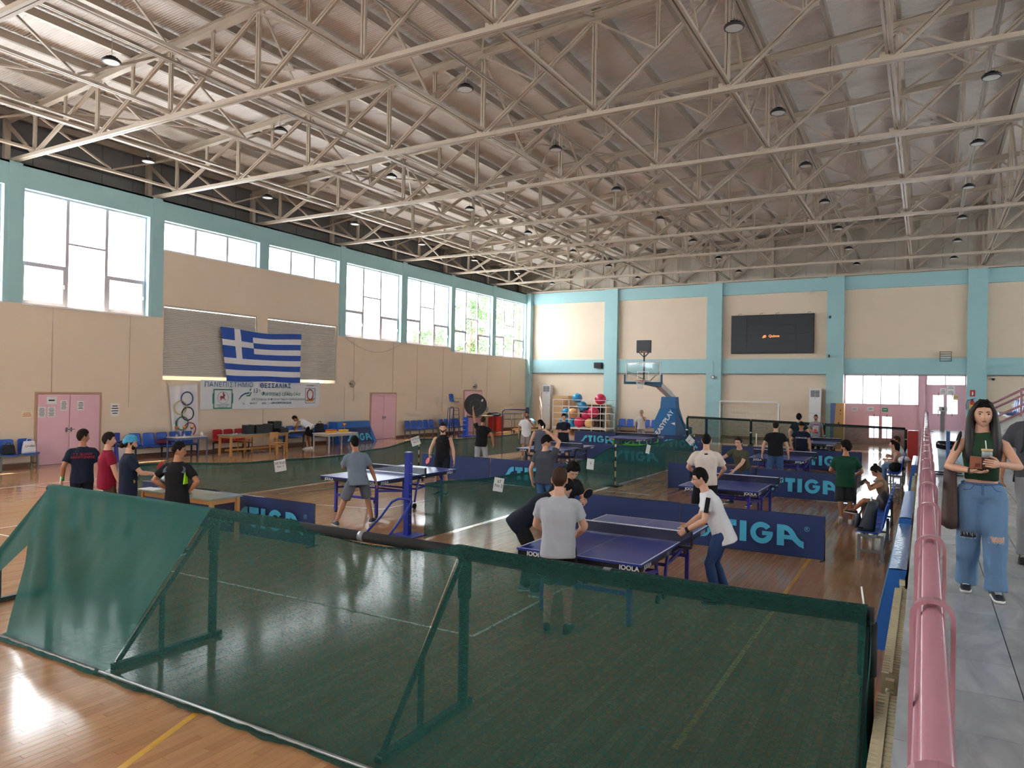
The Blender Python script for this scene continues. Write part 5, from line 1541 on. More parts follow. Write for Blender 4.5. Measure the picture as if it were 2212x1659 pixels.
# ------------------------------------------------------------------ far wall equipment
def ac_unit(x, label):
    t = thing('air_conditioner', label, 'air conditioner', (x, YF-0.32 if x > -10 else YF-0.3, 0), group='floor-standing air conditioners')
    b = B(); b.box(-0.3,0.3,-0.2,0.2,0.0,1.85 if False else 2.95); obj('cabinet', b, mat('ac_white', (226,226,230), 0.4), t)
    b = B(); b.box(-0.23,0.23,-0.206,-0.2,2.48,2.85); gr = obj('outlet', b, mat('ac_dark', (60,62,70), 0.5), t)
    for k in range(6):
        b = B(); b.box(-0.23,0.23,-0.216,-0.206,2.5+0.06*k,2.525+0.06*k); obj('louvre', b, mat('ac_grey', (200,200,206), 0.4), gr)
    b = B(); b.box(-0.01,0.01,-0.218,-0.206,2.48,2.85); obj('divider', b, mat('ac_grey', (200,200,206), 0.4), gr)
    b = B(); b.box(-0.3,0.3,-0.203,-0.2,1.58,1.59); obj('panel_seam', b, M_PGREY, t)
    b = B(); b.box(-0.03,0.03,-0.204,-0.2,2.4,2.43); obj('badge', b, M_PGREY, t)
ac_unit(-21.95, 'white floor air conditioner in the left far corner'); ac_unit(-5.28, 'white floor air conditioner right of the goal')
# pallets / wooden cupboards behind the ball rack
M_CHIP = mat('chipboard', (206,170,128), 0.6, var=0.06, vscale=6)
t = thing('wooden_cupboard', 'tall chipboard cupboard behind the left end of the ball rack', 'cupboard', (-20.6, 42.75, 0))
b = B(); b.box(-0.55,0.55,-0.45,0.45,0,2.25); obj('body', b, M_CHIP, t); b = B(); b.box(0.1,0.5,-0.46,-0.45,0.1,2.1); obj('door', b, mat('chipboard_dark',(176,132,90),0.6), t)
t = thing('wooden_cupboard', 'low open chipboard cupboard behind the right end of the ball rack', 'cupboard', (-18.4, 42.85, 0))
b = B(); b.box(-0.95,0.95,0.3,0.34,0,1.75); b.box(-0.95,-0.9,-0.35,0.3,0,1.75); b.box(0.9,0.95,-0.35,0.3,0,1.75); b.box(-0.9,0.9,-0.35,0.3,1.7,1.75); obj('carcass', b, M_CHIP, t)
b = B(); b.box(-0.9,0.4,-0.3,0.28,0.02,1.68); obj('dark_interior', b, mat('interior_shade',(46,30,28),0.7), t)  # near-black block painted as the shade inside the open cupboard
# ball rack
rk = thing('ball_rack', 'white tubular rack full of exercise balls near the far wall', 'rack', (-18.2, 40.6, 0))
M_RACK = mat('rack_white', (228,224,222), 0.4)
RX0, RX1, RY = -1.75, 1.75, 0.68
for x_ in (RX0, -0.65, 0.85, RX1):
    for y_ in (-RY, RY):
        b = B(); b.beam((x_,y_,0.1),(x_,y_,2.03),0.035,0.035,(0,1,0)); obj('upright', b, M_RACK, rk)
for z in (0.35, 0.82, 1.22, 1.62, 2.03):
    for y_ in (-RY, RY):
        b = B(); b.beam((RX0,y_,z),(RX1,y_,z),0.03,0.03); obj('rail', b, M_RACK, rk)
    for x_ in (RX0, RX1):
        b = B(); b.beam((x_,-RY,z),(x_,RY,z),0.03,0.03); obj('end_rail', b, M_RACK, rk)
b = B(); b.box(RX0,RX1,-RY,RY,0.27,0.33); obj('floor_board', b, M_RACK, rk)
for x_ in (RX0,RX1):
    for y_ in (-RY,RY): b = B(); b.path([(x_-0.02,y_,0.05),(x_+0.02,y_,0.05)],0.05,10); obj('wheel', b, M_BLACK, rk)
M_BALLB = mat('ball_blue', (44,146,196), 0.28); M_BALLP = mat('ball_pink', (214,46,92), 0.28); M_BALLY = mat('ball_tan', (232,180,118), 0.3)
def ball(dx, z, r, m, label, dy=0.0):
    t = thing('exercise_ball', label, 'ball', (-18.2+dx, 40.6+dy, z), group='exercise balls in the rack')
    b = B(); nv, nu = 14, 24
    b.ell((0,0,0), (r,r,r*0.985), nu, nv); obj('skin', b, m, t)
    for zz in (-0.35, 0.0, 0.35):
        rr = math.sqrt(1-zz*zz)*r
        b = B(); b.path([(rr*math.cos(2*PI*k/24), rr*math.sin(2*PI*k/24), zz*r*0.985) for k in range(24)], 0.006, 5, closed=True); obj('rib', b, m, t)
    return t
ball(-0.42, 2.14, 0.31, M_BALLB, 'blue exercise ball highest in the rack'); ball(-0.05, 1.64, 0.30, M_BALLB, 'blue exercise ball under the highest blue one')
ball(1.12, 2.1, 0.34, M_BALLP, 'pink exercise ball resting high at the right of the rack'); ball(-1.2, 1.21, 0.29, M_BALLB, 'blue exercise ball at the left, upper of the left pair', 0.1)
ball(-0.62, 1.2, 0.31, M_BALLY, 'tan exercise ball above the head of the boy in the dark polo', -0.2); ball(0.12, 1.07, 0.33, M_BALLP, 'pink exercise ball in the centre of the rack', 0.22)
ball(0.72, 1.30, 0.34, M_BALLP, 'pink exercise ball right of the centre under the highest pink', -0.12); ball(-1.3, 0.62, 0.29, M_BALLB, 'blue exercise ball at the bottom left of the rack')
ball(-0.7, 0.61, 0.28, M_BALLB, 'blue exercise ball at the bottom behind the boy'); ball(-0.1, 0.66, 0.32, M_BALLP, 'pink exercise ball at the bottom behind the boy', -0.36); ball(0.52, 0.62, 0.29, M_BALLY, 'tan exercise ball at the bottom right of the rack', -0.25)
ball(-4.3, 0.36, 0.36, mat('ball_teal',(90,150,160),0.3), 'dull teal exercise ball alone on the floor by the corner', 1.2)
# low trolley with mats in the corner, and blue hurdle-like frame
t = thing('mat_trolley', 'low wooden trolley with flat boards by the far left corner', 'trolley', (-20.9, 38.6, 0))
b = B(); b.box(-0.9,0.9,-0.5,0.5,0.12,0.2); obj('deck', b, M_CHIP, t)
for k in range(3): b = B(); b.box(-0.8+0.05*k,0.8-0.1*k,-0.45,0.45,0.21+0.06*k,0.26+0.06*k); obj('board', b, mat('board_dark',(70,52,44),0.6) if k % 2 else M_CHIP, t)
for x_ in (-0.8,0.8):
    for y_ in (-0.4,0.4): b = B(); b.path([(x_-0.02,y_,0.06),(x_+0.02,y_,0.06)],0.06,10); obj('wheel', b, M_BLACK, t)
t = thing('volleyball_post', 'dark blue volleyball post with a bent tube beside the ball rack', 'post', (-16.6, 30.5, 0))
b = B(); b.box(-0.06,0.06,-0.06,0.06,0,1.75); obj('post', b, M_UMP, t)
b = B(); b.path([(-0.06,0,1.62),(-1.25,0,1.62),(-1.4,0,1.5),(-1.4,0,0.0)], 0.03, 8); obj('bent_tube', b, M_UMP, t)
b = B(); b.box(-0.3,0.3,-0.3,0.3,0,0.03); obj('base_plate', b, M_UMP, t)

# basketball stand
bs = thing('basketball_stand', 'blue padded basketball stand with glass backboard and shot clock', 'basketball stand', (-12.07, 34.0, 0))
M_PADB = mat('stand_blue_padding', (28,96,150), 0.45, var=0.05, vscale=2)
M_STW = mat('stand_white_steel', (222,222,226), 0.4)
b = B()
b.prism([(3.6,0.25),(5.6,0.25),(5.6,0.75),(5.0,1.0),(4.72,1.75),(4.62,2.35),(4.12,2.35),(4.05,1.75),(3.6,1.05)], 'x', -0.6, 0.6)
for v in b.v:
    s = 0.66 if v.z > 2 else (0.72 if v.z > 1.5 else 1.0)
    v.x *= s
obj('padded_column', b, M_PADB, bs)
b = B(); b.prism([(5.2,0.1),(7.0,0.1),(7.0,0.6),(5.2,0.85)], 'x', -0.5, 0.5); obj('rear_base', b, M_PADB, bs)
b = B(); b.box(-0.65,0.65,3.7,7.0,0.08,0.25); obj('chassis', b, M_STW, bs)
for x_ in (-0.55,0.55):
    for y_ in (4.0,6.7): b = B(); b.path([(x_-0.03,y_,0.08),(x_+0.03,y_,0.08)],0.08,12); obj('wheel', b, M_BLACK, bs)
b = B(); b.beam((0,4.35,2.45),(0,2.2,3.05),0.3,0.28,(0,0,1)); b.beam((0,4.3,2.4),(0,4.9,2.25),0.3,0.3,(0,0,1)); obj('arm', b, M_STW, bs)
b = B(); b.prism([(0.35,2.98),(2.3,2.86),(2.35,3.12),(0.6,3.16),(0.35,3.1)], 'x', -0.2, 0.2); obj('padded_arm', b, M_PADB, bs)
for x_ in (-0.14,0.14):
    b = B(); b.beam((x_,4.8,2.25),(x_,5.9,0.75),0.06,0.09); obj('rear_strut', b, M_STW, bs)
b = B(); b.beam((-0.14,5.3,1.5),(0.14,5.3,1.5),0.05,0.05); obj('strut_tie', b, M_STW, bs)
ZB0, ZB1 = 3.09, 4.09
b = B(); b.box(-0.9,0.9,0.0,0.015,ZB0,ZB1); obj('backboard_glass', b, M_GLASS, bs)
b = B(); t_ = 0.05
b.box(-0.9,0.9,-0.012,0.04,ZB1-t_,ZB1); b.box(-0.9,0.9,-0.012,0.04,ZB0,ZB0+t_); b.box(-0.9,-0.9+t_,-0.012,0.04,ZB0+t_,ZB1-t_); b.box(0.9-t_,0.9,-0.012,0.04,ZB0+t_,ZB1-t_); obj('backboard_frame', b, M_STW, bs)
b = B(); y_ = -0.002; q = 0.03
for x0,x1,z0,z1 in ((-0.295,0.295,3.58,3.61),(-0.295,0.295,3.16,3.19),(-0.295,-0.265,3.19,3.58),(0.265,0.295,3.19,3.58)): b.box(x0,x1,y_-0.002,y_,z0,z1)
obj('target_square', b, M_WHITE, bs)
b = B(); b.box(-0.98,0.98,-0.03,0.06,ZB0-0.12,ZB0); b.box(-0.98,-0.9,-0.03,0.06,ZB0,ZB0+0.36); b.box(0.9,0.98,-0.03,0.06,ZB0,ZB0+0.36); obj('edge_padding', b, mat('teal_padding',(24,82,104),0.5), bs)
M_RIM = mat('rim_orange', (214,92,50), 0.4)
b = B(); b.path([(0.225*math.cos(2*PI*k/24), -0.37+0.225*math.sin(2*PI*k/24), 3.16) for k in range(24)], 0.012, 6, closed=True); b.box(-0.1,0.1,-0.15,-0.01,3.05,3.17); rim = obj('rim', b, M_RIM, bs)
b = B()
for k in range(12):
    a0 = 2*PI*k/12
    for s in (-1, 1):
        pts = []
        for j in range(5):
            a = a0+s*j*PI/12; r = 0.225-0.028*j
            pts.append((r*math.cos(a), -0.37+r*math.sin(a), 3.15-0.1*j))
        b.path(pts, 0.007, 4)
obj('basket_net', b, M_WHITE, rim)
for x_ in (-1, 1):
    b = B(); b.beam((0.0,0.9,3.1),(x_*0.8,0.06,3.6),0.035,0.035); obj('board_brace', b, M_GALV, bs)
b = B(); b.box(-0.03,0.03,0.1,0.16,3.1,4.65); obj('clock_mast', b, M_BLACK, bs)
b = B(); b.beam((0,0.13,4.3),(-0.26,0.1,4.55),0.05,0.04); b.beam((0,0.13,4.3),(0.26,0.1,4.55),0.05,0.04); obj('clock_bracket', b, M_BLACK, bs)
b = B(); b.box(-0.36,0.36,0.0,0.14,4.52,5.14); sc_ = obj('shot_clock', b, mat('clock_face',(44,46,54),0.35), bs)
link('lettering', text_mesh('Quince', 0.085, mat('orange_print',(235,160,70),0.5), 0.001, bold=0.002), sc_, (0.06, -0.003, 4.575), (PI/2,0,0))
b = B(); b.prism([(-0.2,4.55),(-0.14,4.55),(-0.12,4.6),(-0.18,4.6)], 'y', -0.004, -0.001); obj('logo_mark', b, mat('orange_print',(235,160,70),0.5), sc_)
ez = text_mesh('EASYPLAY', 0.34, M_WHITE, 0.001, bold=0.008)
link('lettering', ez, bs, (-0.02, 3.585, 0.98), (PI/2, -math.radians(57), 0))
b = B(); b.prism([(0.32,0.95),(0.55,1.0),(0.55,0.85)], 'y', 3.585, 3.59); obj('mark', b, M_WHITE, bs)
for k, (x0, x1) in enumerate(((-0.7,-0.4),(-0.3,-0.05),(0.1,0.3),(0.4,0.6),(0.65,0.83))):
    b = B(); b.box(x0,x1,0.02,0.024,3.95,4.02); obj('sticker', b, M_WHITE, bs)

# wall scoreboard
sb_ = thing('scoreboard', 'large dark electronic scoreboard high on the far wall', 'scoreboard', (-7.7, YF-0.08, 4.93))
M_SCB = mat('scoreboard_face', (30,34,44), 0.35, bump=0.1, bscale=80)
b = B(); b.box(-2.27,2.27,-0.06,0.06,0,2.24); obj('case', b, M_BLACK, sb_)
panels = [(-2.23,-1.38,0.05,1.12),(-2.23,-1.38,1.14,2.2),(1.32,2.23,0.05,1.12),(1.32,2.23,1.14,2.2)]+[(-1.36,1.3,0.05+0.54*k,0.57+0.54*k) for k in range(4)]
for x0,x1,z0,z1 in panels: b = B(); b.box(x0,x1,-0.075,-0.06,z0,z1); obj('display_panel', b, M_SCB, sb_)
M_ORL = mat('scoreboard_orange', (250,160,90), 0.5, emit=0.7)
link('lettering', text_mesh('Quince', 0.2, M_ORL, 0.002, bold=0.006), sb_, (0.14, -0.079, 1.0), (PI/2,0,0))
b = B(); b.prism([(-0.52,0.9),(-0.38,0.9),(-0.28,1.06),(-0.42,1.06)], 'y', -0.081, -0.077); b.prism([(-0.36,0.95),(-0.31,0.92),(-0.26,1.0)], 'y', -0.081, -0.077); obj('logo_mark', b, M_ORL, sb_)
for x_ in (-1.9, -0.7, 0.2, 1.9): b = B(); b.path([(x_,0,2.24),(x_+0.05,0,2.32),(x_+0.2,0,2.34)],0.01,5); obj('cable', b, M_BLACK, sb_)
# handball goal
g = thing('handball_goal', 'white handball goal standing against the far wall', 'goal', (-8.75, 42.5, 0))
for x_ in (-1.62,1.62): b = B(); b.box(x_-0.04,x_+0.04,-0.04,0.04,0,2.14); obj('post', b, M_WHITE, g)
b = B(); b.box(-1.62,1.62,-0.04,0.04,2.1,2.18); obj('crossbar', b, M_WHITE, g)
for x_ in (-1.6,1.6): b = B(); b.path([(x_,0.03,2.1),(x_,0.35,1.9),(x_,0.6,0.02)],0.02,6); obj('net_hoop', b, M_GALV, g)
b = B()
for k in range(17):
    x_ = -1.6+0.2*k; b.tube((x_,0.32,1.92),(x_,0.58,0.05),0.004,n=4)
for k in range(9):
    s = k/8; b.tube((-1.6,0.32+0.26*s,1.92-1.87*s),(1.6,0.32+0.26*s,1.92-1.87*s),0.004,n=4)
obj('goal_net', b, M_WHITE, g)
# cardboard boxes beside the door
t = thing('cardboard_box', 'tall brown cardboard box with a blue side left of the big pink door', 'box', (-4.1, 42.55, 0), 0.0)
b = B(); b.box(-0.3,0.34,-0.35,0.35,0,2.18); obj('carton', b, mat('cardboard',(190,146,96),0.8), t)
b = B(); b.prism([(-0.32,0.0),(-0.18,0.0),(-0.05,2.18),(-0.32,2.18)], 'y', -0.357, -0.351); obj('printed_side', b, mat('box_blue_print',(90,108,150),0.7), t)
for x_,z_,s_ in ((0.18,1.8,0.08),(0.18,1.6,0.06),(0.1,1.1,0.12)): b = B(); b.box(x_-s_/3,x_+s_/3,-0.354,-0.35,z_-s_/2,z_+s_/2); obj('printed_mark', b, M_INK, t)
# wall speaker, camera boxes, heater cage, fire gear
def small_box(name, label, cat, loc, d, m):
    t = thing(name, label, cat, loc); b = B(); b.box(-d[0]/2,d[0]/2,-d[1]/2,d[1]/2,-d[2]/2,d[2]/2); obj('case', b, m, t)
    b = B(); b.box(-d[0]*0.42,d[0]*0.42,-d[1]/2-0.006,-d[1]/2,-d[2]*0.4,d[2]*0.4); obj('front', b, mat('speaker_grille',(48,48,54),0.7), t); b = B(); b.box(-0.01,0.01,-d[1]/2-0.01,-d[1]/2-0.006,-d[2]*0.4,d[2]*0.4); obj('divider', b, M_BLACK, t); return t
small_box('wall_speaker', 'small dark speaker box on the teal band above the ball rack', 'speaker', (-18.35, YF-0.25, 4.25), (0.5,0.25,0.36), M_BLACK)
small_box('wall_sensor', 'small black box high on the pillar right of the scoreboard', 'sensor', (-4.6, YF-0.33, 6.9), (0.07,0.08,0.14), M_BLACK); small_box('wall_sensor', 'small black box lower on the pillar right of the scoreboard', 'sensor', (-4.62, YF-0.33, 4.75), (0.07,0.08,0.14), M_BLACK)
t = thing('wall_clock_lens', 'small round grey camera hanging on the pillar by the basket', 'camera', (-10.95, YF-0.35, 3.55)); b = B(); b.path([(0,0.06,0),(0,-0.05,0)],0.11,18); obj('housing', b, M_PGREY, t); b = B(); b.path([(0,-0.05,0),(0,-0.056,0)],0.07,16); obj('lens', b, M_PAPER, t); b = B(); b.tube((0,0.04,0.1),(0,0.04,0.95),0.008,n=5); obj('cable', b, M_PGREY, t)
t = thing('heater_cage', 'wall heater in a wire cage above the exit door', 'heater', (0.88, YF-0.14, 4.7))
b = B(); b.box(-0.2,0.2,-0.1,0.06,-0.16,0.12); obj('heater', b, mat('heater_pale',(205,210,205),0.4), t)
for z in (-0.24,-0.12,0.0,0.12,0.24): b = B(); b.tube((-0.26,-0.2,z),(0.26,-0.2,z),0.01,n=5); obj('cage_bar', b, M_BLACK, t)
for x_ in (-0.25,0.25): b = B(); b.tube((x_,-0.2,-0.26),(x_,-0.2,0.26),0.012,n=5); b.tube((x_,-0.2,0.24),(x_,0.05,0.24),0.01,n=5); b.tube((x_,-0.2,-0.24),(x_,0.05,-0.24),0.01,n=5); obj('cage_frame', b, M_BLACK, t)
t = thing('fire_extinguisher', 'red fire extinguisher hanging on the teal pillar by the exit', 'extinguisher', (2.05, YF-0.38, 1.95))
b = B(); b.lathe([(0.1,0),(0.11,0.03),(0.11,0.42),(0.07,0.5),(0.03,0.53)], n=16); obj('cylinder', b, M_REDM, t); b = B(); b.box(-0.1,0.1,-0.115,-0.09,0.1,0.3); obj('label', b, mat('ext_label',(232,190,70),0.6), t)
b = B(); b.lathe([(0.03,0.53),(0.035,0.58),(0.02,0.6)], n=10); b.beam((0,0,0.58),(0.12,-0.05,0.63),0.03,0.015); obj('valve', b, M_BLACK, t); b = B(); b.path([(-0.02,0,0.56),(-0.2,-0.02,0.54),(-0.26,-0.02,0.3),(-0.24,-0.02,0.05)],0.014,6); obj('hose', b, M_BLACK, t)
b = B(); b.box(-0.11,0.11,-0.008,0,-0.16,0.16); t = thing('fire_sign', 'red fire extinguisher sign on the teal pillar', 'sign', (2.07, YF-0.285, 2.83)); obj('plate', b, M_REDM, t); b = B(); b.prism([(-0.03,-0.1),(0.03,-0.1),(0.035,0.03),(0.0,0.1),(-0.035,0.03)], 'y', -0.012, -0.008); obj('symbol', b, M_WHITE, t)
t = thing('temperature_kiosk', 'grey camera kiosk on a slim column in front of the exit door', 'kiosk', (0.74, 41.0, WALK))
b = B(); b.box(-0.09,0.09,-0.05,0.05,0,1.0); obj('column', b, mat('kiosk_grey',(130,128,132),0.5), t); b = B(); b.box(-0.16,0.2,-0.12,0.12,0.98,1.22); hd = obj('head', b, mat('kiosk_pale',(190,188,190),0.4), t); b = B(); b.path([(0.02,-0.12,1.1),(0.02,-0.14,1.1)],0.05,14); obj('lens', b, M_BLACK, hd)
t = thing('floor_post', 'thin dark barrier post on the walkway left of the exit door', 'post', (0.12, 40.2, WALK)); b = B(); b.tube((0,0,0),(0,0,0.95),0.02,n=8); obj('pole', b, M_UMP, t); b = B(); b.box(-0.2,0.25,-0.06,0.06,0,0.02); obj('foot', b, M_UMP, t)
t = thing('hose_cabinet', 'red fire hose box at the end of the walkway wall', 'hose box', (-0.42, 33.0, 0)); b = B(); b.box(-0.15,0.2,-0.3,0.3,0.0,1.25); obj('case', b, M_REDM, t); b = B(); b.box(-0.17,-0.15,-0.26,0.26,0.45,1.2); obj('door', b, M_REDM, t)
t = thing('dome_camera', 'small dome camera under the teal beam at the right', 'camera', (2.95, YF-0.1, 3.55)); b = B(); b.lathe([(0.07,0.05),(0.07,0.0),(0.05,-0.05),(0.0,-0.07)], n=14); obj('dome', b, M_BLACK, t); b = B(); b.lathe([(0.085,0.05),(0.085,0.08)], n=14); obj('mount', b, M_WHITE, t)

# ------------------------------------------------------------------ stands and their stair at the right
st = thing('stair_railing', 'pink sloping stair railing of the stands at the right edge', 'railing', (0, 24.0, 0))
for dz in (0.0, -0.16, -0.42, -0.62):
    b = B(); b.tube((1.55, 0, 2.42+dz), (2.9, 0, 3.2+dz), 0.03, n=8); obj('rail', b, M_PINKR, st)
for x_ in (1.6, 2.27, 2.88): b = B(); b.beam((x_,0,1.75+(x_-1.6)*0.55),(x_,0,2.5+(x_-1.6)*0.58),0.06,0.05,(0,1,0)); obj('post', b, M_PINKR, st)
ss = thing('stands', 'raked concrete stands with blue seats at the right', 'stands', (0, 24.1, 0))
M_CONC = mat('concrete_pale', (200,200,194), 0.7, var=0.06, vscale=2)
b = B(); b.prism([(1.5,1.52),(1.5,1.74),(6.0,4.3),(6.0,4.0)], 'y', 0.0, 0.12); obj('stringer', b, M_CONC, ss)
for k in range(7):
    x0 = 1.9+0.6*k; z0 = 1.72+0.34*k
    b = B(); b.box(x0, x0+0.62, 0.14, 12.0, z0-0.12, z0); obj('step', b, M_CONC, ss)
    for j in range(5):
        link('seat', SEAT_B, ss, (x0+0.3, 0.6+0.55*j, z0-0.4+0.38), (0,0,-R90))
b = B(); b.box(2.0, 2.1, 8.0, 12.0, WALK, 1.7); b.box(2.0,2.1,0.3,0.5,WALK,1.7); b.box(2.9,3.0,0.3,0.5,WALK,2.2); b.box(5.8,6.1,0.2,12,WALK,4.0); obj('support_wall', b, M_CONC, ss)
# ------------------------------------------------------------------ people
def remesh(b, voxel, smooth=4, wrinkle=0.0, wscale=8.0, seed=0.0, name='body'):
    me = bpy.data.meshes.new('tmp'); me.from_pydata(b.v, [], b.f); me.update()
    o = bpy.data.objects.new('tmp', me)
    m = o.modifiers.new('r', 'REMESH'); m.mode = 'VOXEL'; m.voxel_size = voxel
    s = o.modifiers.new('s', 'SMOOTH'); s.factor = 0.5; s.iterations = smooth
    out = baked(o)
    bpy.data.objects.remove(o); bpy.data.meshes.remove(me)
    if wrinkle:
        ns = [v.normal.copy() for v in out.vertices]
        for v, n in zip(out.vertices, ns):
            p = v.co
            q = noise.noise(Vector((p.x*wscale+seed, p.y*wscale, p.z*wscale*0.55+p.x*3)))
            v.co = p+n*(wrinkle*(q+0.5*noise.noise(Vector((p.x*wscale*2.3+seed, p.y*wscale*2.3, p.z*wscale*1.4)))))
    out.polygons.foreach_set('use_smooth', [True]*len(out.polygons))
    out.name = name
    return out
def setmats(me, mats):
    me.materials.clear()
    for m in mats: me.materials.append(m)
    return me

SKIN = {k: mat('skin_'+k, c, 0.5, var=0.05, vscale=12, spec=0.35) for k, c in dict(fair=(214,164,138), mid=(198,146,116), tan=(178,124,94), dark=(160,108,80)).items()}
HAIRM = {k: mat('hair_'+k, c, 0.75, var=0.3, vscale=40, bump=0.6, bscale=90, spec=0.12) for k, c in dict(black=(26,22,22), dark=(40,31,28), brown=(66,48,38), grey=(150,146,142)).items()}
M_EYEW = mat('eye_white', (225,220,215), 0.3); M_IRIS = mat('iris_dark', (40,28,22), 0.2); M_LIP = mat('lip', (168,100,92), 0.45)
def cloth(name, rgb, rough=0.85, **k): return mat('cloth_'+name, rgb, rough, var=0.06, vscale=9, bump=0.15, bscale=40, spec=0.2, **k)

def head_pt(th, ph, off=0.0):
    """th 0 = front (+y), ph elevation; head centre at origin"""
    cx, cyv, cz = math.cos(ph)*math.sin(th), math.cos(ph)*math.cos(th), math.sin(ph)
    ax, az = 0.076, 0.118
    ay = 0.094 if cyv > 0 else 0.100
    x, y, z = ax*cx, ay*cyv, az*cz
    if cz < 0:
        q = -cz
        x *= 1-0.34*q**1.4
        if cyv < 0: y *= 1-0.55*q
        else: y *= 1+0.10*q*(1-abs(cx))
    if cyv > 0:
        f = cyv
        y = ay*f**0.85 if cz > -2 else y
        if cz < 0: y *= 1+0.06*(-cz)
        g = lambda u, w: math.exp(-(u/w)**2)
        y += 0.024*g(x, 0.0125)*(g(z+0.030, 0.016)+0.42*g(z+0.008, 0.022))*f
        y -= 0.009*(g(abs(x)-0.031, 0.017)*g(z-0.006, 0.014))
        y += 0.004*g(z-0.027, 0.010)*g(abs(x)-0.026, 0.025)
        y += 0.004*g(x, 0.022)*g(z+0.058, 0.012)
        y += 0.007*g(x, 0.02)*g(z+0.098, 0.016)
    p = Vector((x, y, z))
    if off: p += Vector((cx/ax, cyv/ay, cz/az)).normalized()*off
    return p
def head_grid(offfn=None, nu=44, nv=34, ph0=-PI/2):
    vs_, fs_ = [], []
    for i in range(nv+1):
        ph = ph0+(PI/2-ph0)*i/nv
        for j in range(nu):
            th = 2*PI*j/nu
            th = th if th <= PI else th-2*PI
            vs_.append(head_pt(th, ph, offfn(th, ph) if offfn else 0.0))
    for i in range(nv):
        for j in range(nu):
            j2 = (j+1) % nu
            fs_.append((i*nu+j, i*nu+j2, (i+1)*nu+j2, (i+1)*nu+j))
    return vs_, fs_
HEADV, HEADF = head_grid()
def surf_y(x, z):
    best, by = 9, 0.08
    for v in HEADV:
        if v.y > 0:
            d = (v.x-x)**2+(v.z-z)**2
            if d < best: best, by = d, v.y
    return by
EY = surf_y(0.031, 0.006)
def add_head(b, M, female=False):
    """materials: 0 skin, 1 eye white, 2 iris, 3 brow, 4 lip"""
    b.add([M @ v for v in HEADV], HEADF, 0, True)
    for s in (-1, 1):
        b.ell(M @ Vector((s*0.079, -0.006, -0.004)), (0.010,0.021,0.034), 10, 8, 0, (M.to_3x3() @ Matrix.Rotation(s*0.35, 3, 'Z')))
        b.ell(M @ Vector((s*0.031, EY-0.0075, 0.006)), (0.0145,0.0105,0.0075), 12, 8, 1, M.to_3x3())
        b.ell(M @ Vector((s*0.031, EY+0.0006, 0.006)), (0.0062,0.0032,0.0066), 10, 6, 2, M.to_3x3())
        br = [M @ Vector((s*x, surf_y(s*x, z)+0.0005, z)) for x, z in ((0.013,0.0235),(0.024,0.028),(0.036,0.0285),(0.048,0.023))]
        b.path(br, [0.0025,0.0038,0.0034,0.0015], 6, 3)
        lid = [M @ Vector((s*x, EY+dy, z)) for x, z, dy in ((0.017,0.006,-0.001),(0.024,0.0118,0.0022),(0.034,0.0122,0.0018),(0.045,0.007,-0.004))]
        b.path(lid, 0.0022 if not female else 0.003, 5, 3)
    for z, w, r in ((-0.0545,0.021,0.0042),(-0.0618,0.018,0.005)):
        pts = [M @ Vector((x, surf_y(x, z)+0.0008, z+(0.0015 if abs(x) < 0.004 and z > -0.057 else 0))) for x in (-w,-w*0.5,0,w*0.5,w)]
        b.path(pts, [0.001, r*0.8, r, r*0.8, 0.001], 6, 4)
def hair_off(thick, front=0.060, side=-0.005, back=-0.072, top=0.0, seed=0.0, tuft=0.006):
    def fn(th, ph):
        a = abs(th)
        if a < 0.95: line = front+(0.048-front)*(a/0.95)*0.5
        elif a < 1.35: line = front+(0.048-front)*0.5+(side-(front+(0.048-front)*0.5))*(a-0.95)/0.4
        elif a < 1.75: line = side
        else: line = side+(back-side)*min(1, (a-1.75)/0.7)
        z = 0.118*math.sin(ph)
        s = max(0, min(1, (z-line)/0.016+0.2)); s = s*s*(3-2*s)
        n = noise.noise(Vector((th*3+seed, ph*4, seed)))
        n += 0.7*noise.noise(Vector((th*11+seed, ph*7, seed)))
        t = thick+top*max(0, math.sin(ph))**1.5+tuft*n
        return t*s-0.014*(1-s)
    return fn
def beard_off(t=0.004):
    def fn(th, ph):
        z = 0.118*math.sin(ph); a = abs(th)
        s = 0.0
        if a < 1.2:
            line = -0.036 if a > 0.28 else -0.045
            if a > 0.9: line = -0.01-0.0*a
            s = max(0, min(1, (line-z)/0.012))
            if a < 0.28 and -0.068 < z < -0.05: s = 0
        return t*s-0.012*(1-s)
    return fn
def ik(a, t, l1, l2, hint):
    a, t = Vector(a), Vector(t); d = t-a; L = d.length
    if L > (l1+l2)*0.998: t = a+d.normalized()*(l1+l2)*0.998; d = t-a; L = d.length
    c = (l1*l1-l2*l2+L*L)/(2*L); h = math.sqrt(max(0, l1*l1-c*c))
    u = d.normalized(); hv = Vector(hint); hv -= u*hv.dot(u)
    if hv.length < 1e-4: hv = u.orthogonal()
    return a+u*c+hv.normalized()*h, t
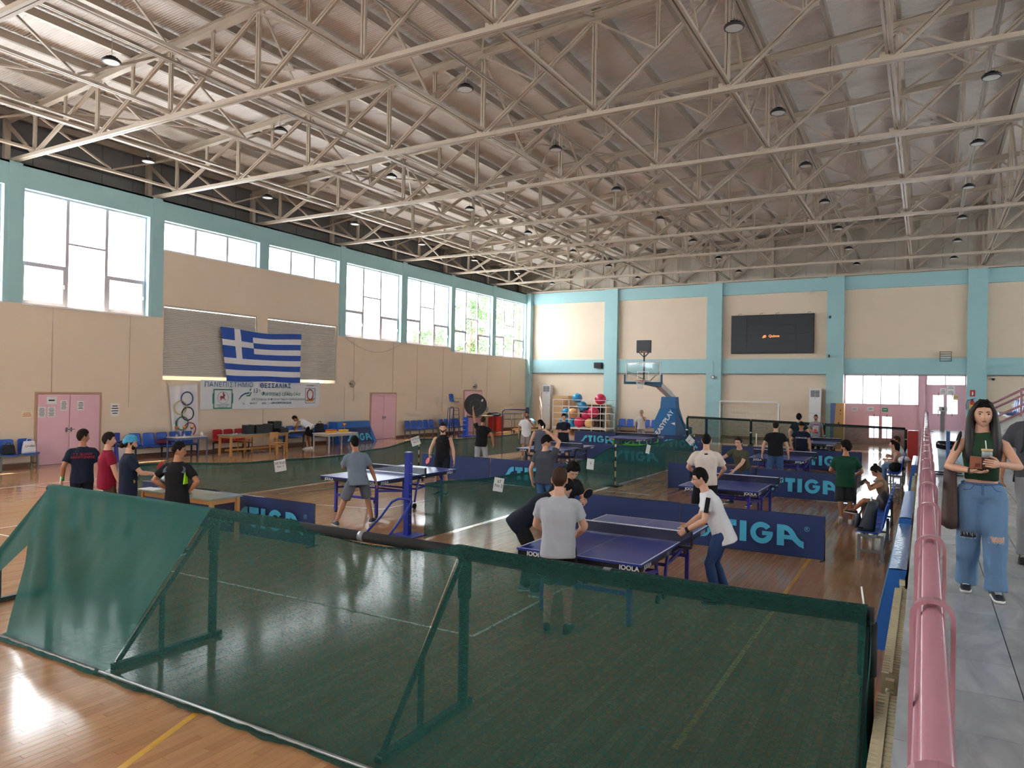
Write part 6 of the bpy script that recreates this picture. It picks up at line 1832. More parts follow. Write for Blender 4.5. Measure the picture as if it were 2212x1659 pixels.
def add_hand(b, w, d, n, curl, side, s=1.0, spread=0.0):
    """w wrist, d direction, n palm normal; side: thumb towards lateral*side"""
    d = d.normalized(); n = (n-d*n.dot(d)).normalized(); l = d.cross(n).normalized()*side
    R = []
    for t, hw, hd in ((-0.015,0.026,0.019),(0.01,0.027,0.018),(0.035,0.036,0.016),(0.065,0.041,0.014),(0.09,0.040,0.012),(0.097,0.036,0.009)):
        R.append([w+d*t*s+l*(hw*math.cos(a)*s)+n*(hd*math.sin(a)*s) for a in [2*PI*k/12 for k in range(12)]])
    if side < 0: R = [list(reversed(r)) for r in R]
    b.rings(R, 0)
    for k, (o, L) in enumerate(((0.030,0.072),(0.010,0.080),(-0.010,0.074),(-0.029,0.058))):
        p = w+d*(0.09*s)+l*(o*s); dirv = (d+l*(o*(0.6+spread*8))).normalized(); pts = [p-dirv*0.012*s, p]
        ang = 0.0
        for j, f in enumerate((0.45,0.32,0.23)):
            ang += curl*(0.75 if j == 0 else 1.0)
            q = dirv*math.cos(ang)+n*math.sin(ang)
            p = p+q*(L*f*s); pts.append(p)
        b.path(pts, [0.0095*s,0.0093*s,0.0088*s,0.0078*s,0.0058*s], 7, 0)
    p = w+d*(0.022*s)+l*(0.026*s)
    t1 = (d*0.75+l*0.75+n*0.25).normalized(); t2 = (d*0.9+l*0.25+n*(0.2+0.5*min(1, curl))).normalized()
    b.path([p-t1*0.012*s, p, p+t1*0.038*s, p+t1*0.038*s+t2*0.032*s, p+t1*0.038*s+t2*0.055*s], [0.013*s,0.013*s,0.0105*s,0.009*s,0.0062*s], 7, 0)

def shoe_meshes(um, sm, key, cache={}):
    if key in cache: return cache[key]
    def ring(y, w, z0, z1, n=12):
        out = []
        for k in range(n):
            a = 2*PI*k/n
            out.append(Vector((w*math.copysign(abs(math.cos(a))**0.75, math.cos(a)), y, (z0+z1)/2+(z1-z0)/2*math.copysign(abs(math.sin(a))**0.7, math.sin(a)))))
        return out
    u = B(); u.rings([ring(-0.075,0.022,0.02,0.06), ring(-0.065,0.032,0.02,0.085), ring(-0.03,0.038,0.02,0.10), ring(0.02,0.040,0.02,0.095), ring(0.08,0.043,0.02,0.075), ring(0.13,0.045,0.02,0.055), ring(0.165,0.038,0.02,0.045), ring(0.185,0.02,0.02,0.035)])
    for k in range(4): u.path([(-0.026,0.045+0.02*k,0.088-0.008*k),(0,0.047+0.02*k,0.093-0.008*k),(0.026,0.045+0.02*k,0.088-0.008*k)],0.004,5,1)
    s = B(); s.rings([ring(-0.08,0.026,0.0,0.026), ring(-0.065,0.037,0.0,0.028), ring(0.0,0.040,0.0,0.026), ring(0.09,0.047,0.0,0.026), ring(0.15,0.045,0.0,0.027), ring(0.182,0.034,0.002,0.028), ring(0.196,0.016,0.008,0.026)])
    cache[key] = (u.mesh('shoe', [um, M_PAPER]), s.mesh('sole', sm))
    return cache[key]

def tring(c, lat, fwd, w, dp, n=20, ex=0.8):
    out = []
    for k in range(n):
        a = 2*PI*k/n
        out.append(c+lat*(w*math.copysign(abs(math.cos(a))**ex, math.cos(a)))+fwd*(dp*math.copysign(abs(math.sin(a))**ex, math.sin(a))))
    return out
PEOPLE = []
def person(label, loc, face, h=1.75, skin='mid', hair='dark', hstyle='short', shirt=None, sleeve=0.55, hem=-0.13, fit=1.0,
           pants=None, plen=1.0, pfit=1.0, shoes=((30,30,34),(225,225,225)), hip=(0,0,0.93), lean=(0,0), twist=0, head=(0,0,0),
           feet=((-0.11,0.0,8),(0.11,0.0,-8)), hands=(None,None), elbows=((-0.6,-0.8,-0.3),(0.6,-0.8,-0.3)), curl=(0.35,0.35), palm=(None,None),
           female=False, beard=False, voxel=0.016, knees=((0,1,0),(0,1,0)), seat=False, neckdrop=0.0, footpitch=(0,0), glasses=False):
    s = h/1.75
    root = thing('person', label, 'person', loc, math.radians(face))
    V = lambda p: Vector(p)*s
    P = V(hip)
    lf, ls = math.radians(lean[0]), math.radians(lean[1])
    d = Vector((math.sin(ls), math.sin(lf)*math.cos(ls), math.cos(lf)*math.cos(ls))).normalized()
    lat0 = Vector((1,0,0)); lat0 = (lat0-d*lat0.dot(d)*0.5).normalized()
    tw = math.radians(twist)
    lat = Vector((math.cos(tw), math.sin(tw), 0)); lat = (lat-d*lat.dot(d)).normalized()
    fwd = d.cross(lat); fwd = -lat.cross(d) if fwd.y < 0 and abs(lf) < 1.5 and abs(tw) < 1.2 else fwd
    if fwd.dot(Vector((0,math.cos(lf),-math.sin(lf)))) < 0: fwd = -fwd
    up = Vector((0,0,1))
    N = P+d*(0.515*s)
    sh = 0.178 if not female else 0.155
    S = [N-d*(0.085*s)-lat*(sh*s), N-d*(0.085*s)+lat*(sh*s)]
    nd = (d*0.6+up*0.4+fwd*(0.12+neckdrop)).normalized()
    hy, hp, hr = (math.radians(q) for q in head)
    HC = N+nd*(0.165*s)
    base = Matrix((lat, fwd, d)).transposed()
    # head orientation: level it, then turn
    yaw0 = math.atan2(-fwd.x, fwd.y) if abs(fwd.x)+abs(fwd.y) > 0.2 else 0.0
    HR = Matrix.Rotation(yaw0+hy, 3, 'Z') @ Matrix.Rotation(-hp, 3, 'X') @ Matrix.Rotation(hr, 3, 'Y')
    HM = Matrix.Translation(HC) @ (HR @ Matrix.Scale(s, 3)).to_4x4()
    # arms
    lim = []
    for k in (0, 1):
        sg = -1 if k == 0 else 1
        tgt = V(hands[k]) if hands[k] is not None else S[k]+lat*(sg*0.07*s)+Vector((0,0.04,-0.52))*s
        E_, W_ = ik(S[k], tgt, 0.285*s, 0.255*s, elbows[k])
        lim.append((S[k], E_, W_))
    Hj, legs = [], []
    for k in (0, 1):
        sg = -1 if k == 0 else 1
        hj = P+lat0*(sg*0.092*s)-d*(0.02*s); Hj.append(hj)
        fx = feet[k]; fz = fx[3] if len(fx) > 3 else 0.0
        an = Vector((fx[0]*s, fx[1]*s, (0.085+fz)*s))
        kn, an2 = ik(hj, an, 0.425*s, 0.425*s, knees[k])
        legs.append((hj, kn, an2))
    sc_ = s
    fm = 0.86 if female else 1.0
    b = B()
    prof = [(-0.11,0.10,0.085),(-0.06,0.15,0.105),(0.0,0.158,0.112),(0.10,0.140*fm,0.098),(0.20,0.145*fm,0.105),(0.30,0.160*fm,0.116),(0.39,0.168*fm,0.108),(0.44,0.135*fm,0.088),(0.49,0.085,0.066),(0.54,0.058,0.058),(0.60,0.055,0.056)]
    if female: prof[4] = (0.20,0.122,0.095); prof[3] = (0.10,0.118,0.09); prof[5] = (0.30,0.142,0.122)
    R = []
    for t, w, dp in prof:
        c = P+d*(t*s)
        if t > 0.5: c = N+nd*((t-0.515)*s)
        f = min(1, max(0, t/0.3)); L_ = (lat0*(1-f)+lat*f).normalized(); F_ = d.cross(L_); F_ = F_ if F_.dot(fwd) > 0 else -F_
        R.append(tring(c, L_, F_, w*s*0.96, dp*s*0.95))
    b.rings(R)
    b.tube(N-nd*0.03*s, HC-nd*0.05*s, 0.054*s*(0.85 if female else 1), n=12)
    am = 0.84 if female else 1.0
    for k in (0, 1):
        a, e, w = lim[k]; sg = -1 if k == 0 else 1
        b.path([a-lat*(sg*0.03*s), a+(e-a)*0.12, a+(e-a)*0.4, a+(e-a)*0.75, e, e+(w-e)*0.25, e+(w-e)*0.6, w, w+(w-e).normalized()*0.012*s], [q*s*am for q in (0.05,0.056,0.050,0.044,0.041,0.044,0.037,0.027,0.024)], 12)
        hj, kn, an = legs[k]
        b.path([hj+d*0.03*s, hj+(kn-hj)*0.15, hj+(kn-hj)*0.5, hj+(kn-hj)*0.85, kn, kn+(an-kn)*0.28, kn+(an-kn)*0.6, an, an-Vector((0,0,0.03))*s], [q*s for q in (0.08,0.088,0.078,0.060,0.056,0.058,0.046,0.036,0.036)], 12)
    body = remesh(b, voxel*s, 3, name='body')
    hb = B(); add_head(hb, HM, female)
    for k in (0, 1):
        a, e, w = lim[k]; sg = -1 if k == 0 else 1
        dd = (w-e).normalized()
        n = Vector(palm[k]) if palm[k] is not None else (-lat*sg+fwd*0.35)
        if abs(n.normalized().dot(dd)) > 0.95: n = fwd
        n2 = (n-dd*n.dot(dd)).normalized(); ll = dd.cross(n2)
        side = 1 if ll.dot(fwd+up*0.3) > 0 else -1
        add_hand(hb, w, dd, n, curl[k], side, s*(0.9 if female else 1.0))
    hm = hb.mesh('hm', [SKIN[skin], M_EYEW, M_IRIS, HAIRM[hair], M_LIP])
    bm = bmesh.new(); bm.from_mesh(body); bm.from_mesh(hm); 
    # bmesh keeps material indices and smoothing
    out = bpy.data.meshes.new('body'); bm.to_mesh(out); bm.free()
    bpy.data.meshes.remove(hm); bpy.data.meshes.remove(body)
    for m_ in (SKIN[skin], M_EYEW, M_IRIS, HAIRM[hair], M_LIP): out.materials.append(m_)
    link('body', out, root)
    # hair
    def hair_obj(name, fn, m):
        vs_, fs_ = head_grid(fn, 60, 40); q = B(); q.add([HM @ v for v in vs_], fs_, 0, True); return obj(name, q, m, root)
    hmn = HAIRM[hair]
    sd = random.uniform(0, 50)
    if hstyle == 'short': hair_obj('hair', hair_off(0.012, top=0.016, seed=sd), hmn)
    elif hstyle == 'buzz': hair_obj('hair', hair_off(0.004, top=0.003, seed=sd, tuft=0.001), hmn)
    elif hstyle == 'fade': hair_obj('hair', hair_off(0.005, front=0.056, top=0.026, seed=sd, tuft=0.004), hmn)
    elif hstyle == 'curly': hair_obj('hair', hair_off(0.018, top=0.024, seed=sd, tuft=0.016), hmn)
    elif hstyle == 'bald': hair_obj('hair', hair_off(0.003, front=0.085, seed=sd, tuft=0.001), hmn)
    elif hstyle in ('bun', 'ponytail', 'long'): 
        hair_obj('hair', hair_off(0.013, front=0.066, side=-0.02, back=-0.075, top=0.008, seed=sd, tuft=0.002), hmn)
        if hstyle == 'bun':
            q = B(); q.ell(HM @ Vector((0,-0.06,0.12)), (0.042*s,0.042*s,0.036*s), 14, 10); obj('hair_bun', q, hmn, root)
        elif hstyle == 'ponytail':
            q = B(); q.ell(HM @ Vector((0,-0.125,-0.01)), (0.036*s,0.04*s,0.055*s), 12, 8); q.path([HM @ Vector(p) for p in ((0,-0.11,0.02),(0,-0.145,-0.03),(0,-0.14,-0.09),(0.0,-0.12,-0.15))], [0.02*s,0.034*s,0.03*s,0.01*s], 10); obj('ponytail', q, hmn, root)
    elif hstyle == 'bandana':
        hair_obj('hair', hair_off(0.010, front=0.05, side=-0.03, back=-0.08, seed=sd), hmn)
        hair_obj('bandana', hair_off(0.020, front=0.040, side=0.012, back=-0.03, top=0.012, seed=sd, tuft=0.004), mat('bandana_blue', (70,160,200), 0.7, var=0.6, vscale=14))
        q = B(); q.ell(HM @ Vector((0,-0.12,-0.05)), (0.05*s,0.045*s,0.045*s), 14, 10); obj('hair_bun', q, hmn, root)
    elif hstyle == 'cap':
        hair_obj('cap', hair_off(0.018, front=0.035, side=0.0, back=-0.02, top=0.01, seed=sd, tuft=0.001), M_BLACK)
    if beard:
        hair_obj('beard', beard_off(0.004), hmn)
    if glasses:
        q = B()
        for sx in (-1, 1):
            q.path([HM @ Vector((sx*0.031+0.019*math.cos(2*PI*k/16), EY+0.014, 0.004+0.014*math.sin(2*PI*k/16))) for k in range(16)], 0.0022*s, 5, closed=True)
            q.path([HM @ Vector((sx*0.05, EY+0.012, 0.008)), HM @ Vector((sx*0.078, EY-0.02, 0.01)), HM @ Vector((sx*0.085, -0.005, 0.012))], 0.0022*s, 5)
        q.path([HM @ Vector((-0.012, EY+0.016, 0.006)), HM @ Vector((0.012, EY+0.016, 0.006))], 0.002*s, 5)
        obj('glasses', q, M_BLACK, root)
    # shirt
    if shirt is not None:
        q = B(); R = []
        for t, w, dp in [(hem,0.172,0.128),(hem+0.03,0.172,0.128),(0.0,0.170,0.126),(0.10,0.160*fm,0.118),(0.20,0.160*fm,0.120),(0.30,0.172*fm,0.128),(0.38,0.176*fm,0.122),(0.435,0.150*fm,0.100),(0.482,0.10,0.082),(0.515,0.072,0.068)]:
            if t < hem: continue
            if female:
                if 0.05 < t < 0.25: w, dp = 0.127, 0.101
                if 0.26 < t < 0.35: w, dp = 0.150, 0.130
            c = P+d*(t*s)
            if t > 0.5: c = N+nd*((t-0.515)*s)
            f = min(1, max(0, t/0.3)); L_ = (lat0*(1-f)+lat*f).normalized(); F_ = d.cross(L_); F_ = F_ if F_.dot(fwd) > 0 else -F_
            ft = fit if t < 0.4 else (1+fit)/2
            R.append(tring(c, L_, F_, w*s*ft, dp*s*ft))
        q.rings(R)
        for k in (0, 1):
            if sleeve <= 0: continue
            a, e, w = lim[k]; sg = -1 if k == 0 else 1
            L1 = (e-a)
            if sleeve <= 1:
                q.path([a-lat*(sg*0.07*s)+d*0.012*s, a-lat*(sg*0.015*s), a+L1*0.12, a+L1*sleeve*0.6, a+L1*sleeve], [r*s*(0.5+0.5*fit) for r in (0.055,0.060,0.064,0.063,0.066)], 14)
            else:
                q.path([a-lat*(sg*0.05*s), a+L1*0.05, a+L1*0.6, e, e+(w-e)*(sleeve-1)], [r*s for r in (0.058,0.068,0.06,0.054,0.045)], 14)
        me = remesh(q, voxel*s, 4, 0.010*s, 7.0, sd, 'shirt'); setmats(me, [shirt]); link('shirt', me, root)
    if pants is not None:
        q = B()
        R = [tring(P+d*(t*s), lat0, (fwd if abs(tw) < 0.5 else fwd), w*s, dp*s) for t, w, dp in ((0.05,0.155,0.112),(0.0,0.166,0.122),(-0.06,0.165,0.122),(-0.11,0.12,0.10))]
        q.rings(R)
        for k in (0, 1):
            hj, kn, an = legs[k]
            up_l = [hj+d*0.05*s, hj+(kn-hj)*0.12, hj+(kn-hj)*0.5]
            if plen <= 0.5:
                f = plen/0.5
                q.path([up_l[0], up_l[1], hj+(kn-hj)*0.45, hj+(kn-hj)*f], [r*s*pfit for r in (0.085,0.097,0.094,0.098)], 14)
            else:
                f = (plen-0.5)/0.5
                q.path(up_l+[hj+(kn-hj)*0.85, kn, kn+(an-kn)*0.35*f, kn+(an-kn)*0.7*f, kn+(an-kn)*f-Vector((0,0,0.02))*s*(1 if f > 0.95 else 0)], [r*s for r in (0.085,0.096*pfit**0.3,0.086*pfit**0.6,0.070*pfit,0.068*pfit,0.066*pfit,0.058*pfit**1.2,0.056*pfit**1.4)], 14)
        me = remesh(q, voxel*s, 3, 0.010*s, 7.0, sd+9, 'trousers'); setmats(me, [pants]); link('trousers' if plen > 0.6 else 'shorts', me, root)
    um = mat('shoe_%d_%d_%d' % shoes[0], shoes[0], 0.6); sm_ = mat('sole_%d_%d_%d' % shoes[1], shoes[1], 0.6)
    us, ssl = shoe_meshes(um, sm_, shoes)
    for k in (0, 1):
        an = legs[k][2]
        fx = feet[k]
        o = link('shoe', us, root, (an.x, an.y, an.z-0.085*s), (math.radians(footpitch[k]), 0, math.radians(fx[2])))
        o.scale = (s, s, s)
        link('sole', ssl, o)
    PEOPLE.append(root)
    root_info = dict(root=root, S=S, lim=lim, HM=HM, HC=HC, P=P, N=N, d=d, lat=lat, fwd=fwd, s=s)
    return root_info
def world_of(info, p):
    r = info['root']
    M = Matrix.Translation(r.location) @ Matrix.Rotation(r.rotation_euler.z, 4, 'Z')
    return M @ Vector(p)
M_BATR = mat('bat_rubber_red', (190,36,44), 0.5); M_BATK = mat('bat_rubber_black', (24,24,26), 0.5); M_BATW = mat('bat_wood', (186,140,90), 0.5)
def bat(info, hand, dirv, nrm, label, face=None):
    """table tennis bat gripped in hand 0/1; dirv, nrm in the person's frame"""
    w, e = info['lim'][hand][2], info['lim'][hand][1]
    M = Matrix.Rotation(info['root'].rotation_euler.z, 3, 'Z')
    d = (M @ Vector(dirv)).normalized(); n = M @ Vector(nrm); n = (n-d*n.dot(d)).normalized(); l = d.cross(n)
    grip = world_of(info, w+(w-e).normalized()*0.06*info['s'])
    t = thing('table_tennis_bat', label, 'bat', grip)
    t.rotation_euler = Matrix((l, d, n)).transposed().to_euler()
    b = B(); b.path([(0,-0.045,0),(0,0.0,0),(0,0.05,0)], [0.014,0.012,0.013], 8); obj('handle', b, M_BATW, t)
    def disc(z0, z1, r): 
        poly = [(r*math.cos(2*PI*k/24), 0.125+r*1.03*math.sin(2*PI*k/24)) for k in range(24)]
        return B().prism(poly, 'z', z0, z1)
    obj('blade', disc(-0.003, 0.003, 0.076), M_BATW, t); obj('rubber', disc(0.003, 0.0065, 0.075), M_BATR, t); obj('rubber', disc(-0.0065, -0.003, 0.075), M_BATK, t)
    return t
C_ = cloth
BLK = C_('black', (28,28,31)); NAVY = C_('navy', (32,40,58)); GREY = C_('grey', (128,130,136)); LGREY = C_('light_grey', (172,174,180)); DGREY = C_('dark_grey', (70,72,82)); WHT = C_('white', (226,224,226)); CRM = C_('cream', (222,206,194)); CRIM = C_('crimson', (138,30,56)); OLV = C_('olive', (76,76,58)); GRN = C_('bottle_green', (24,66,46)); JEAN = C_('denim', (64,96,138)); JEAND = C_('dark_denim', (44,64,104)); TAUPE = C_('taupe', (150,138,132)); BRN = C_('brown', (86,72,58)); FOREST = C_('forest_rib', (44,70,52)); PALEJ = C_('light_denim', (104,134,168))

# four men standing behind the foreground net
p = person('man in a navy polo with red back print and a green wristband, seen from behind', (-13.0, 7.35, 0), 62, 1.76, 'tan', 'dark', 'fade', NAVY, 0.7, fit=1.08, pants=NAVY, head=(-70,0,0), hands=((-0.30,0.05,0.86),(0.30,0.05,0.86)))
w = p['lim'][0]; q = B(); q.tube(w[2]-(w[2]-w[1])*0.28, w[2]-(w[2]-w[1])*0.02, 0.037, n=14); obj('wristband', q, mat('wristband_green', (90,200,120), 0.8), p['root'])
bat(p, 0, (-0.1,0.2,-1), (1,0.2,0), 'dark bat hanging from the hand of the man in the navy polo')
back = Matrix(((-1,0,0),(0,0,-1),(0,-1,0)))
def chest_text(info, txt, size, m, t_up, back_side=False, dy=0.0, name='shirt_print', **k):
    me = text_mesh(txt, size, m, 0.0006, **k)
    lat, fwd, d, P, s = info['lat'], info['fwd'], info['d'], info['P'], info['s']
    f = -fwd if back_side else fwd
    r = lat if back_side else -lat
    R = Matrix((r, d, f)).transposed()
    R = Matrix((r, d, r.cross(d))).transposed()
    c = P+d*(t_up*s)+f*(dy*s)
    return link(name, me, info['root'], c, R.to_euler())
chest_text(p, 'T.T. ΒΟΛΟΥ\nΑΘΛΗΤΙΣΜΟΣ', 0.055, M_PRED, 0.36, True, 0.147, bold=0.001)
person('man in a crimson shirt in profile, second of the four by the net', (-12.25, 7.35, 0), -18, 1.74, 'fair', 'dark', 'short', CRIM, 0.6, hem=-0.16, fit=1.12, pants=BRN, head=(-14,0,0), hands=((-0.27,0.12,0.86),(0.25,0.16,0.84)))
p = person('man with a blue bandana and beard wearing a navy shirt and a medal', (-11.4, 7.2, 0), -28, 1.74, 'fair', 'dark', 'bandana', NAVY, 0.7, hem=-0.2, fit=1.14, pants=BLK, head=(-12,8,0), beard=True, hands=((-0.26,0.08,0.84),(0.16,0.40,1.10)), curl=(0.5,1.0), palm=(None,(-1,0,0)))
bat(p, 1, (0.15,0.25,0.9), (1,0,0.2), 'bat with bare wooden handle raised by the man with the bandana')
q = B(); q.lathe([(0.0,0),(0.032,0.0),(0.032,0.006),(0.0,0.006)], n=18)
o = obj('medal', q, mat('medal_gold', (190,170,90), 0.3, metal=0.7), p['root'], p['P']+p['lat']*0.165+p['d']*0.06+p['fwd']*0.06, (0, R90, 0))
p = person('man with hands on hips in a black and grey shirt with lime side panels', (-9.85, 7.0, 0), 22, 1.72, 'tan', 'black', 'fade', BLK, 0.7, fit=1.06, pants=BLK, head=(-62,4,0), hands=((-0.19,0.06,1.0),(0.19,0.06,1.0)), elbows=((-1,-0.5,0),(1,-0.5,0)), curl=(0.9,0.9))
q = B()
q.prism([(-0.13,0.16),(-0.03,0.16),(-0.05,0.36),(-0.1,0.36)], 'x', 0.158, 0.178); q.v = [v+Vector((0,0.03,0.93)) for v in q.v]; obj('side_panel', q, mat('lime_panel', (160,225,40), 0.7), p['root'])
q = B(); q.sheet(lambda u, v: p['N']+p['lat']*((u-0.5)*0.36)-p['fwd']*(0.075+0.045*v-0.02*abs(2*u-1))-p['d']*(0.03+0.09*v+0.05*abs(2*u-1)), 12, 4); obj('shoulder_yoke', q, C_('slate', (84,92,104)), p['root'])

# left table
p = person('player in a grey shirt and grey shorts seen from behind at the left table', (-9.31, 10.4, 0), 44, 1.75, 'tan', 'black', 'fade', C_('steel_grey', (120,130,144)), 0.75, hem=-0.13, fit=1.12, pants=C_('slate_shorts', (100,104,112)), plen=0.46, pfit=1.12, hip=(0.02,0,0.86), lean=(10,-6), twist=24, feet=((-0.36,-0.12,20),(0.30,0.10,-30)), hands=((-0.10,0.36,1.15),(0.36,0.16,0.80)), shoes=((70,74,84),(232,232,232)))
p = person('player in a black tank top holding a red bat beyond the left table', (-10.2, 14.45, 0), 196, 1.78, 'fair', 'dark', 'fade', BLK, 0.0, hem=-0.14, fit=1.05, pants=C_('ink_shorts', (34,36,48)), plen=0.45, pfit=1.1, head=(18,6,0), beard=True, hands=((-0.30,0.04,0.84),(0.24,0.24,0.98)), curl=(0.4,1.1))
bat(p, 1, (0.2,0.3,-0.9), (0.6,0.8,0), 'red bat in the hand of the player in the black tank top')
chest_text(p, 'UA', 0.03, M_PRED, 0.36, False, 0.137)
p = person('man in black with grey sweatpants reaching up towards the round trampoline', (-11.9, 18.9, 0), 24, 1.78, 'tan', 'brown', 'buzz', BLK, 0.5, hem=-0.12, fit=1.1, pants=LGREY, pfit=1.2, lean=(0,4), hands=((-0.30,0.12,1.98),(0.36,0.05,0.9)), elbows=((-1,-0.2,0.2),(0.6,-0.8,-0.3)), feet=((-0.16,0,10),(0.16,0.05,-10)))
p = person('man in a white shirt and grey shorts raising one hand, facing the camera', (-13.05, 23.9, 0), 207, 1.80, 'tan', 'dark', 'buzz', WHT, 0.6, fit=1.1, pants=TAUPE, plen=0.47, pfit=1.1, beard=True, hands=((-0.16,0.26,1.36),(0.27,0.02,0.86)), elbows=((-0.8,-0.2,-1),(0.6,-0.8,-0.3)), palm=((0,1,0),None), curl=(0.1,0.3), shoes=((150,140,126),(210,205,198)))
p = person('person in a grey vest with a dark ponytail seen from behind', (-10.0, 19.2, 0), 42, 1.72, 'fair', 'black', 'ponytail', C_('vest_grey', (98,102,116)), 0.0, hem=-0.16, fit=1.06, pants=BLK, head=(50,0,0), hands=((-0.31,0.06,0.86),(0.26,0.2,0.95)))
p = person('boy in a dark polo and shorts with one hand on his belly', (-11.25, 23.4, 0), 206, 1.78, 'fair', 'dark', 'short', C_('ink_polo', (36,38,50)), 0.75, hem=-0.14, fit=1.12, pants=C_('ink_shorts', (34,36,48)), plen=0.42, pfit=1.1, head=(6,6,0), hands=((0.06,0.24,1.12),(0.26,0.20,0.86)), elbows=((-1,-0.4,-0.2),(0.6,-0.8,-0.3)), curl=(0.1,0.4), palm=((0,-1,0),None), feet=((-0.15,0,10),(0.15,0,-10)))
p = person('man in a dark grey shirt and jeans scratching his head', (-6.24, 12.2, 0), -2, 1.76, 'fair', 'black', 'short', DGREY, 0.55, hem=-0.10, fit=1.06, pants=JEAN, head=(-44,26,0), hands=((-0.30,0.04,0.86),(0.06,0.02,1.78)), elbows=((-0.6,-0.8,-0.3),(1,0.3,0.3)), curl=(0.4,0.7), palm=(None,(-1,0,-0.6)))

# nearest table
p = person('man in a black shirt bending over the nearest table', (-4.36, 8.12, 0), -60, 1.80, 'fair', 'black', 'short', C_('blue_black', (26,32,42)), 0.6, hem=-0.12, fit=1.12, pants=BLK, pfit=1.12, hip=(0,-0.12,0.90), lean=(50,4), head=(10,42,0), feet=((-0.13,-0.05,10),(0.13,0.08,-10)), hands=((-0.14,0.62,0.90),(0.22,0.36,0.80)), elbows=((-1,-0.2,-0.2),(1,-0.6,0.2)), shoes=((120,120,124),(215,215,215)), neckdrop=0.3)
p = person('dark-haired man in jeans with a black bat, behind the nearest table', (-4.62, 9.55, 0), -125, 1.74, 'fair', 'black', 'curly', BLK, 0.6, fit=1.08, pants=JEAND, hip=(0,-0.06,0.91), lean=(34,0), head=(-6,34,0), hands=((-0.12,0.46,1.05),(0.26,0.50,1.02)), curl=(0.8,1.0), neckdrop=0.2)
bat(p, 0, (-0.35,0.35,0.85), (0.2,-1,0.1), 'black bat held up right of the man in the grey shirt')
p = person('man in a light grey shirt at the near table, back to the camera', (-3.42, 7.03, 0), 19, 1.78, 'fair', 'brown', 'fade', LGREY, 0.6, hem=-0.13, fit=1.10, pants=BLK, plen=0.48, pfit=1.1, head=(2,6,0), hands=((-0.14,0.30,1.00),(0.17,0.30,0.98)), elbows=((-0.9,-0.7,-0.3),(0.9,-0.7,-0.3)), curl=(0.7,0.7), voxel=0.013, shoes=((34,36,44),(60,60,64)))
q = B(); q.path([p['N']+p['nd'] if 'nd' in p else p['N']+p['lat']*(0.066*math.cos(2*PI*k/20))+p['fwd']*(0.062*math.sin(2*PI*k/20))+p['d']*(0.012+0.012*math.sin(2*PI*k/20)*-1) for k in range(20)], 0.002, 5, closed=True); obj('necklace', q, mat('silver_chain', (200,190,180), 0.3, metal=0.8), p['root'])
p = person('man with glasses in a white shirt leaning on the nearest table net', (-2.24, 9.12, 0), 104, 1.74, 'fair', 'black', 'fade', WHT, 0.62, hem=-0.17, fit=1.10, pants=JEAND, pfit=1.0, hip=(0,-0.06,0.91), lean=(24,0), head=(4,10,0), glasses=True, feet=((-0.12,-0.02,6),(0.12,-0.14,-8)), hands=((-0.30,0.36,0.93),(-0.12,0.36,0.96)), elbows=((-0.6,-1,0.0),(0.7,-0.8,0)), curl=(0.9,0.9), voxel=0.013, shoes=((28,28,32),(40,40,44)))
a, e, w = p['lim'][0]; q = B(); q.beam(a+(e-a)*0.0+Vector((-0.058,-0.008,0.03)), a+(e-a)*0.58+Vector((-0.072,0,0)), 0.055, 0.012, (1,0,0)); obj('sleeve_stripe', q, BLK, p['root'])
q = B(); q.tube(w[0:3] and w-(w-e)*0.12, w+(w-e)*0.02, 0.034, n=12); obj('wrist_watch', q, BLK, p['root'])

# second right-hand table
p = person('man in a cream shirt and black trousers seen from behind', (-3.56, 13.6, 0), 14, 1.86, 'fair', 'black', 'buzz', CRM, 0.75, hem=-0.10, fit=1.16, pants=BLK, pfit=1.35, head=(-4,4,0), hands=((-0.20,0.28,1.02),(0.24,0.26,0.98)), elbows=((-0.9,-0.7,-0.3),(0.9,-0.7,-0.3)), feet=((-0.22,-0.05,12),(0.16,0.05,-10)))
q = B(); q.cbox(p['N']-p['d']*0.075-p['fwd']*0.108, (0.06,0.004,0.035)); obj('collar_patch', q, BLK, p['root'])
p = person('player in an olive polo and glasses holding out a black bat', (-3.72, 17.35, 0), 158, 1.72, 'fair', 'dark', 'ponytail', OLV, 0.6, hem=-0.12, fit=1.08, pants=JEAND, hip=(0,-0.08,0.87), lean=(24,-4), head=(10,6,0), glasses=True, hands=((-0.12,0.44,0.86),(0.34,0.40,1.10)), curl=(0.2,1.1), feet=((-0.24,0,10),(0.26,0.02,-10)))
bat(p, 1, (0.7,0.45,0.2), (-0.3,1,0), 'black bat stretched out by the player in the olive polo')
# third and fourth tables
p = person('man in a black shirt and jeans standing with his back to the camera', (-3.62, 21.2, 0), 9, 1.87, 'fair', 'dark', 'buzz', BLK, 0.6, hem=-0.10, fit=1.16, pants=JEAN, pfit=1.25, hands=((-0.32,0.04,0.86),(0.32,0.08,0.86)), feet=((-0.15,0,8),(0.15,0,-8)))
p = person('man in a navy shirt with white chest print looking down at the table', (-3.45, 24.85, 0), 186, 1.80, 'tan', 'black', 'short', C_('ink_navy', (30,36,56)), 0.5, fit=1.12, pants=BLK, hip=(0,-0.05,0.91), lean=(16,0), head=(-8,36,0), hands=((-0.28,0.22,0.80),(0.28,0.20,0.90)), curl=(0.4,1.0))
chest_text(p, 'G.PANOZE', 0.07, M_PAPER, 0.33, False, 0.145, bold=0.001)
bat(p, 1, (0.1,0.5,-0.8), (0.4,0.8,0.4), 'red bat in the hand of the man looking down at the table')
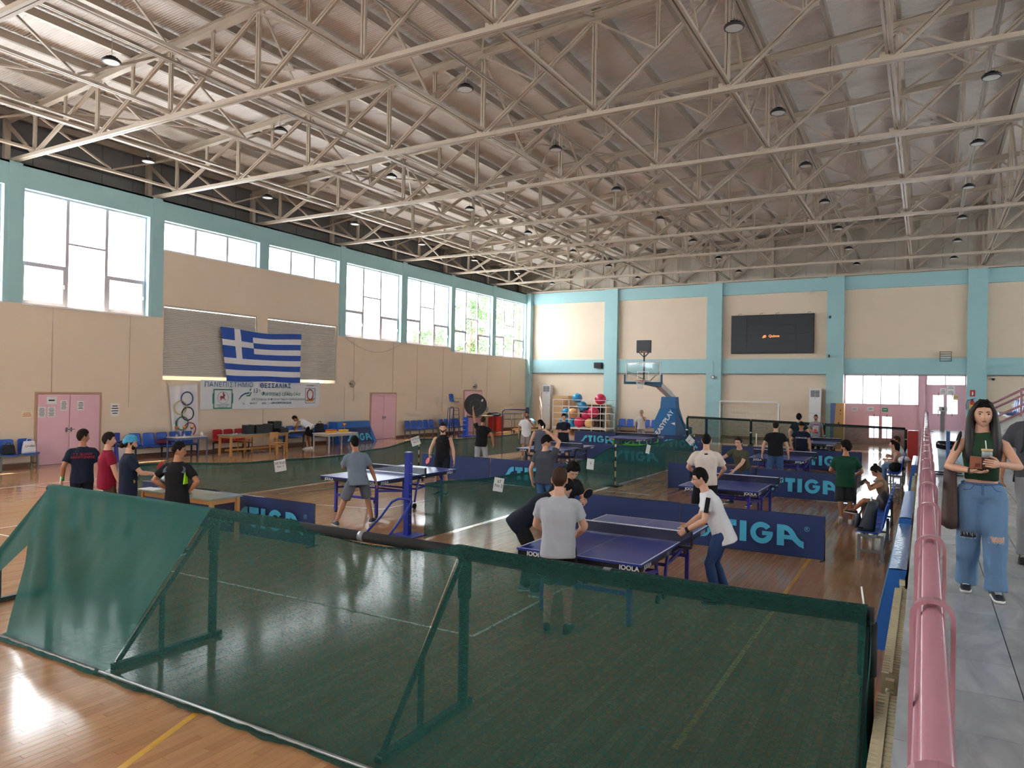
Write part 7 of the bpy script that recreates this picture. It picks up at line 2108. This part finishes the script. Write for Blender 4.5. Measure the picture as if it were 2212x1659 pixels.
person('man in a dark shirt with his back turned behind the man looking down', (-4.14, 29.1, 0), 8, 1.88, 'fair', 'black', 'curly', C_('dark_teal', (30,42,50)), 0.6, fit=1.14, pants=BLK, hands=((-0.3,0.1,0.9),(0.3,0.2,0.95)))
p = person('bearded man in a grey shirt with a printed picture at the farthest table', (-4.0, 32.85, 0), 188, 1.80, 'tan', 'dark', 'buzz', C_('mid_grey', (146,148,154)), 0.65, fit=1.12, pants=BLK, beard=True, head=(6,12,0), hands=((-0.30,0.06,0.84),(0.12,0.30,1.04)), curl=(0.4,1.0))
q = B(); q.box(-0.11,0.11,-0.002,0.002,-0.14,0.12); o = obj('shirt_print', q, mat('shirt_print', (200,200,206), 0.8, var=0.9, vscale=16), p['root'], p['P']+p['d']*0.24+p['fwd']*0.148)
q = B(); q.box(-0.11,0.11,-0.002,0.002,0.13,0.17); q.box(-0.09,0.09,-0.002,0.002,-0.2,-0.17); obj('shirt_lettering', q, M_PRED, p['root'], p['P']+p['d']*0.24+p['fwd']*0.149)
bat(p, 1, (-0.5,0.5,0.4), (0.3,1,0.3), 'dark bat before the belly of the man in the printed grey shirt')
# walking man in green
p = person('man in a dark green shirt and dark shorts walking away on the court', (-1.38, 16.05, 0), 6, 1.70, 'tan', 'black', 'curly', GRN, 0.7, hem=-0.14, fit=1.14, pants=C_('charcoal_shorts', (52,52,56)), plen=0.50, pfit=1.2, head=(58,2,0), beard=True, hip=(0,0,0.92), hands=((-0.17,0.30,1.02),(0.20,0.28,1.02)), elbows=((-0.8,-0.8,-0.2),(0.8,-0.8,-0.2)), feet=((-0.08,-0.16,4,0.10),(0.10,0.12,-6)), footpitch=(-38,0), shoes=((228,226,222),(235,235,235)))
# older man and the man at the wall desk
person('older grey-haired man in a pale polo holding his chin', (-11.9, 33.4, 0), 200, 1.72, 'tan', 'grey', 'short', C_('pale_polo', (205,200,190)), 0.7, fit=1.14, pants=TAUPE, hands=((-0.03,0.17,1.44),(0.28,0.05,0.86)), elbows=((-0.9,-0.1,-1),(0.6,-0.8,-0.3)), curl=(0.9,0.5), palm=((0,-1,0.3),None), head=(0,4,0))
p = person('man in a white vest and black shorts bending over the wall desk', (-21.95, 21.5, 0), 118, 1.78, 'tan', 'dark', 'fade', WHT, 0.0, hem=-0.12, fit=1.1, pants=BLK, plen=0.42, pfit=1.2, hip=(0,-0.1,0.91), lean=(62,0), head=(0,50,0), feet=((-0.12,-0.05,8),(0.12,-0.12,-8)), hands=((-0.2,0.46,0.80),(0.2,0.5,0.82)), elbows=((-1,-0.2,0),(1,-0.2,0)), shoes=((230,230,230),(240,240,240)), neckdrop=0.3)

# seated people by the walkway
SITF = ((-0.12,0.50,4),(0.12,0.46,-4))
p = person('woman with long black hair sitting in ripped jeans on the walkway seats', (-0.66, 24.55, 0), 92, 1.68, 'fair', 'black', 'long', C_('tan_top', (170,130,112)), 0.0, hem=-0.05, fit=1.0, pants=PALEJ, pfit=1.2, hip=(0,0,0.55), lean=(14,0), feet=((-0.12,0.40,4),(0.12,0.52,-4)), hands=((-0.1,0.34,0.72),(0.12,0.36,0.72)), female=True, shoes=((230,230,230),(235,235,235)))
q = B(); q.path([p['HM'] @ Vector(v) for v in ((0,-0.07,0.08),(0,-0.115,0.0),(0,-0.115,-0.1),(0.0,-0.10,-0.22),(0.0,-0.10,-0.34))], [0.04,0.075,0.08,0.075,0.03], 14); obj('long_hair', q, HAIRM['black'], p['root'])
person('bearded man in a white shirt sitting beside the long-haired woman', (-0.62, 25.3, 0), 88, 1.78, 'tan', 'brown', 'fade', WHT, 0.55, fit=1.1, pants=C_('pale_trousers', (180,180,184)), hip=(0,0,0.55), lean=(10,0), head=(8,0,0), beard=True, feet=SITF, hands=((-0.1,0.32,0.72),(0.12,0.30,0.74)))
p = person('woman with a hair bun sitting cross-legged looking at her phone', (-0.62, 15.85, 0), 94, 1.66, 'tan', 'black', 'bun', C_('khaki_top', (128,108,84)), 0.0, hem=-0.02, fit=0.98, pants=C_('denim_shorts', (120,140,166)), plen=0.22, pfit=1.05, hip=(0,0.02,0.54), lean=(12,0), head=(6,38,0), feet=((0.10,0.62,2,0.26),(0.02,0.40,-4)), hands=((-0.06,0.34,0.93),(0.05,0.36,0.92)), curl=(0.7,0.7), female=True, shoes=((44,38,40),(225,222,218)), footpitch=(8,0), elbows=((-1,-0.4,-0.3),(1,-0.4,-0.3)), neckdrop=0.2)
c = world_of(p, (p['lim'][0][2]+p['lim'][1][2])/2+Vector((0,0.09,0.03))); q = B(); q.cbox((0,0,0), (0.075,0.008,0.15), 0, Matrix.Rotation(0.9, 3, 'Y')); t = thing('mobile_phone', 'dark phone held by the woman with the hair bun', 'phone', c); obj('case', q, M_BLACK, t); q = B(); q.cbox((0.005,0,0.005), (0.068,0.004,0.14), 0, Matrix.Rotation(0.9, 3, 'Y')); obj('screen', q, mat('phone_screen', (60,66,80), 0.2), t)

# walking woman on the marble walkway
p = person('long-haired woman walking on the walkway in a green crop top and ripped jeans', (0.43, 7.42, WALK), 183, 1.66, 'fair', 'black', 'long', FOREST, 0.0, hem=0.09, fit=1.02, pants=PALEJ, plen=0.995, pfit=1.42, hip=(0,0,0.94), head=(2,1,0), hands=((-0.085,0.365,1.20),(0.10,0.31,1.13)), elbows=((-1,-0.35,-0.6),(1,-0.35,-0.6)), curl=(0.5,0.3), palm=((0.1,-1,0),(0,0,1)), feet=((-0.10,0.16,4),(0.10,-0.10,-6)), female=True, voxel=0.0095, shoes=((36,38,50),(232,230,226)))
WOM = p
HMw = p['HM']
q = B()
for sx in (-1, 1):
    pts = [(0.02*sx,0.03,0.125),(0.055*sx,0.055,0.085),(0.088*sx,0.035,0.02),(0.098*sx,0.03,-0.06),(0.100*sx,0.045,-0.16),(0.105*sx,0.075,-0.27),(0.10*sx,0.09,-0.38),(0.095*sx,0.09,-0.45)]
    rr = [0.016,0.022,0.026,0.034,0.040,0.042,0.036,0.012]
    for k in range(5):
        ph = k*1.3
        q.path([HMw @ Vector((x+0.012*math.cos(ph)*(i/7), y-0.018*k*(0.6 if i > 1 else 0.3), z+0.01*math.sin(ph+i))) for i, (x, y, z) in enumerate(pts)], [r*0.8 for r in rr], 8)
q.path([HMw @ Vector(v) for v in ((0,-0.05,0.10),(0,-0.10,0.0),(0,-0.10,-0.1),(0,-0.10,-0.24),(0,-0.10,-0.38))], [0.05,0.085,0.095,0.095,0.05], 14)
obj('long_hair', q, mat('hair_long_dark', (26,20,20), 0.55, var=0.3, vscale=30, bump=0.4, bscale=60, stretch=(1,1,0.15)), p['root'])
q = B()   # ripped knees and frayed hems
for k in (0, 1):
    hj, kn, an = p['lim'][0] if False else (None, None, None)
M_RIP = SKIN['fair']
s_ = p['s']
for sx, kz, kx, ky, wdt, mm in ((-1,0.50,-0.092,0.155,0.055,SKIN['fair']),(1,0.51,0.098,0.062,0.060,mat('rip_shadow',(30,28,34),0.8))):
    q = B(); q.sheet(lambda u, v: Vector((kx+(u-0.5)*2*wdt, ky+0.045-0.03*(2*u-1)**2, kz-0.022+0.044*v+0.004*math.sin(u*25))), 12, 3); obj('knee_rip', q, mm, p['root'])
    q = B()
    for i in range(14):
        x = kx-wdt+2*wdt*i/13; y0 = ky+0.047-0.03*((i/13)*2-1)**2
        q.path([(x, y0, kz+0.022), (x+random.uniform(-0.012,0.012), y0+0.006, kz-0.002+random.uniform(-0.012,0.012))], 0.0016, 4); q.path([(x, y0, kz-0.022), (x+random.uniform(-0.01,0.01), y0+0.006, kz-0.034)], 0.0016, 4)
    obj('frayed_threads', q, mat('thread_pale', (214,222,232), 0.9), p['root'])
q = B(); q.box(-0.006,0.012,0.100,0.118,0.85,0.94); q.tube((-0.0,0.108,0.945),(0,0.118,0.945),0.009,n=8); q2 = obj('fly', q, C_('denim_seam', (84,110,144)), p['root'])
q = B(); q.path([Vector((0.140*math.cos(2*PI*k/28), 0.102*math.sin(2*PI*k/28)-0.0, 0.945)) for k in range(28)], 0.013, 6, closed=True); obj('waistband', q, C_('denim_seam', (84,110,144)), p['root'])
for sx in (-1, 1):
    q = B(); q.path([(sx*0.055,0.122,0.95),(sx*0.09,0.118,0.90),(sx*0.14,0.085,0.89)],0.003,5); obj('pocket_seam', q, C_('denim_seam', (84,110,144)), p['root'])
hw = world_of(p, (0.0, 0.325, 1.17)); 
t = thing('drinking_jar', 'glass jar of dark iced coffee with a wooden lid and white straw', 'cup', hw)
M_JAR = mat('jar_coffee', (70,34,30), 0.12, spec=0.7); M_JARC = mat('jar_clear', (150,165,168), 0.1, spec=0.7)
q = B(); q.lathe([(0.036,-0.07),(0.039,-0.06),(0.039,0.02)], n=20); obj('coffee', q, M_JAR, t)
q = B(); q.lathe([(0.039,0.02),(0.038,0.06),(0.034,0.075)], n=20); obj('glass_wall', q, M_JARC, t)
q = B(); q.lathe([(0.041,0.072),(0.041,0.09)], n=20); obj('lid', q, mat('bamboo_lid', (214,180,140), 0.6), t)
q = B(); q.tube((0,0,0.03),(-0.012,0.0,0.16),0.004,n=8); obj('straw', q, M_WHITE, t)
t = thing('wallet', 'tan leather wallet held under the drinking jar', 'wallet', world_of(p, (0.075, 0.325, 1.145)))
q = B(); q.cbox((0,0,0),(0.09,0.018,0.10),0,Matrix.Rotation(0.05,3,'Y')); obj('cover', q, mat('leather_tan',(150,92,66),0.5), t); q = B(); q.cbox((0.01,-0.011,-0.02),(0.035,0.004,0.03)); obj('stamp', q, mat('leather_red',(120,36,34),0.5), t)
t = thing('tote_bag', 'brown tote bag hanging from the shoulder of the walking woman', 'bag', p['root'].location, p['root'].rotation_euler.z)
q = B(); R = []
for k in range(8):
    f = k/7; z = 0.56+0.52*f; w_ = 0.055*(1-0.35*f)+0.01; dd = 0.15*(1-0.45*f)
    R.append([Vector((0.235+0.0*f+w_*math.copysign(abs(math.cos(a))**0.7, math.cos(a)), 0.02+dd*math.copysign(abs(math.sin(a))**0.7, math.sin(a)), z+0.01*math.sin(a*3))) for a in [2*PI*j/16 for j in range(16)]])
q.rings(R); obj('bag_body', q, mat('tote_brown', (74,56,52), 0.7, bump=0.3, bscale=20), t)
q = B(); q.path([(0.235,0.06,1.06),(0.21,0.08,1.2),(0.165,0.055,1.345),(0.16,0.0,1.375),(0.17,-0.06,1.33),(0.22,-0.06,1.15),(0.235,-0.04,1.06)],0.011,6); obj('strap', q, mat('tote_strap', (30,26,28), 0.6), t)
a, e, w = p['lim'][1]; q = B(); q.tube(w-(w-e)*0.10, w-(w-e)*0.05, 0.0305, n=14); obj('bracelet', q, mat('bracelet_dark', (60,70,66), 0.4), p['root'])
# person half hidden behind her at the frame edge
p = person('person with a backpack half hidden behind the walking woman at the right edge', (1.03, 9.25, WALK), 178, 1.78, 'tan', 'dark', 'short', C_('graphite', (74,74,80)), 0.75, fit=1.14, pants=C_('ash_jogger', (150,152,156)), pfit=1.2, hands=((-0.30,0.08,0.88),(0.31,0.05,0.88)), feet=((-0.12,-0.1,6),(0.12,0.16,-6)), shoes=((24,24,26),(30,30,32)))
t = thing('backpack', 'black backpack on the person half hidden at the right edge', 'backpack', p['root'].location, p['root'].rotation_euler.z)
q = B(); q.ell((0,-0.23,1.2),(0.16,0.10,0.24),16,10); obj('pack', q, M_BAGB, t)
for sx in (-1,1): q = B(); q.path([(sx*0.1,-0.13,1.40),(sx*0.11,0.0,1.47),(sx*0.12,0.13,1.38),(sx*0.13,0.15,1.2),(sx*0.18,0.0,1.0),(sx*0.2,-0.03,0.80)],0.018,6); obj('strap', q, M_BAGB, t)
# bags on the walkway seats
def backpack(loc, rz, label, m):
    t = thing('backpack', label, 'backpack', loc, rz)
    q = B(); R = []
    for k in range(9):
        f = k/8; w_ = 0.17*(1-0.22*f**2)*(1 if f < 0.95 else 0.8); dd = 0.13*(1-0.45*f)
        R.append([Vector((w_*math.copysign(abs(math.cos(a))**0.6, math.cos(a)), dd*math.copysign(abs(math.sin(a))**0.6, math.sin(a))+0.10*f, 0.46*f)) for a in [2*PI*j/18 for j in range(18)]])
    q.rings(R); obj('pack', q, m, t)
    q = B(); q.ell((0,-0.12,0.14),(0.13,0.05,0.12),14,8); obj('pocket', q, m, t)
    for sx in (-1,1): q = B(); q.path([(sx*0.15,-0.02,0.05),(sx*0.2,-0.14,0.06),(sx*0.17,-0.1,0.25),(sx*0.1,0.0,0.42)],0.014,6); obj('strap', q, M_BAGB, t)
    return t
backpack((-0.80, 12.95, 0.45), -R90, 'dark backpack on the nearest walkway seat', mat('pack_dark', (36,42,50), 0.6, bump=0.3, bscale=25))
b = B(); b.ell((0,0,0), (0.13,0.24,0.19), 18, 12); b.v = [v+Vector((0.05*noise.noise(v*6),0,0.03*noise.noise(v*7))) for v in b.v]
tag(obj('shoulder_bag', b, mat('bag_brown_black', (46,38,38), 0.5, bump=0.5, bscale=14), None, (-0.64, 15.2, 0.645)), 'dark brown bag beside the woman with the hair bun', 'bag')
t = thing('water_bottle', 'clear plastic water bottle standing on the seat by the bun woman', 'bottle', (-0.86, 15.35, 0.455))
q = B(); q.lathe([(0.03,0),(0.033,0.02),(0.03,0.08),(0.034,0.12),(0.032,0.16),(0.014,0.205),(0.014,0.22)], n=16); obj('bottle', q, M_JARC, t); q = B(); q.lathe([(0.016,0.215),(0.016,0.235)], n=12); obj('cap', q, M_WHITE, t)
b = B(); b.ell((0,0,0), (0.2,0.34,0.13), 16, 8); b.v = [v+Vector((0,0,0.06*noise.noise(v*6))) for v in b.v]; tag(obj('jacket', b, BLK, None, (-0.70, 23.6, 0.56)), 'black jacket heaped on a seat beside the couple', 'clothing')
b = B(); b.ell((0,0,0), (0.17,0.3,0.10), 16, 8); b.v = [v+Vector((0,0,0.06*noise.noise(v*6))) for v in b.v]; tag(obj('towel', b, WHT, None, (-0.50, 23.85, 0.76)), 'white towel thrown over the seat back beside the couple', 'towel')

# ------------------------------------------------------------------ trees seen through the far left windows
M_LEAF = mat('leaf_green', (74,116,54), 0.6, var=0.35, vscale=0.8); M_BARK = mat('bark', (110,92,76), 0.9, bump=0.5, bscale=12)
def tree(x, y, h, r, label, n, seed):
    rnd = random.Random(seed)
    t = thing('tree', label, 'tree', (x, y, -0.35), group='trees outside the far left windows')
    b = B(); b.path([(0,0,0),(0.1,0.05,h*0.3),(0.0,0.1,h*0.6),(0.1,0,h*0.85)], [0.22,0.17,0.11,0.04], 10)
    tips = []
    for k in range(9):
        a = rnd.uniform(0, 2*PI); z0 = h*rnd.uniform(0.3, 0.7); e = Vector((r*0.7*math.cos(a), r*0.7*math.sin(a), z0+h*rnd.uniform(0.1,0.28)))
        b.path([(0.03,0.05,z0), (e.x*0.5, e.y*0.5, z0+(e.z-z0)*0.6), e], [0.07,0.05,0.02], 6); tips.append(e)
    obj('trunk', b, M_BARK, t)
    lv = B()
    cl = [(Vector((rnd.gauss(0,r*0.45), rnd.gauss(0,r*0.45), h*rnd.uniform(0.38,1.0))), rnd.uniform(0.5,1.0)) for _ in range(46)]
    for _ in range(n):
        c, rad = cl[rnd.randrange(len(cl))]
        d = Vector((rnd.gauss(0,1), rnd.gauss(0,1), rnd.gauss(0,1))).normalized()
        p = c+d*(rad*r*0.33*rnd.random()**0.4)
        u = Vector((rnd.gauss(0,1), rnd.gauss(0,1), rnd.gauss(0,0.5))).normalized(); w = u.cross(d).normalized()
        s = rnd.uniform(0.07,0.13)
        lv.add([p-u*s, p+w*s*0.5, p+u*s, p-w*s*0.5], [(0,1,2,3)])
    o = obj('foliage', lv, M_LEAF, t); o['kind'] = 'stuff'
    return t
tree(-30.8, 47.0, 10.0, 2.5, 'leafy tree outside the second window from the corner', 6500, 3)
tree(-33.0, 58.5, 12.5, 3.2, 'leafy tree outside the window next to the corner', 6500, 8)
tree(-38.0, 51.0, 8.0, 2.0, 'low leafy tree top outside the third window from the corner', 2500, 5)
b = B(); b.box(-45, -27, 40, 70, -0.5, -0.35); struct(obj('ground', b, mat('outdoor_ground', (150,146,132), 0.9, var=0.1, vscale=0.3)))

def tt_ball(loc, label):
    b = B(); b.ell((0,0,0), (0.02,0.02,0.02), 14, 10); tag(obj('table_tennis_ball', b, M_WHITE, None, loc), label, 'ball', 'table tennis balls')
tt_ball((-3.55, 24.1, 0.781), 'white ball on the table before the man looking down'); tt_ball((-3.85, 30.6, 0.781), 'white ball on the farthest right-hand table')
bpy.data.scenes.remove(WORK)
